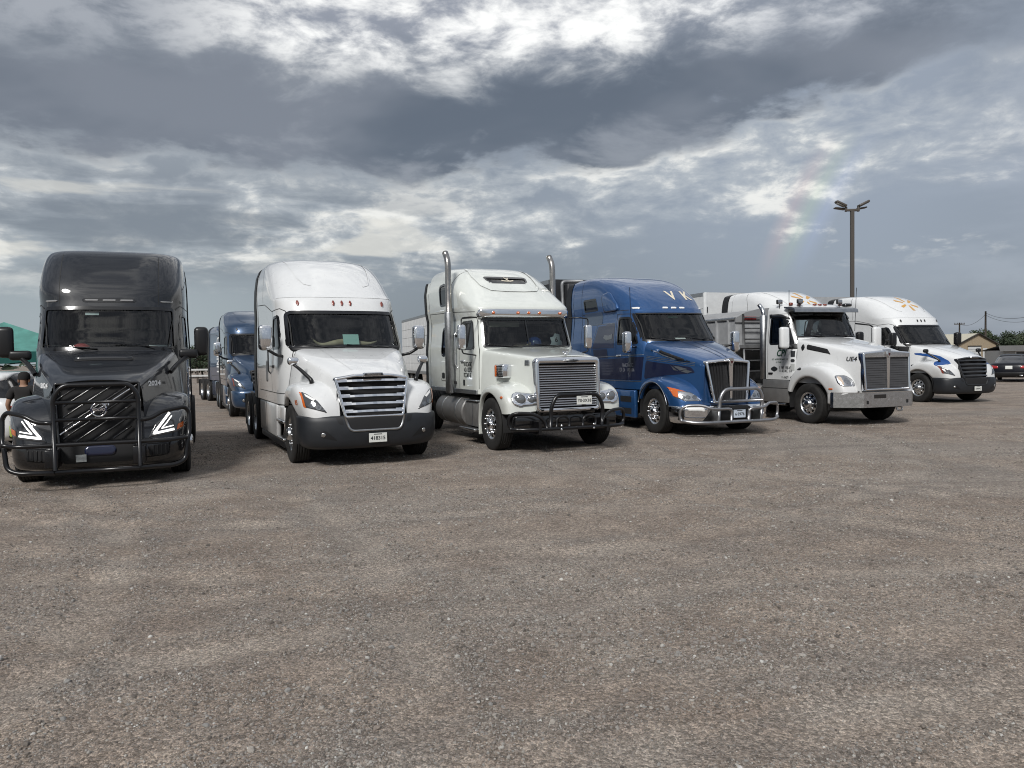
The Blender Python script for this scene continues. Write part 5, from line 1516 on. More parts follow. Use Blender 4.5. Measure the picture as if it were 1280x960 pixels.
# ================================================================== truck: white day cab with upright screen grille and steel bumper
def day_cab(label, o, yaw):
    t = new_truck(label, o, yaw)
    paint = WHITE; YR = 2.95
    keys = [(1.06, 1.13, 1.66, 0.7, 3.8, YR), (1.7, 1.135, 1.70, 0.7, 3.8, YR), (2.12, 1.125, 1.84, 0.7, 3.8, YR), (2.5, 1.09, 2.02, 0.65, 3.8, YR), (2.80, 1.06, 2.16, 0.6, 3.8, YR), (2.88, 1.05, 2.20, 0.6, 3.8, YR), (2.96, 1.0, 2.30, 0.55, 3.6, YR), (3.02, 0.88, 2.42, 0.4, 3.4, YR), (3.035, 0.6, 2.6, 0.2, 3, YR)]
    m = shell(keys, 84, 44, 40); bv = m.bvh()
    ws = rpoly([(-0.97, 2.15), (0.97, 2.15), (0.94, 2.80), (-0.94, 2.80)], 0.05)
    m, w = window(t, m, bv, ws, 'y', -1, 'windshield', GLASS, 0.03, cond=lambda c: c[:, 1] < 2.6)
    for sx in (-1, 1):
        m, _ = window(t, m, bv, rpoly([(1.98, 1.98), (2.80, 1.98), (2.80, 2.66), (2.40, 2.68), (2.26, 2.60)], 0.05), 'x', sx)
    m, _ = window(t, m, bv, rrect(-0.7, 0.7, 2.15, 2.62, 0.06), 'y', 1, 'rear_window', SIDEGLASS, 0.03, cond=lambda c: c[:, 1] > 2.8)
    cab = obj('cab', m, paint, t, auto=50)
    for sx in (-1, 1):
        obj('panel_gap', ribbon(bv, [(1.86, 1.1), (1.9, 1.95), (2.16, 2.62), (2.3, 2.76), (2.86, 2.76), (2.88, 1.1)], 'x', sx, 0.012), SEAM, cab)
        obj('door_handle', bx(sx * 1.11, sx * 1.16, 2.68, 2.84, 1.20, 1.24, 0.012), PLASTIC, cab)
        obj('vent_shade', patch(bv, rpoly([(2.22, 2.64), (2.84, 2.68), (2.84, 2.76), (2.4, 2.74)], 0.02), 'x', sx, 0.03, 0.03, 0.03), GLOSSBLACK, cab)
        obj('window_sill', patch(bv, rrect(1.82, 2.45, 1.86, 1.97, 0.02), 'x', sx, 0.014, 0.03, 0.012), PLASTIC, cab)
    text('door_lettering', 'CPI', 0.24, (2.36, 1.74), 'x', -1, GREENINK, cab, bv, 0.005, shear=0.3, bold=0.006)
    fine_print(cab, bv, (2.40, 1.585), 1, 'x', -1, GREENINK, 0.035, 0.66, 5)
    fine_print(cab, bv, (2.40, 1.51), 1, 'x', -1, GREENINK, 0.03, 0.30, 6)
    fine_print(cab, bv, (2.22, 1.37), 2, 'x', -1, INK, 0.055, 0.46, 7)
    obj('oval_decal', patch(bv, ell(2.62, 1.335, 0.13, 0.055), 'x', -1, 0.005, 0.03), INK, cab)
    fine_print(cab, bv, (2.2, 1.12), 1, 'x', -1, INK, 0.05, 0.5, 8)
    for i, (z, h) in enumerate(((1.72, 0.14), (1.55, 0.07), (1.38, 0.16))):
        obj('door_sticker', patch(bv, rrect(1.93, 2.02, z - h / 2, z + h / 2, 0.01), 'x', -1, 0.005, 0.02), INK if i < 2 else mat('grey_sticker', (0.4, 0.41, 0.4), 0.5), cab)
    # drop visor, marker lamps, work lamps and beacons
    vz = rpoly([(1.93, 2.785), (1.96, 2.785), (2.02, 2.85), (2.34, 2.90), (2.34, 2.945), (2.05, 2.915), (1.95, 2.875)], 0.01)
    vo = obj('sun_visor', fixn(prism(vz, 'x', -1.05, 1.02)), BRUSHED, cab, auto=40)
    for x in (-0.55, -0.05, 0.12, 0.29, 0.8):
        obj('marker_light', box((x, 2.35, 3.005), (0.10, 0.07, 0.05), 0.02), MARKER, cab)
    for x, y in ((-0.62, 2.25), (0.68, 2.25), (-1.02, 2.55)):
        wl = obj('work_lamp', box((x, y, 3.08), (0.17, 0.07, 0.12), 0.02), PLASTIC, cab)
        obj('lamp_lens', box((x, y - 0.037, 3.08), (0.14, 0.01, 0.09), 0.004), REFLECTOR, wl)
        obj('lamp_post', tube([(x, y, 2.9), (x, y, 3.04)], 0.012, 6), FRAME, wl)
    obj('beacon', box((-0.78, 2.4, 3.02), (0.10, 0.08, 0.08), 0.025), MARKER, cab)
    obj('roof_horn', box((0.98, 2.3, 3.0), (0.24, 0.16, 0.09), 0.04), GLOSSBLACK, cab)
    obj('aerial', tube([(-1.08, 2.12, 2.3), (-1.09, 2.1, 3.35)], 0.007, 6), FRAME, cab)
    obj('aerial', tube([(1.08, 2.12, 2.3), (1.12, 2.1, 3.45)], 0.007, 6), FRAME, cab)
    hm = hood([(1.92, 1.0, 2.15, 2.08, 1.10, 1.0, 0.5), (1.5, 0.95, 2.09, 2.01, 1.04, 1.0, 0.55), (1.0, 0.86, 1.99, 1.90, 0.93, 0.95, 0.6), (0.5, 0.77, 1.88, 1.79, 0.82, 0.9, 0.65), (0.2, 0.725, 1.80, 1.71, 0.76, 0.85, 0.7), (0.13, 0.715, 1.775, 1.695, 0.745, 0.82, 0.7), (0.11, 0.71, 1.76, 1.685, 0.74, 0.82, 0.7)])
    hd = obj('hood', hm, paint, t, auto=55); hb = hm.bvh()
    nose_panel(hd, (0.13, 0.71, 1.76, 1.685, 0.74, 0.80, 0.7), paint)
    for sx in (-1, 1):
        obj('hood_vent', patch(hb, rpoly([(0.92, 1.70), (1.02, 1.83), (1.60, 1.955), (1.60, 1.83)], 0.025), 'x', sx, 0.006, 0.025, 0.01), VOID, hd)
        obj('hood_latch', patch(hb, ell(1.72, 1.88, 0.045, 0.075, 16), 'x', sx, 0.012, 0.02, 0.01), PLASTIC, hd)
    text('hood_number', 'UE4', 0.145, (0.36, 1.575), 'x', -1, INK, hd, hb, 0.006, shear=0.15, bold=0.004, stretch=1.15)
    fst = [(2.10, 0.80, 1.19, 0.06), (2.08, 1.0, 1.195, 0.07), (1.96, 1.25, 1.20, 0.09), (1.68, 1.44, 1.205, 0.11), (1.32, 1.52, 1.21, 0.13), (0.92, 1.49, 1.21, 0.15), (0.58, 1.36, 1.20, 0.20), (0.34, 1.17, 1.18, 0.26), (0.22, 0.96, 1.16, 0.28), (0.17, 0.78, 1.15, 0.28)]
    fm = fender(fst, 1.34, ([0.1, 0.5, 2], [0.70, 0.68, 0.75]), 0.90, 0.66, 0.5, 0.66, zbr=0.72)
    for sx in (-1, 1):
        mm = fm if sx > 0 else fm.mirror(); fb = mm.bvh()
        fo = obj('fender', mm, paint, t)
        q = lambda P, r: rpoly([(sx * a, b) for a, b in P][::sx], r)
        hl = obj('headlight', patch(fb, q([(0.78, 0.945), (1.08, 0.945), (1.12, 1.0), (1.12, 1.19), (0.90, 1.19), (0.79, 1.09)], 0.03), 'y', -1, 0.007, 0.018, 0.02), REFLECTOR, fo)
        obj('lamp_bowl', patch(fb, ell(sx * 0.92, 1.06, 0.075, 0.07, 20), 'y', -1, 0.012, 0.014), mat('lamp_bowl_grey', (0.30, 0.31, 0.32), 0.12, metal=0.8, coat=1.0), hl)
        obj('turn_signal', patch(fb, q([(1.03, 0.97), (1.09, 1.0), (1.09, 1.17), (1.03, 1.16)], 0.02), 'y', -1, 0.012, 0.014), mat('pale_amber_lens', (0.55, 0.45, 0.36), 0.15, coat=1.0), hl)
        obj('side_marker', patch(fb, rrect(0.52, 0.64, 0.86, 0.89, 0.01), 'x', sx, 0.010, 0.012, 0.01), AMBER, fo)
        obj('wing_badge', patch(fb, rrect(1.55, 1.72, 1.32, 1.37, 0.015), 'x', sx, 0.010, 0.012, 0.01), GLOSSBLACK, fo)
        obj('bumper_corner', bx(sx * 0.98, sx * 1.16, 0.36, 0.72, 0.50, 0.785, 0.04), paint, fo)
        mirror(t, (sx * 1.50, 1.80, 2.13), (0.26, 0.15, 0.54), WHITE, [[(sx * 1.1, 1.95, 1.92), (sx * 1.3, 1.86, 1.92), (sx * 1.42, 1.82, 1.96)], [(sx * 1.08, 2.1, 2.5), (sx * 1.35, 1.86, 2.45), (sx * 1.45, 1.82, 2.36)]], r=0.02)
        ms = obj('hood_mirror', box((sx * 0.98, 0.95, 2.02), (0.10, 0.07, 0.05), 0.02), MIRRORBLACK, t) if sx > 0 else None
        if ms: obj('mirror_stalk', tube([(sx * 0.86, 0.95, 1.88), (sx * 0.95, 0.95, 2.0)], 0.01, 6), MIRRORBLACK, ms)
    # grille
    yf = lambda x, z: 0.04 + 0.05 * (z - 0.84)
    outer = rpoly([(-0.70, 0.83), (0.70, 0.83), (0.725, 1.73), (0.1, 1.775), (-0.1, 1.775), (-0.725, 1.73)], 0.04)
    inner = rpoly([(-0.645, 0.90), (0.645, 0.90), (0.66, 1.61), (-0.66, 1.61)], 0.03)
    inner = np.array([inner[np.argmin(np.linalg.norm(inner - p * np.array([0.92, 0.96]), axis=1))] for p in outer])
    g = obj('grille', join([ring3d(outer, inset(outer, 0.06), yf, 0.06, 0.10)]), CHROME, t, auto=60)
    obj('grille_screen', panel(outer, yf, off=0.0), MESHSCREEN, g, smooth=False)
    obj('grille_header', fixn(prism(rpoly([(-0.68, 1.615), (0.68, 1.615), (0.69, 1.70), (0, 1.745), (-0.69, 1.70)], 0.02), 'y', 0.02, 0.09)), CHROME, g, auto=40)
    obj('centre_bar', fixn(prism(rpoly([(-0.03, 0.86), (0.03, 0.86), (0.05, 1.55), (0.075, 1.80), (-0.075, 1.80), (-0.05, 1.55)], 0.02), 'y', -0.01, 0.10)), CHROME, g, auto=40)
    emblem_kw(g, -0.02, 1.68)
    for sx in (-1, 1):
        for z in np.arange(0.92, 1.6, 0.055):
            obj('screen_wire', bx(sx * 0.05, sx * 0.655, 0.028 + 0.05 * (z - 0.84), 0.036 + 0.05 * (z - 0.84), z, z + 0.006), MESHSCREEN, g, smooth=False)
    # steel channel bumper with swept ends
    plan = [(-1.24, 0.42), (-0.74, 0.0), (0.74, 0.0), (1.24, 0.42), (1.24, 0.52), (0.72, 0.12), (-0.72, 0.12), (-1.24, 0.52)]
    bo = obj('bumper', fixn(prism(plan, 'z', 0.44, 0.785)), ALU, t, smooth=False)
    obj('bumper_lip', fixn(prism([(-1.245, 0.41), (-0.745, -0.012), (0.745, -0.012), (1.245, 0.41), (1.24, 0.5), (-1.24, 0.5)], 'z', 0.786, 0.80)), CHROME, bo, smooth=False)
    obj('plate_holder', bx(-0.42, -0.06, -0.006, 0.002, 0.65, 0.74), GLOSSBLACK, bo, smooth=False)
    for x in (-0.62, 0.60):
        obj('tow_hole', bx(x - 0.03, x + 0.03, -0.005, 0.002, 0.52, 0.60), VOID, bo, smooth=False)
    obj('tow_eye', tube(fpath([(0.36, 0.1, 0.44), (0.36, 0.06, 0.34), (0.52, 0.06, 0.34), (0.52, 0.1, 0.44)], 0.05), 0.02, 8), BRUSHED, bo)
    for p in (((-0.15, 2.16), (-0.5, 2.18), (-0.85, 2.21)), ((0.85, 2.16), (0.45, 2.18), (0.05, 2.21))):
        wiper(t, bv, *p)
    interior(t, 1.86, 2.13, 0.92, 2.90, 2.1)
    # exhaust with perforated shield on the near side
    st = obj('exhaust_stack', tube(fpath([(-1.02, 3.18, 1.0), (-1.02, 3.18, 2.80), (-1.02, 3.22, 2.92), (-1.02, 3.36, 3.06)], 0.12, 10), 0.055, 14), ALU, t)
    sh = obj('heat_shield', fixn(lathe([(0.08, 1.05), (0.10, 1.06), (0.10, 2.76), (0.08, 2.78), (0.055, 2.785)], 20, 'z', (-1.02, 3.18, 0))), BRUSHED, st)
    for sx in (-1, 1):
        sk = obj('cab_skirt', bx(sx * 1.04, sx * 1.13, 2.1, 3.1, 0.46, 1.05, 0.02), mat('grey_skirt', (0.11, 0.115, 0.12), 0.5, var=0.15, grime=0.3), t)
        obj('skirt_gap', bx(sx * 1.128, sx * 1.134, 2.12, 3.08, 0.83, 0.845), SEAM, sk, smooth=False)
        obj('step', bx(sx * 0.9, sx * 1.15, 2.2, 2.9, 0.40, 0.45, 0.01), ALU, sk)
        tk = obj('fuel_tank', lathe([(0.0005, 3.3), (0.28, 3.3), (0.30, 3.325), (0.30, 4.5), (0.28, 4.525), (0.0005, 4.525)], 28, 'y', (sx * 0.84, 0, 0.62)), DULL, t, auto=40)
    wheel_wells(t, 1.34, 0.67)
    for sx in (-1, 1):
        wheel(t, sx, 1.34)
    chassis(t, 0.3, 6.3, (1.34, 4.9, 6.2), flaps=False)
    return t


TRUCKS = {}
TRUCKS['dark'] = dark_truck('dark grey semi truck with black tube guard, ring badge and lit running lights', (-5.84, 10.75), 22)
TRUCKS['white_aero'] = aero_truck('white semi truck with broad chrome barred grille and charcoal bumper, plate 418315', (-2.22, 12.50), 25, WHITE, number='85')
TRUCKS['classic'] = classic_truck('white square-nosed semi truck with two tall exhaust stacks and twin round headlights', (1.05, 14.05), 23)
TRUCKS['blue'] = blue_truck('bright blue semi truck with VK on its roof and silver tube guard', (4.70, 16.33), 19.5)
TRUCKS['daycab'] = day_cab('white day cab truck with CPI on its door and flat steel bumper', (8.87, 18.1), 20.5)
TRUCKS['spark_near'] = aero_truck('white semi truck with orange roof strokes, nose hidden behind the day cab truck', (10.65, 22.4), 20, WHITE, grille='black', mirrors=MIRRORBLACK, platetxt=None, stripe=True, sparkmat=GOLDINK, emblem=False)
TRUCKS['spark_far'] = aero_truck('white semi truck with black grille and blue fender stripe, rightmost in the row', (15.36, 25.31), 17, WHITE, grille='black', mirrors=MIRRORBLACK, platetxt='1P0947', stripe=True, sparkmat=GOLDINK)
TRUCKS['back_blue'] = aero_truck('steel blue semi truck parked behind, left of the white truck with the chrome grille', (-7.42, 23.75), 24, SLATEBLUE, grille='black', group='trucks parked behind the front row', roof=3.56, emblem=False, bumper=SLATEBLUE, roofletters='W', platetxt=None)
TRUCKS['back_royal'] = aero_truck('royal blue semi truck with white upright side lettering, farthest back on the left', (-9.42, 30.2), 33, ROYAL, grille='chrome', group='trucks parked behind the front row', roof=3.34, emblem=False, mirrors=ROYAL, platetxt=None, sidewall='UNITED')


# ================================================================== things lying on the dashboards
def dash(tr, y, z, x):
    return (x, y, z)


def sheet(tr, name, c, w, h, tilt, yawz, material, label, writing=None):
    m = box((0, 0, 0), (w, 0.006, h)).rot('X', tilt).rot('Z', yawz).move(c)
    o = thing_on(tr, name, m, material, label, {'paper_sheet': 'paper', 'toll_tag': 'tag', 'sun_shade': 'sun shade'}[name], smooth=False)
    return o


T = TRUCKS
hn = bcurve([(-0.62, 2.08, 2.16), (-0.50, 2.14, 2.00), (-0.25, 2.20, 2.05), (0.0, 2.22, 2.09), (0.25, 2.20, 2.07), (0.48, 2.14, 2.03), (0.60, 2.08, 2.10)], 40)
thing_on(T['white_aero'], 'bull_horns', tube(hn, 0.006 + 0.062 * np.sin(np.linspace(0.02, np.pi - 0.02, 40)) ** 0.8, 12), HORN, 'pale curved bull horns lying along the dashboard of the chrome-grilled white truck', 'horns')
sheet(T['white_aero'], 'paper_sheet', (0.10, 2.07, 2.13), 0.30, 0.20, R(-18), R(4), MINT, 'mint green sheet propped against the horns behind the windshield')
sheet(T['white_aero'], 'paper_sheet', (0.72, 2.12, 1.99), 0.30, 0.12, R(-60), R(-14), PAPER, 'white papers lying at the corner of the dashboard beside the horns')
sheet(T['dark'], 'paper_sheet', (0.74, 2.12, 2.02), 0.34, 0.12, R(-60), R(-10), PAPER, 'white papers on the dashboard of the dark grey truck')
sheet(T['dark'], 'toll_tag', (-0.26, 2.24, 2.575), 0.20, 0.045, R(-20), 0, mat('tag_pale', (0.6, 0.68, 0.68), 0.5), 'pale toll tag high on the windshield of the dark grey truck')
thing_on(T['dark'], 'baseball_cap', fixn(lathe([(0.145, 0.0), (0.15, 0.05), (0.12, 0.12), (0.06, 0.155), (0.0005, 0.16)], 20, 'z', (-0.44, 2.32, 1.93)) + bx(-0.54, -0.34, 2.10, 2.22, 1.935, 1.95, 0.007)), REDCLOTH, 'red cap lying on the dashboard of the dark grey truck', 'cap')
# classic truck: helmet, numbered cut-out, small clutter
hel = lathe([(0.150, -0.03), (0.165, 0.03), (0.155, 0.10), (0.12, 0.165), (0.06, 0.20), (0.0005, 0.205)], 28, 'z', (0.30, 2.16, 1.97))
he = thing_on(T['classic'], 'hard_hat', hel, mat('helmet_blue', (0.03, 0.07, 0.22), 0.2, coat=1.0), 'shiny blue hard hat on the dashboard of the square-nosed white truck', 'hard hat')
obj('hat_brim', fixn(lathe([(0.15, 1.925), (0.185, 1.93), (0.185, 1.965), (0.155, 1.97)], 28, 'z', (0.30, 2.16, 0))), WHITEINK, he)
shape = [(0.60, 1.94), (0.90, 1.94), (0.90, 2.06), (0.86, 2.10), (0.84, 2.22), (0.73, 2.24), (0.70, 2.17), (0.62, 2.15), (0.66, 2.06)]
cs = thing_on(T['classic'], 'number_card', fixn(prism(rpoly(shape, 0.02), 'y', 2.065, 2.072)), mat('card_pale_blue', (0.66, 0.74, 0.74), 0.7), 'pale card cut-out bearing the number 6 behind the windshield', 'card', smooth=False)
text('card_number', '6', 0.14, (0.77, 2.065, 2.10), 'y', -1, INK, cs, off=0.003, bold=0.004)
thing_on(T['classic'], 'work_glove', box((-0.02, 2.12, 1.965), (0.34, 0.16, 0.08), 0.035).rot('Z', 0.2, (-0.02, 2.12, 0)) + box((0.12, 2.08, 2.00), (0.16, 0.05, 0.05), 0.02).rot('Y', -0.5, (0.12, 2.08, 2.0)), mat('tan_leather', (0.38, 0.32, 0.22), 0.8, var=0.3), 'crumpled tan work gloves beside the blue hard hat', 'gloves')
sheet(T['classic'], 'paper_sheet', (0.54, 2.1, 1.96), 0.2, 0.1, R(-55), 0.3, PAPER, 'small white papers between the hard hat and the number card')
sheet(T['classic'], 'sun_shade', (-0.40, 2.10, 2.44), 0.66, 0.13, R(-8), 0, mat('shade_tan', (0.30, 0.28, 0.22), 0.8), 'tan sun shade flap folded down on the passenger side of the square-nosed truck')
sheet(T['blue'], 'toll_tag', (0.02, 2.42, 2.66), 0.26, 0.05, R(-20), 0, mat('tag_green', (0.30, 0.55, 0.36), 0.5), 'green and white tag high on the windshield of the bright blue truck')
sheet(T['blue'], 'paper_sheet', (0.10, 2.2, 2.13), 0.3, 0.08, R(-60), 0.1, PAPER, 'white paper on the dashboard of the bright blue truck')


# ================================================================== trailers
def van_trailer(label, tr, y0, length, h, wall, front=None, w=1.29, seams=1.22, number=None, zf=1.05):
    t = empty('semi_trailer', None, tr.location, tr.rotation_euler.z)
    tag(t, label, 'trailer', 'trailers behind the trucks')
    y1 = y0 + length
    for sx in (-1, 1):
        sw = obj('side_wall', bx(sx * (w - 0.03), sx * w, y0 + 0.05, y1, zf, h - 0.05), wall, t, smooth=False)
        for y in np.arange(y0 + seams, y1 - 0.2, seams):
            obj('wall_seam', bx(sx * w, sx * (w + 0.006), y - 0.02, y + 0.02, zf + 0.02, h - 0.08), wall, sw, smooth=False)
        for z in np.arange(zf + 0.45, h - 0.2, 0.48):
            obj('wall_seam', bx(sx * w, sx * (w + 0.004), y0 + 0.1, y1, z, z + 0.012), SEAM, sw, smooth=False)
        obj('top_rail', bx(sx * (w - 0.04), sx * (w + 0.012), y0, y1, h - 0.14, h, 0.01), BRUSHED, t, smooth=False)
        obj('bottom_rail', bx(sx * (w - 0.04), sx * (w + 0.012), y0, y1, zf - 0.12, zf + 0.04, 0.01), BRUSHED, t, smooth=False)
        obj('landing_leg', bx(sx * 0.7, sx * 0.82, y0 + 2.6, y0 + 2.72, 0.25, zf), FRAME, t, smooth=False)
        for dy in (1.0, 2.3):
            wheel(t, sx, y1 - dy, 'dual')
    fw = obj('front_wall', bx(-w, w, y0, y0 + 0.05, zf, h, 0.0), front or wall, t, smooth=False)
    for sx in (-1, 1):
        obj('corner_post', bx(sx * (w - 0.10), sx * (w + 0.014), y0 - 0.015, y0 + 0.12, zf, h + 0.003, 0.02), wall, t)
    obj('roof', bx(-w + 0.01, w - 0.01, y0 + 0.05, y1 - 0.01, h - 0.04, h - 0.012), wall, t, smooth=False)
    obj('rear_doors', bx(-w + 0.03, w - 0.03, y1 - 0.04, y1, zf, h - 0.14), wall, t, smooth=False)
    obj('floor_frame', bx(-0.6, 0.6, y0 + 0.1, y1, zf - 0.2, zf), FRAME, t, smooth=False)
    if number:
        text('trailer_number', number, 0.30, (-w + 0.10, y0 - 0.016, h - 0.65), 'y', -1, INK, fw, off=0.004, bold=0.004)
    return t


van_trailer('white van trailer numbered 1 behind the day cab truck', T['spark_near'], 6.75, 13.5, 4.02, TRAILERWHITE, number='1')
van_trailer('pale grey van trailer behind the rightmost white truck', T['spark_far'], 6.75, 13.5, 4.02, TRAILERGREY)
rt = van_trailer('short dark trailer with cooling unit hooked behind the bright blue truck', T['blue'], 6.95, 8.0, 4.0, TRAILERDARK)
ru = obj('cooling_unit', bx(-0.95, 0.95, 6.5, 6.94, 2.3, 3.85, 0.05), TRAILERDARK, rt)
for i in range(6):
    obj('unit_louvre', bx(-0.8, 0.8, 6.48, 6.51, 2.5 + i * 0.12, 2.55 + i * 0.12), PLASTIC, ru, smooth=False)
obj('unit_pipe', tube(fpath([(-1.0, 6.65, 2.6), (-1.05, 6.65, 3.7), (-1.05, 6.65, 3.9), (-0.4, 6.65, 3.93)], 0.12), 0.05, 10), DULL, ru)
# a white trailer standing alone behind, seen between the two white trucks
lone = empty('anchor', None, (-1.27, 34.4, 0), R(18.4))
van_trailer('plain white van trailer seen far back between the two big white trucks', lone, 0.0, 12.9, 4.05, TRAILERWHITE, w=1.29, seams=0.8)
bpy.data.objects.remove(lone)


def hopper(label, tr, y0):
    """grain hopper trailer: sloped end, arched tarp top, ladder"""
    t = empty('hopper_trailer', None, tr.location, tr.rotation_euler.z)
    tag(t, label, 'trailer', 'trailers behind the trucks')
    w, L = 1.28, 11.5
    arch = [(-w, 2.70), (-w * 0.75, 2.86), (-w * 0.4, 2.96), (0, 3.0), (w * 0.4, 2.96), (w * 0.75, 2.86), (w, 2.70)]
    end = [(-w, 1.95)] + arch + [(w, 1.95)]
    obj('front_wall', fixn(prism(end, 'y', y0, y0 + 0.05)), TRAILERGREY, t, smooth=False)
    lowp = [(-w, 1.95), (w, 1.95), (0.6, 1.15), (-0.6, 1.15)]
    G = np.array([[(-w, y0, 1.95), (w, y0, 1.95)], [(-0.9, y0 + 1.3, 1.2), (0.9, y0 + 1.3, 1.2)]])
    obj('slope_sheet', grid(G), TRAILERGREY, t, smooth=False)
    for sx in (-1, 1):
        sw = obj('side_wall', bx(sx * (w - 0.03), sx * w, y0 + 0.05, y0 + L, 1.5, 2.72), TRAILERGREY, t, smooth=False)
        for y in np.arange(y0 + 0.3, y0 + L, 0.55):
            obj('side_rib', bx(sx * w, sx * (w + 0.05), y - 0.03, y + 0.03, 1.5, 2.7), TRAILERGREY, sw, smooth=False)
        obj('top_rail', tube([(sx * w, y0, 2.72), (sx * w, y0 + L, 2.72)], 0.05, 8), ALU, t)
        for dy in (1.0, 2.3):
            wheel(t, sx, y0 + L - dy, 'dual')
        # ladder and walkway frame across the front
        obj('ladder_rail', tube([(sx * 0.62 - 0.45, y0 - 0.12, 1.1), (sx * 0.62 - 0.45, y0 - 0.06, 2.85)], 0.032, 8), DULL, t)
    for z in np.arange(1.25, 2.8, 0.30):
        obj('ladder_rung', tube([(-1.07, y0 - 0.11, z), (0.17, y0 - 0.11, z)], 0.022, 6), DULL, t)
    obj('front_rail', bx(-w, w, y0 - 0.14, y0 - 0.02, 1.90, 1.99), DULL, t, smooth=False)
    P = np.array([[(x, y, z + 0.02) for x, z in arch] for y in np.linspace(y0, y0 + L, 12)])
    obj('tarp_cover', grid(P), mat('tarp_grey', (0.30, 0.305, 0.31), 0.7, var=0.15), t)
    obj('end_cap', fixn(prism([(-w - 0.03, 2.62)] + [(x * 1.02, z + 0.04) for x, z in arch] + [(w + 0.03, 2.62)], 'y', y0 - 0.05, y0)), mat('endcap_grey', (0.24, 0.245, 0.25), 0.6), t, smooth=False)
    sg = obj('front_sign', bx(-1.05, -0.62, y0 - 0.062, y0 - 0.052, 2.68, 2.78), REDLENS, t, smooth=False)
    for x in (-0.4, -0.3, 0.3):
        obj('marker_light', box((x, y0 - 0.06, 2.74), (0.05, 0.03, 0.035), 0.01), REDLENS, t)
    obj('floor_frame', bx(-0.5, 0.5, y0 + 0.1, y0 + L, 0.95, 1.2), FRAME, t, smooth=False)
    return t


hopper('grey grain hopper trailer with ladder behind the day cab truck', T['daycab'], 4.05)


# ================================================================== lamp post
def lamp_post(x, y):
    t = empty('lamp_post', None, (x, y, 0)); tag(t, 'tall dark lamp post with twin angled light heads above the white roofs', 'lamp post')
    met = mat('bronze_pole', (0.085, 0.075, 0.066), 0.5, metal=0.3)
    obj('pole', bx(-0.095, 0.095, -0.095, 0.095, 0.0, 9.95, 0.01), met, t, smooth=False)
    obj('base', lathe([(0.0005, 0.0), (0.32, 0.0), (0.32, 0.6), (0.0005, 0.6)], 20, 'z'), mat('concrete_base', (0.35, 0.34, 0.32), 0.9), t, auto=40)
    obj('cross_arm', join([bx(-0.34, 0.34, -0.07, 0.07, 9.92, 10.06, 0.02), bx(-0.42, -0.30, -0.07, 0.07, 9.90, 10.18, 0.02), bx(0.30, 0.42, -0.07, 0.07, 9.90, 10.18, 0.02)]), met, t)
    for sx in (-1, 1):
        hd = obj('light_head', join([box((sx * 0.66, 0, 10.36), (0.66, 0.40, 0.13), 0.04).rot('Y', -sx * R(26), (sx * 0.66, 0, 10.36))]), met, t)
        obj('light_panel', box((sx * 0.66, 0, 10.36), (0.52, 0.30, 0.02)).rot('Y', -sx * R(26), (sx * 0.66, 0, 10.36)).move((sx * 0.03, 0, -0.07)), mat('led_panel_off', (0.35, 0.35, 0.33), 0.4), hd)
        obj('side_head', box((sx * 0.62, 0.25, 10.13), (0.62, 0.36, 0.08), 0.03).rot('Y', -sx * R(9), (sx * 0.62, 0, 10.13)), met, t)
        obj('head_bracket', tube([(sx * 0.36, 0, 10.12), (sx * 0.46, 0, 10.26)], 0.05, 8), met, t)
    return t


lamp_post(19.95, 45.0)


# ================================================================== trees
def value_noise(n):
    return rng.uniform(-1, 1, n)


LEAF = [mat('leaf_dark_green', (0.030, 0.048, 0.022), 0.7, var=0.5, vscale=2.0), mat('leaf_mid_green', (0.050, 0.072, 0.030), 0.7, var=0.5, vscale=2.0), mat('leaf_grey_green', (0.060, 0.075, 0.045), 0.7, var=0.4, vscale=2.0)]
BARK = mat('bark', (0.07, 0.055, 0.04), 0.9, var=0.4)


def tree(label, x, y, h, w, material, n=2600, leaf=0.16, group='trees along the horizon', name='broadleaf_tree', base=0.18):
    t = empty(name, None, (x, y, 0)); tag(t, label, 'tree', group)
    tr = [tube([(0, 0, 0), (0.05 * h * rng.uniform(-1, 1), 0, h * 0.3), (0.04 * h, 0.02 * h, h * 0.7)], [h * 0.035, h * 0.026, h * 0.01], 8)]
    cl = []
    for k in range(16):
        a = rng.uniform(0, 2 * np.pi); rr = w * 0.5 * math.sqrt(rng.uniform(0.02, 0.85)); z = h * rng.uniform(base + 0.1, 0.88)
        f = 1.0 - max(0, (z / h - 0.55)) * 1.1
        c = np.array([rr * math.cos(a) * f, rr * math.sin(a) * f, z]); cl.append((c, w * rng.uniform(0.13, 0.24)))
        tr.append(tube([(0, 0, h * rng.uniform(0.2, 0.5)), c * [0.5, 0.5, 0.8], c], [h * 0.013, h * 0.008, h * 0.003], 5))
    obj('trunk', join(tr), BARK, t)
    V = []
    per = n // len(cl)
    for c, r in cl:
        d = rng.normal(size=(per, 3)); d /= np.linalg.norm(d, axis=1)[:, None]
        p = c + d * (r * rng.uniform(0.35, 1.05, per) ** 0.6)[:, None] * [1, 1, 0.75]
        u = rng.normal(size=(per, 3)); u /= np.linalg.norm(u, axis=1)[:, None]
        v = np.cross(u, d); v /= np.linalg.norm(v, axis=1)[:, None] + 1e-6
        s = leaf * rng.uniform(0.6, 1.4, per)[:, None]
        V.append(np.stack([p - u * s, p + v * s * 0.5, p + u * s, p - v * s * 0.5], 1))
    V = np.vstack(V).reshape(-1, 3)
    obj('crown', M(V, np.arange(len(V)).reshape(-1, 4)), material, t, smooth=False)
    return t


def at_px(u, Y):
    return (u - 640) / 960 * Y


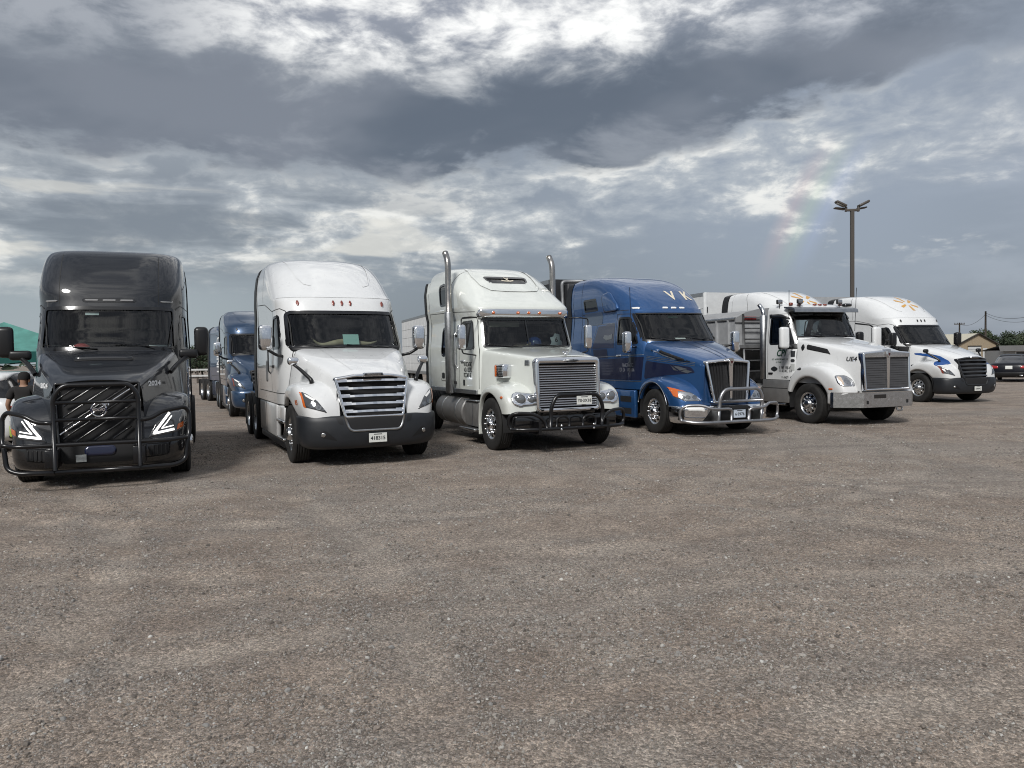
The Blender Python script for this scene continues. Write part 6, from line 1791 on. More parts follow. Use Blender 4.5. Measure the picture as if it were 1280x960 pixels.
for i, (u, Y, h, w, k, lb) in enumerate((
        (1222, 150, 5.8, 6.0, 1, 'tall rounded tree rising straight behind the gable of the tan shed'),
        (1241, 146, 4.9, 5.2, 0, 'dark tree just right of the shed gable, behind the tall pole'),
        (1257, 150, 5.2, 6.0, 0, 'dark spreading tree between the tan shed and the grey house roof'),
        (1274, 152, 5.2, 7.0, 2, 'greyish tree behind the grey house roof at the right edge'),
        (1206, 160, 5.4, 4.5, 0, 'small dark tree beside the pole with the cross arm'),
        (1290, 150, 5.4, 7.0, 1, 'green tree cut by the right edge of the picture'),
        (236, 84, 3.9, 6.5, 0, 'low dark tree behind the white rail, nearest the dark grey truck'),
        (254, 88, 3.7, 6.0, 1, 'low green tree behind the white rail, beside the royal blue truck'),
        (216, 86, 3.4, 6.0, 2, 'low greyish tree behind the rail, mostly behind the dark grey truck'))):
    tree(lb, at_px(u, Y), Y, h, w, LEAF[k], n=2600, leaf=0.20 if Y > 100 else 0.13)
# far wood that closes the horizon all round
fw = []
for k in range(2600):
    a = rng.uniform(0, 2 * np.pi); r = rng.uniform(330, 420)
    c = np.array([r * math.sin(a), r * math.cos(a), rng.uniform(0.3, 3.4) * (0.6 + 0.5 * math.sin(a * 23) * math.sin(a * 7 + 1))])
    q = rng.normal(size=(4, 3)) * [2.4, 2.4, 0.9] + c
    fw.append(q)
fw = np.vstack(fw)
tag(obj('far_woodland', M(fw, np.arange(len(fw)).reshape(-1, 4)), LEAF[0], None, smooth=False), 'low far line of dark woodland along the horizon', None, kind='stuff')


# ================================================================== right-hand background
def shed(x, y):
    t = empty('metal_shed', None, (x, y, 0), R(23.5)); tag(t, 'tan metal shed with low gable and white roll door', 'building')
    tan = mat('tan_sheet_metal', (0.36, 0.29, 0.20), 0.6, var=0.08); roofm = mat('cream_roof_metal', (0.47, 0.44, 0.35), 0.55, var=0.08); trim = mat('dark_brown_trim', (0.03, 0.025, 0.02), 0.6)
    w, L, he, hp = 3.5, 12.0, 2.45, 3.72
    gp = [(-w, 0), (w, 0), (w, he), (0, hp), (-w, he)]
    gw = obj('gable_wall', fixn(prism(gp, 'y', 0, 0.1)), tan, t, smooth=False)
    obj('gable_wall', fixn(prism(gp, 'y', L - 0.1, L)), tan, t, smooth=False)
    for sx in (-1, 1):
        sw = obj('side_wall', bx(sx * (w - 0.1), sx * w, 0.1, L - 0.1, 0, he), tan, t, smooth=False)
        for yy in np.arange(0.5, L, 0.6):
            obj('wall_rib', bx(sx * w, sx * (w + 0.03), yy, yy + 0.06, 0, he - 0.1), tan, sw, smooth=False)
        n_ = np.array([[(sx * (w + 0.3), -0.15, he - 0.09), (0, -0.15, hp + 0.02)], [(sx * (w + 0.3), L + 0.15, he - 0.09), (0, L + 0.15, hp + 0.02)]])
        rf = obj('roof', join([grid(n_), grid(n_ + [0, 0, 0.06])]), roofm, t, smooth=False)
        obj('rake_trim', tube([(sx * (w + 0.32), -0.17, he - 0.06), (0, -0.17, hp + 0.06)], 0.09, 6), trim, rf)
        obj('corner_trim', bx(sx * (w - 0.05), sx * (w + 0.04), -0.03, 0.08, 0, he), trim, t, smooth=False)
    for xx in np.arange(-w + 0.3, w, 0.45):
        obj('wall_rib', bx(xx, xx + 0.05, -0.025, 0.0, 0, he + (hp - he) * (1 - abs(xx) / w) - 0.15), tan, gw, smooth=False)
    dr = obj('roll_door', bx(-1.75, 0.55, -0.05, -0.03, 0, 2.15), mat('door_white', (0.60, 0.61, 0.60), 0.5), t, smooth=False)
    for z in np.arange(0.3, 2.1, 0.3):
        obj('door_seam', bx(-1.75, 0.55, -0.056, -0.05, z, z + 0.025), SEAM, dr, smooth=False)
    obj('door_header', bx(-1.85, 0.65, -0.08, -0.03, 2.15, 2.28), trim, t, smooth=False)
    obj('side_door', bx(0.95, 1.75, -0.05, -0.03, 0, 1.95), mat('door_white', (0.6, 0.61, 0.6), 0.5), t, smooth=False)
    return t


shed(57.6, 95.0)
bol = obj('bollard', lathe([(0.0005, 0), (0.09, 0), (0.09, 0.9), (0.05, 0.97), (0.0005, 0.98)], 14, 'z').move((at_px(1236, 92), 92, 0)), mat('bollard_yellow', (0.55, 0.44, 0.16), 0.6), None, auto=40)
tag(bol, 'pale yellow bollard standing before the tan shed', 'bollard')


def house(x, y):
    t = empty('grey_house', None, (x, y, 0), R(-14)); tag(t, 'low house with grey shingle roof right of the tan shed', 'building')
    wl = mat('house_siding', (0.36, 0.37, 0.37), 0.7, var=0.1); rf = mat('grey_shingles', (0.12, 0.115, 0.11), 0.9, var=0.2, vscale=8)
    obj('wall', bx(-4.5, 6, 0, 6, 0, 1.62), wl, t, smooth=False)
    G = np.array([[(-5, -0.5, 1.55), (6.5, -0.5, 1.55)], [(-4.0, 3, 2.2), (6.5, 3, 2.2)], [(-5, 6.5, 1.55), (6.5, 6.5, 1.55)]])
    obj('roof', grid(G), rf, t, smooth=False)
    for xx in (-3.3, -0.6, 2.4):
        f = obj('window', bx(xx, xx + 1.1, -0.04, 0.0, 0.9, 1.55), WHITEINK, t, smooth=False)
        obj('pane', bx(xx + 0.08, xx + 1.02, -0.05, -0.04, 0.97, 1.48), GLOSSBLACK, f, smooth=False)
    d = obj('door', bx(1.1, 1.9, -0.05, 0.0, 0, 1.6), WHITEINK, t, smooth=False)
    return t


house(at_px(1253, 86) + 5.2, 86)
fn = empty('picket_fence', None, (at_px(1249, 80), 80, 0), R(-10)); tag(fn, 'pale wooden fence between the tan shed and the grey house', 'fence')
for i in range(14):
    obj('picket', bx(i * 0.28, i * 0.28 + 0.24, 0, 0.03, 0.05, 1.15 + 0.04 * (i % 2)), mat('weathered_board', (0.36, 0.33, 0.29), 0.85, var=0.25), fn, smooth=False)
obj('fence_rail', bx(0, 3.9, 0.03, 0.08, 0.8, 0.9), mat('weathered_board', (0.36, 0.33, 0.29), 0.85), fn, smooth=False)
obj('fence_rail', bx(0, 3.9, 0.03, 0.08, 0.25, 0.35), mat('weathered_board', (0.36, 0.33, 0.29), 0.85), fn, smooth=False)

WOOD = mat('pole_wood', (0.075, 0.062, 0.052), 0.9, var=0.3)


def utility_pole(label, u, Y, top, arm=False):
    x = at_px(u, Y)
    t = empty('utility_pole', None, (x, Y, 0)); tag(t, label, 'pole', 'utility poles on the right')
    obj('pole', tube([(0, 0, 0), (0, 0, top)], [0.17, 0.12], 10), WOOD, t)
    if arm:
        obj('cross_arm', bx(-0.95, 0.95, -0.06, 0.06, top - 0.35, top - 0.18), WOOD, t, smooth=False)
        for xx in (-0.85, -0.4, 0.4, 0.85):
            obj('insulator', lathe([(0.05, 0), (0.05, 0.16), (0.0005, 0.18)], 8, 'z', (xx, 0, top - 0.18)), PLASTIC, t)
    return x, Y, top


pA = utility_pole('short utility pole with a cross arm, left of the tan shed ridge', 1199.5, 140, 6.75, True)
pB = utility_pole('taller bare utility pole rising behind the tan shed', 1232, 112, 7.35)


def wire(a, b, sag, label):
    a = np.array(a); b = np.array(b)
    P = [a + (b - a) * s - np.array([0, 0, sag * 4 * s * (1 - s)]) for s in np.linspace(0, 1, 20)]
    tag(obj('power_line', tube(P, 0.022, 5), PLASTIC, None), label, 'wire')


wire((pB[0], pB[1], 7.1), (at_px(1330, 70), 70, 5.9), 1.1, 'upper power line sagging from the taller pole to the right edge')
wire((pB[0], pB[1], 6.8), (at_px(1330, 70), 70, 5.3), 1.1, 'lower power line sagging from the taller pole to the right edge')
wire((pB[0], pB[1], 6.9), (pA[0], pA[1], 6.5), 0.8, 'power line running between the two utility poles')


# ================================================================== cars
def car(label, x, y, yaw, paint, hgt=1.47, length=4.9, tail=True, platecol=PLATE, suv=False):
    """built from its tail (y = 0) forward"""
    t = empty('parked_car', None, (x, y, 0), R(yaw)); tag(t, label, 'car')
    k = hgt - 1.47
    m = shell([(0.24, 0.82, 0.16, 0.55, 3.0, length - 0.3), (0.34, 0.90, 0.05, 0.6, 3.2, length - 0.1), (0.55, 0.945, 0.0, 0.6, 3.4, length), (0.78 + k * .3, 0.945, 0.02, 0.6, 3.3, length), (0.94 + k * .5, 0.92, 0.08, 0.6, 3.2, length - 0.1), (1.02 + k * .6, 0.86, 0.2, 0.7, 3.0, length - 0.5), (1.04 + k * .6, 0.7, 0.4, 0.7, 3.0, length - 1.0)], 36, 30, 40)
    for yy in (0.95, length - 1.0):
        for sx in (-1, 1):
            m = cut(m, ell(yy, 0.36, 0.41, 0.40, 26), 'x', lambda c: c[:, 0] * sx > 0.4)
    body = obj('body', m, paint, t, auto=50); bv = m.bvh()
    gh = shell([(1.0 + k * .6, 0.80, 0.62, 0.8, 3.0, length - 1.1), (1.14 + k * .8, 0.76, 0.95, 0.8, 3.0, length - 1.6), (1.32 + k, 0.68, 1.35, 0.7, 3.0, length - 2.1), (1.43 + k, 0.58, 1.75, 0.5, 3.0, length - 2.4), (hgt, 0.40, 2.05, 0.4, 2.8, length - 2.6)], 30, 30, 40)
    if suv:
        gh = shell([(1.0 + k * .6, 0.82, 0.12, 0.7, 3.4, length - 1.2), (1.2 + k * .8, 0.80, 0.18, 0.7, 3.4, length - 1.5), (1.40 + k, 0.74, 0.30, 0.6, 3.2, length - 1.9), (hgt - 0.02, 0.66, 0.42, 0.5, 3.0, length - 2.1), (hgt, 0.5, 0.6, 0.4, 2.8, length - 2.3)], 30, 30, 40)
    g = obj('greenhouse', gh, GLOSSBLACK, t); gb = gh.bvh()
    obj('roof_panel', patch(gb, rpoly([(-0.60, 1.62), (0.60, 1.62), (0.60, length - 2.3), (-0.60, length - 2.3)], 0.15) if not suv else rpoly([(-0.72, 0.42), (0.72, 0.42), (0.72, length - 1.95), (-0.72, length - 1.95)], 0.1), 'z', 1, 0.02, 0.06, 0.05), paint, t)
    for sx in (-1, 1):
        obj('roof_pillar', ribbon(gb, [(0.75, 1.06 + k * .6), (1.25, 1.24 + k * .9), (1.7, 1.38 + k)] if not suv else [(0.62, 1.1 + k * .6), (0.66, hgt - 0.06)], 'x', sx, 0.10, 0.012), paint, g)
        obj('roof_pillar', ribbon(gb, [(2.35, 1.06 + k * .6), (2.3, 1.40 + k)], 'x', sx, 0.05, 0.012), GLOSSBLACK, g)
        tl = obj('tail_light', patch(bv, rpoly([(sx * 0.50, 0.74 + k * .4), (sx * 0.88, 0.72 + k * .4), (sx * 0.90, 0.88 + k * .4), (sx * 0.52, 0.87 + k * .4)][::sx], 0.03), 'y', -1, 0.008, 0.025, 0.01), REDLENS, body)
        for yy in (0.95, length - 1.0):
            e = empty('wheel', t, (sx * 0.80, yy, 0.345)); e.rotation_euler = (0, 0, 0 if sx > 0 else math.pi); e.scale = (0.72, 0.69, 0.69)
            share('tyre', PROTO['tyre'], e); share('rim', PROTO['rim'], e); share('brake_drum', PROTO['drum'], e)
        obj('door_gap', join([ribbon(bv, [(1.55, 0.4), (1.6, 1.0 + k * .5)], 'x', sx, 0.012), ribbon(bv, [(2.55, 0.4), (2.6, 1.0 + k * .5)], 'x', sx, 0.012), ribbon(bv, [(3.5, 0.4), (3.55, 0.95 + k * .5)], 'x', sx, 0.012)]), SEAM, body)
    obj('licence_plate', patch(bv, rrect(-0.17, 0.14, 0.70 + k * .3, 0.86 + k * .3, 0.01), 'y', -1, 0.012, 0.03, 0.01), platecol, body)
    obj('bumper', patch(bv, rrect(-0.86, 0.86, 0.30, 0.50, 0.04), 'y', -1, 0.010, 0.05, 0.01), PLASTIC, body)
    obj('exhaust_tip', box((0.55, 0.0, 0.36), (0.16, 0.06, 0.07), 0.02), CHROME, body)
    return t


car('dark navy sedan seen from behind at the right edge', 26.55, 41.0, -38, mat('midnight_paint', (0.004, 0.005, 0.009), 0.4, coat=0.15, spec=0.25))
car('white car with dark windows parked in front of the green canopy', -9.75, 16.1, 96, mat('car_white', (0.70, 0.71, 0.71), 0.3, coat=1.0), hgt=1.60, length=4.6, suv=True)

# ================================================================== canopy tent
tent = empty('canopy_tent', None, (-13.3, 20.2, 0), R(38)); tag(tent, 'teal green pop-up canopy at the left edge behind the dark grey truck', 'canopy')
TEAL = mat('teal_canvas', (0.085, 0.255, 0.22), 0.7, var=0.2, vscale=3.0); TEALS = mat('teal_valance', (0.013, 0.11, 0.095), 0.75, var=0.1)
hw, ze, zp = 1.75, 2.08, 2.88
for k in range(4):
    a = R(90 * k); ca, sa_ = math.cos(a), math.sin(a)
    G = []
    for s in np.linspace(0, 1, 9):
        row = []
        for q in np.linspace(-1, 1, 13):
            r_ = hw * (1 - s)
            x_, y_ = q * r_, -r_
            z_ = ze + (zp - ze) * s - 0.10 * math.sin(math.pi * s) * (1 - q * q)
            row.append((x_ * ca - y_ * sa_, x_ * sa_ + y_ * ca, z_))
        G.append(row)
    p = obj('roof_panel', grid(np.array(G)), TEAL, tent)
    G = []
    for z_ in (ze, ze - 0.14, ze - 0.28):
        G.append([((q * hw) * ca - (-hw) * sa_, (q * hw) * sa_ + (-hw) * ca, z_ + (0.02 * math.sin(q * 9) if z_ < ze else 0)) for q in np.linspace(-1, 1, 25)])
    obj('valance', grid(np.array(G)), TEALS, p)
    cx_, cy_ = hw * (1 if k in (0, 3) else -1) * 0.98, hw * (1 if k in (0, 1) else -1) * 0.98
    obj('leg', bx(cx_ - 0.02, cx_ + 0.02, cy_ - 0.02, cy_ + 0.02, 0, ze), DULL, tent, smooth=False)


# ================================================================== person by the canopy
def skin_mesh(name, joints, edges, material, parent, root=0, sub=2):
    me = bpy.data.meshes.new(name)
    me.from_pydata([j[0] for j in joints], edges, [])
    o = bpy.data.objects.new(name, me); C.objects.link(o)
    if parent is not None: o.parent = parent
    sm = o.modifiers.new('skin', 'SKIN'); sm.use_smooth_shade = True
    for v, j in zip(me.skin_vertices[0].data, joints):
        v.radius = j[1] if isinstance(j[1], tuple) else (j[1], j[1])
    me.skin_vertices[0].data[root].use_root = True
    ss = o.modifiers.new('subdivision', 'SUBSURF'); ss.levels = sub; ss.render_levels = sub
    dg = bpy.context.evaluated_depsgraph_get()
    ev = o.evaluated_get(dg); m2 = bpy.data.meshes.new_from_object(ev)
    o.modifiers.clear(); o.data = m2
    m2.materials.clear(); m2.materials.append(material)
    m2.polygons.foreach_set('use_smooth', np.ones(len(m2.polygons), bool))
    return o


SKIN = mat('skin', (0.30, 0.17, 0.11), 0.6, var=0.1)
per = empty('person', None, (-8.74, 13.75, 0), R(12)); per.scale = (0.96, 0.96, 0.925)
tag(per, 'person in black cap and dark shirt standing with back turned beside the dark grey truck', 'person')
J = [((0, 0, 0.96), (0.15, 0.10)), ((0, 0.0, 1.12), (0.14, 0.10)), ((0, 0.02, 1.30), (0.16, 0.11)), ((0, 0.0, 1.43), (0.10, 0.08)), ((0, 0.0, 1.49), 0.055), ((0, 0.015, 1.58), (0.078, 0.09)), ((0, 0.02, 1.66), (0.075, 0.09)),
     ((0.19, 0, 1.40), 0.06), ((0.27, -0.03, 1.14), 0.045), ((0.22, 0.16, 1.0), 0.036), ((0.20, 0.22, 0.98), 0.038),
     ((-0.19, 0, 1.40), 0.06), ((-0.28, -0.02, 1.13), 0.045), ((-0.27, 0.10, 0.92), 0.034), ((-0.27, 0.13, 0.86), 0.038),
     ((0.09, 0, 0.88), 0.09), ((0.11, 0.02, 0.50), 0.062), ((0.12, -0.02, 0.10), 0.042), ((0.13, 0.13, 0.045), 0.04),
     ((-0.09, 0, 0.88), 0.09), ((-0.11, 0.02, 0.50), 0.062), ((-0.13, -0.02, 0.10), 0.042), ((-0.15, 0.13, 0.045), 0.04)]
E_ = [(0, 1), (1, 2), (2, 3), (3, 4), (4, 5), (5, 6), (3, 7), (7, 8), (8, 9), (9, 10), (3, 11), (11, 12), (12, 13), (13, 14), (0, 15), (15, 16), (16, 17), (17, 18), (0, 19), (19, 20), (20, 21), (21, 22)]
body = skin_mesh('body', J, E_, SKIN, per)
# fingers on both hands
for hx, hy, hz, sx in ((0.20, 0.23, 0.97, 1), (-0.27, 0.14, 0.84, -1)):
    fs = [tube([(hx + 0.016 * (i - 1.5), hy, hz), (hx + 0.018 * (i - 1.5), hy + 0.03, hz - 0.035 - 0.006 * (i in (1, 2))), (hx + 0.018 * (i - 1.5), hy + 0.02, hz - 0.075 - 0.008 * (i in (1, 2)))], [0.010, 0.009, 0.007], 6) for i in range(4)]
    fs.append(tube([(hx - sx * 0.03, hy, hz + 0.02), (hx - sx * 0.05, hy + 0.03, hz - 0.01), (hx - sx * 0.045, hy + 0.05, hz - 0.035)], [0.011, 0.010, 0.008], 6))
    obj('hand', join(fs), SKIN, per)
S = [((0, 0, 0.93), (0.175, 0.125)), ((0, 0.0, 1.12), (0.165, 0.12)), ((0, 0.02, 1.30), (0.19, 0.13)), ((0, 0.0, 1.43), (0.12, 0.10)), ((0.20, 0, 1.395), 0.085), ((0.25, -0.02, 1.22), 0.075), ((-0.20, 0, 1.395), 0.085), ((-0.26, -0.015, 1.22), 0.075)]
skin_mesh('shirt', S, [(0, 1), (1, 2), (2, 3), (3, 4), (4, 5), (3, 6), (6, 7)], mat('shirt_black', (0.016, 0.015, 0.015), 0.9, var=0.3), per)
P_ = [((0, 0, 0.95), (0.165, 0.115)), ((0.095, 0, 0.84), 0.11), ((0.115, 0.02, 0.50), 0.085), ((0.12, -0.01, 0.12), 0.07), ((-0.095, 0, 0.84), 0.11), ((-0.115, 0.02, 0.50), 0.085), ((-0.13, -0.01, 0.12), 0.07)]
skin_mesh('trousers', P_, [(0, 1), (1, 2), (2, 3), (0, 4), (4, 5), (5, 6)], mat('trousers_dark', (0.02, 0.021, 0.026), 0.9), per)
obj('cap', join([fixn(lathe([(0.098, 1.61), (0.104, 1.66), (0.09, 1.72), (0.05, 1.755), (0.0005, 1.76)], 20, 'z', (0, 0.02, 0))), bx(-0.08, 0.08, 0.10, 0.22, 1.625, 1.64, 0.006)]), mat('cap_black', (0.008, 0.008, 0.008), 0.9), per)
obj('face_features', join([box((0, 0.125, 1.575), (0.03, 0.04, 0.05), 0.012), box((0.09, 0.01, 1.58), (0.025, 0.05, 0.065), 0.012), box((-0.09, 0.01, 1.58), (0.025, 0.05, 0.065), 0.012), box((0, 0.108, 1.53), (0.05, 0.02, 0.012), 0.005), box((0.033, 0.108, 1.60), (0.022, 0.014, 0.012), 0.004), box((-0.033, 0.108, 1.60), (0.022, 0.014, 0.012), 0.004)]), SKIN, per)
bag = obj('lime_bag', join([box((0, 0, 0.0), (0.20, 0.10, 0.24), 0.04), tube(fpath([(-0.05, 0, 0.11), (-0.04, 0, 0.21), (0.04, 0, 0.21), (0.05, 0, 0.11)], 0.03), 0.008, 6)]).move((-8.97, 13.83, 0.56)), mat('lime_fabric', (0.30, 0.38, 0.06), 0.8), None)
tag(bag, 'lime green bag held low by the person in the dark shirt', 'bag')

# ================================================================== left background rail
rail = empty('rail_fence', None, (-30.0, 63.0, 0), R(8)); tag(rail, 'long white horizontal rail on posts at the far left of the lot', 'fence')
for z in (1.05, 0.55):
    obj('rail', bx(0, 12, -0.04, 0.04, z, z + 0.14), mat('rail_white', (0.52, 0.53, 0.52), 0.6, var=0.1), rail, smooth=False)
for i in range(7):
    obj('post', bx(i * 2.0 - 0.07, i * 2.0 + 0.07, 0.04, 0.16, 0, 1.25), WOOD, rail, smooth=False)

# ================================================================== ground
def fbm(x, y, sc, oct=4, seed=0):
    r = np.random.default_rng(seed); tot = np.zeros_like(x); amp = 1.0; s = 0
    for o_ in range(oct):
        T_ = r.uniform(-1, 1, (256, 256))
        u, v = x * sc * 2 ** o_ + 37.1 * o_, y * sc * 2 ** o_ + 11.7 * o_
        i, j = np.floor(u).astype(int), np.floor(v).astype(int); a, b = u - i, v - j
        a = a * a * (3 - 2 * a); b = b * b * (3 - 2 * b)
        g = lambda p, q: T_[p % 256, q % 256]
        tot += amp * ((g(i, j) * (1 - a) + g(i + 1, j) * a) * (1 - b) + (g(i, j + 1) * (1 - a) + g(i + 1, j + 1) * a) * b)
        s += amp; amp *= 0.5
    return tot / s


# wheel tracks: arcs of turning trucks (centre x, centre y, radius)
TRACKS = [(-3.0, 16.5, 8.2), (-3.0, 16.5, 10.3), (11.0, 15.5, 8.6), (11.0, 15.5, 10.7), (6.0, -13.0, 17.2), (6.0, -13.0, 19.3), (-14.0, 2.0, 11.5), (-14.0, 2.0, 13.6), (14.5, -2.0, 10.4), (14.5, -2.0, 12.4)]


def ground_z(x, y):
    near = np.clip((19.0 - y) / 9.0, 0, 1) * np.clip((22 - np.abs(x)) / 8, 0, 1) * np.clip((y + 6) / 4, 0, 1)
    h = 0.050 * fbm(x, y * 1.6, 0.45, 3, 3) + 0.018 * fbm(x, y, 2.6, 3, 5) + 0.007 * fbm(x, y, 9.0, 2, 9)
    for cx_, cy_, rr in TRACKS:
        e = (np.hypot(x - cx_, y - cy_) - rr + 0.10 * fbm(x, y, 0.35, 2, 31)) / 0.17
        h = h - 0.014 * np.exp(-e * e) + 0.012 * np.exp(-(np.abs(e) - 1.7) ** 2 * 1.6)
    under = np.clip((y - 9.5) / 2.0, 0, 1)
    return h * near * (1 - 0.85 * under) - 0.012 * (1 - under) * near


xs = np.concatenate([-np.geomspace(900, 14, 26), np.arange(-13.9, 14, 0.085), np.geomspace(14, 900, 26)])
ys = np.concatenate([-np.geomspace(300, 3, 12), np.arange(-2.9, 1.6, 0.5), np.arange(1.7, 13, 0.075), np.geomspace(13, 1500, 46)])
X, Y = np.meshgrid(xs, ys, indexing='ij')
Z = ground_z(X, Y)
gm = grid(np.stack([X, Y, Z], -1))


def ground_material():
    m = bpy.data.materials.new('gravel_ground'); m.use_nodes = True
    nt = m.node_tree; t = NT(nt); b = nt.nodes['Principled BSDF']
    tc = t.n('ShaderNodeTexCoord'); P = tc.outputs['Object']
    big = t.noise(P, 0.22, 5, 0.6, 0.6); mid = t.noise(P, 1.3, 6, 0.62, 0.4); fin = t.noise(P, 9.0, 6, 0.65)
    mp = t.n('ShaderNodeMapping'); t.lk(P, mp.inputs[0]); mp.inputs['Scale'].default_value = (0.28, 1.6, 1); mp.inputs['Rotation'].default_value = (0, 0, R(-14))
    trk = t.noise(mp.outputs[0], 0.9, 5, 0.6, 0.7)
    base = t.mix(t.smooth(mid, 0.34, 0.68), (0.174, 0.138, 0.110), (0.284, 0.235, 0.191))
    base = t.mix(t.math('MULTIPLY', t.smooth(big, 0.47, 0.62), 0.55), base, (0.222, 0.207, 0.187))
    mp2 = t.n('ShaderNodeMapping'); t.lk(P, mp2.inputs[0]); mp2.inputs['Scale'].default_value = (0.5, 1.1, 1); mp2.inputs['Rotation'].default_value = (0, 0, R(28))
    pat = t.noise(mp2.outputs[0], 0.55, 6, 0.62, 0.9)
    base = t.mix(t.math('MULTIPLY', t.smooth(pat, 0.53, 0.65), 0.42), base, (0.293, 0.250, 0.208))
    base = t.mix(t.math('MULTIPLY', t.smooth(pat, 0.45, 0.35), 0.45), base, (0.161, 0.146, 0.131))
    base = t.mix(t.math('MULTIPLY', t.smooth(trk, 0.54, 0.68), 0.45), base, (0.301, 0.262, 0.221))
    base = t.mix(t.math('MULTIPLY', t.smooth(trk, 0.45, 0.36), 0.50), base, (0.135, 0.114, 0.097))
    base = t.mix(t.math('MULTIPLY', t.smooth(fin, 0.40, 0.65), 0.40), base, (0.140, 0.114, 0.096))
    # packed dust in the wheel tracks, heaped coarse gravel along their edges
    wobv = t.noise(P, 0.5, 3, 0.5)
    brk = t.smooth(t.noise(P, 0.8, 4, 0.6), 0.40, 0.60)
    tr_in, tr_ed = 0.0, 0.0
    for cx_, cy_, rr in TRACKS:
        dv = t.n('ShaderNodeVectorMath', operation='DISTANCE'); t.lk(P, dv.inputs[0]); dv.inputs[1].default_value = (cx_, cy_, 0)
        e = t.math('ABSOLUTE', t.math('ADD', t.math('SUBTRACT', dv.outputs['Value'], rr), t.math('MULTIPLY', t.math('SUBTRACT', wobv, 0.5), 0.45)))
        tr_in = t.math('MAXIMUM', tr_in, t.smooth(e, 0.26, 0.08))
        tr_ed = t.math('MAXIMUM', tr_ed, t.math('MULTIPLY', t.smooth(e, 0.16, 0.28), t.smooth(e, 0.62, 0.34)))
    base = t.mix(t.math('MULTIPLY', t.math('MULTIPLY', tr_in, brk), 0.42), base, (0.281, 0.251, 0.216))
    base = t.mix(t.math('MULTIPLY', t.math('MULTIPLY', tr_ed, brk), 0.40), base, (0.137, 0.123, 0.111))
    h = None
    for sc, k in ((62.0, 0.85), (150.0, 0.75)):
        vo = t.n('ShaderNodeTexVoronoi'); t.lk(P, vo.inputs['Vector']); vo.inputs['Scale'].default_value = sc
        sp = t.n('ShaderNodeSeparateColor'); t.lk(vo.outputs['Color'], sp.inputs[0])
        lum = t.math('ADD', 0.62, t.math('MULTIPLY', t.math('POWER', sp.outputs[0], 1.7), 1.15))
        mxn = t.n('ShaderNodeVectorMath', operation='SCALE'); t.lk(base, mxn.inputs[0]); t.lk(lum, mxn.inputs['Scale'])
        base = t.mix(k, base, mxn.outputs[0])
        warm = t.math('MULTIPLY', t.smooth(sp.outputs[1], 0.6, 1.0), 0.3)
        base = t.mix(warm, base, (0.28, 0.225, 0.185) if sc < 100 else (0.25, 0.25, 0.245))
        d = t.math('MULTIPLY', vo.outputs['Distance'], -1.0 / (1 if sc < 100 else 2))
        h = d if h is None else t.math('ADD', h, d)
    bp = t.n('ShaderNodeBump'); bp.inputs['Strength'].default_value = 0.6; bp.inputs['Distance'].default_value = 0.009
    t.lk(t.math('ADD', h, t.math('MULTIPLY', fin, 0.8)), bp.inputs['Height']); t.lk(bp.outputs[0], b.inputs['Normal'])
    t.lk(base, b.inputs['Base Color']); b.inputs['Roughness'].default_value = 0.92; b.inputs['Specular IOR Level'].default_value = 0.25
    return m


tag(obj('ground', gm, ground_material(), None), 'brown grey gravel lot reaching to the horizon', None, kind='structure')


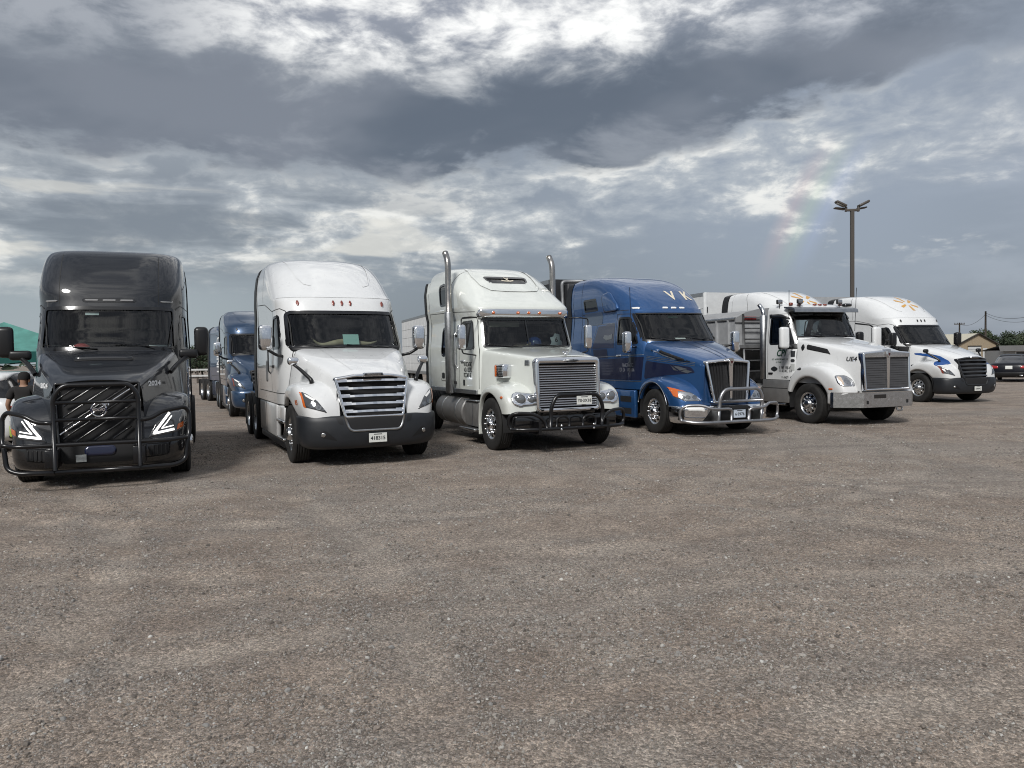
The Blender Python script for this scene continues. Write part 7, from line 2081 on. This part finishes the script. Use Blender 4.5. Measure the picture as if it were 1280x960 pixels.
# loose gravel: stones scattered by geometry nodes, thinning with distance
def gravel():
    stone = bpy.data.materials.new('gravel_stone'); stone.use_nodes = True
    nt = stone.node_tree; t = NT(nt); b = nt.nodes['Principled BSDF']
    oi = t.n('ShaderNodeObjectInfo'); r = oi.outputs['Random']
    cr = t.n('ShaderNodeValToRGB'); t.lk(r, cr.inputs[0])
    el = cr.color_ramp.elements
    el[0].position = 0.0; el[0].color = (0.075, 0.066, 0.058, 1)
    el[1].position = 1.0; el[1].color = (0.50, 0.49, 0.46, 1)
    for p, c in ((0.22, (0.130, 0.112, 0.096)), (0.45, (0.205, 0.172, 0.146)), (0.66, (0.195, 0.192, 0.184)), (0.86, (0.27, 0.245, 0.215)), (0.965, (0.32, 0.305, 0.28)), (0.993, (0.40, 0.39, 0.37))):
        e = el.new(p); e.color = (*c, 1)
    tc = t.n('ShaderNodeTexCoord'); nz = t.noise(tc.outputs['Object'], 3.0, 4, 0.6)
    mx = t.n('ShaderNodeVectorMath', operation='SCALE'); t.lk(cr.outputs[0], mx.inputs[0]); t.lk(t.math('ADD', 0.85, t.math('MULTIPLY', nz, 0.6)), mx.inputs['Scale'])
    t.lk(mx.outputs[0], b.inputs['Base Color']); b.inputs['Roughness'].default_value = 0.85
    col = bpy.data.collections.new('stone_shapes')
    for k in range(6):
        bm = bmesh.new(); bmesh.ops.create_icosphere(bm, subdivisions=1, radius=1.0)
        rr = np.random.default_rng(40 + k)
        for v in bm.verts:
            v.co = v.co * float(rr.uniform(0.72, 1.12))
            v.co.z *= 0.62; v.co.y *= 0.8
        me = bpy.data.meshes.new('stone'); bm.to_mesh(me); bm.free(); me.materials.append(stone)
        col.objects.link(bpy.data.objects.new('stone', me))
    n = 560000
    g = np.random.default_rng(11)
    rad = 2.5 * np.exp(g.uniform(0, 1, n) ** 1.0 * math.log(24 / 2.5))
    az = g.uniform(R(-43), R(43), n)
    px, py = rad * np.sin(az), rad * np.cos(az)
    cl = fbm(px, py * 1.3, 0.7, 4, 21)
    pr = np.clip(0.46 + 1.7 * cl, 0.06, 1.0)
    for cx_, cy_, rr in TRACKS:
        e = np.abs(np.hypot(px - cx_, py - cy_) - rr + 0.10 * fbm(px, py, 0.35, 2, 31))
        pr = pr * np.where(e < 0.17, 0.35, 1.0) + np.where((e > 0.2) & (e < 0.42), 0.3, 0.0)
    keep = g.uniform(0, 1, n) < pr
    px, py, rad = px[keep], py[keep], rad[keep]; n = len(px)
    size = np.clip(0.0044 * np.exp(g.normal(0, 0.45, n)), 0.0024, 0.024)
    bigs = g.uniform(0, 1, n) < 0.0035
    size = np.where(bigs, g.uniform(0.012, 0.024, n), size)
    size *= 1 + np.clip(rad - 6, 0, 12) * 0.05
    size = np.minimum(size, 0.024)
    pz = ground_z(px, py) + size * 0.18
    me = bpy.data.meshes.new('gravel'); me.from_pydata(np.stack([px, py, pz], -1).tolist(), [], [])
    a = me.attributes.new('rot', 'FLOAT_VECTOR', 'POINT')
    rot = np.stack([g.uniform(-0.5, 0.5, n), g.uniform(-0.5, 0.5, n), g.uniform(0, 6.28, n)], -1)
    a.data.foreach_set('vector', rot.ravel().astype(np.float32))
    a = me.attributes.new('scl', 'FLOAT', 'POINT'); a.data.foreach_set('value', size.astype(np.float32))
    o = bpy.data.objects.new('gravel', me); C.objects.link(o)
    ng = bpy.data.node_groups.new('scatter_gravel', 'GeometryNodeTree')
    ng.interface.new_socket('Geometry', in_out='INPUT', socket_type='NodeSocketGeometry')
    ng.interface.new_socket('Geometry', in_out='OUTPUT', socket_type='NodeSocketGeometry')
    gi, go = ng.nodes.new('NodeGroupInput'), ng.nodes.new('NodeGroupOutput')
    ci = ng.nodes.new('GeometryNodeCollectionInfo'); ci.inputs['Collection'].default_value = col; ci.inputs['Separate Children'].default_value = True; ci.inputs['Reset Children'].default_value = True
    ip = ng.nodes.new('GeometryNodeInstanceOnPoints'); ip.inputs['Pick Instance'].default_value = True
    na = ng.nodes.new('GeometryNodeInputNamedAttribute'); na.data_type = 'FLOAT_VECTOR'; na.inputs['Name'].default_value = 'rot'
    ns = ng.nodes.new('GeometryNodeInputNamedAttribute'); ns.data_type = 'FLOAT'; ns.inputs['Name'].default_value = 'scl'
    e2r = ng.nodes.new('FunctionNodeEulerToRotation')
    L = ng.links.new
    L(gi.outputs[0], ip.inputs['Points']); L(ci.outputs[0], ip.inputs['Instance'])
    L(na.outputs['Attribute'], e2r.inputs[0]); L(e2r.outputs[0], ip.inputs['Rotation'])
    L(ns.outputs['Attribute'], ip.inputs['Scale']); L(ip.outputs[0], go.inputs[0])
    md = o.modifiers.new('scatter', 'NODES'); md.node_group = ng
    tag(o, 'loose brown and grey stones scattered over the gravel lot', None, kind='stuff')


gravel()
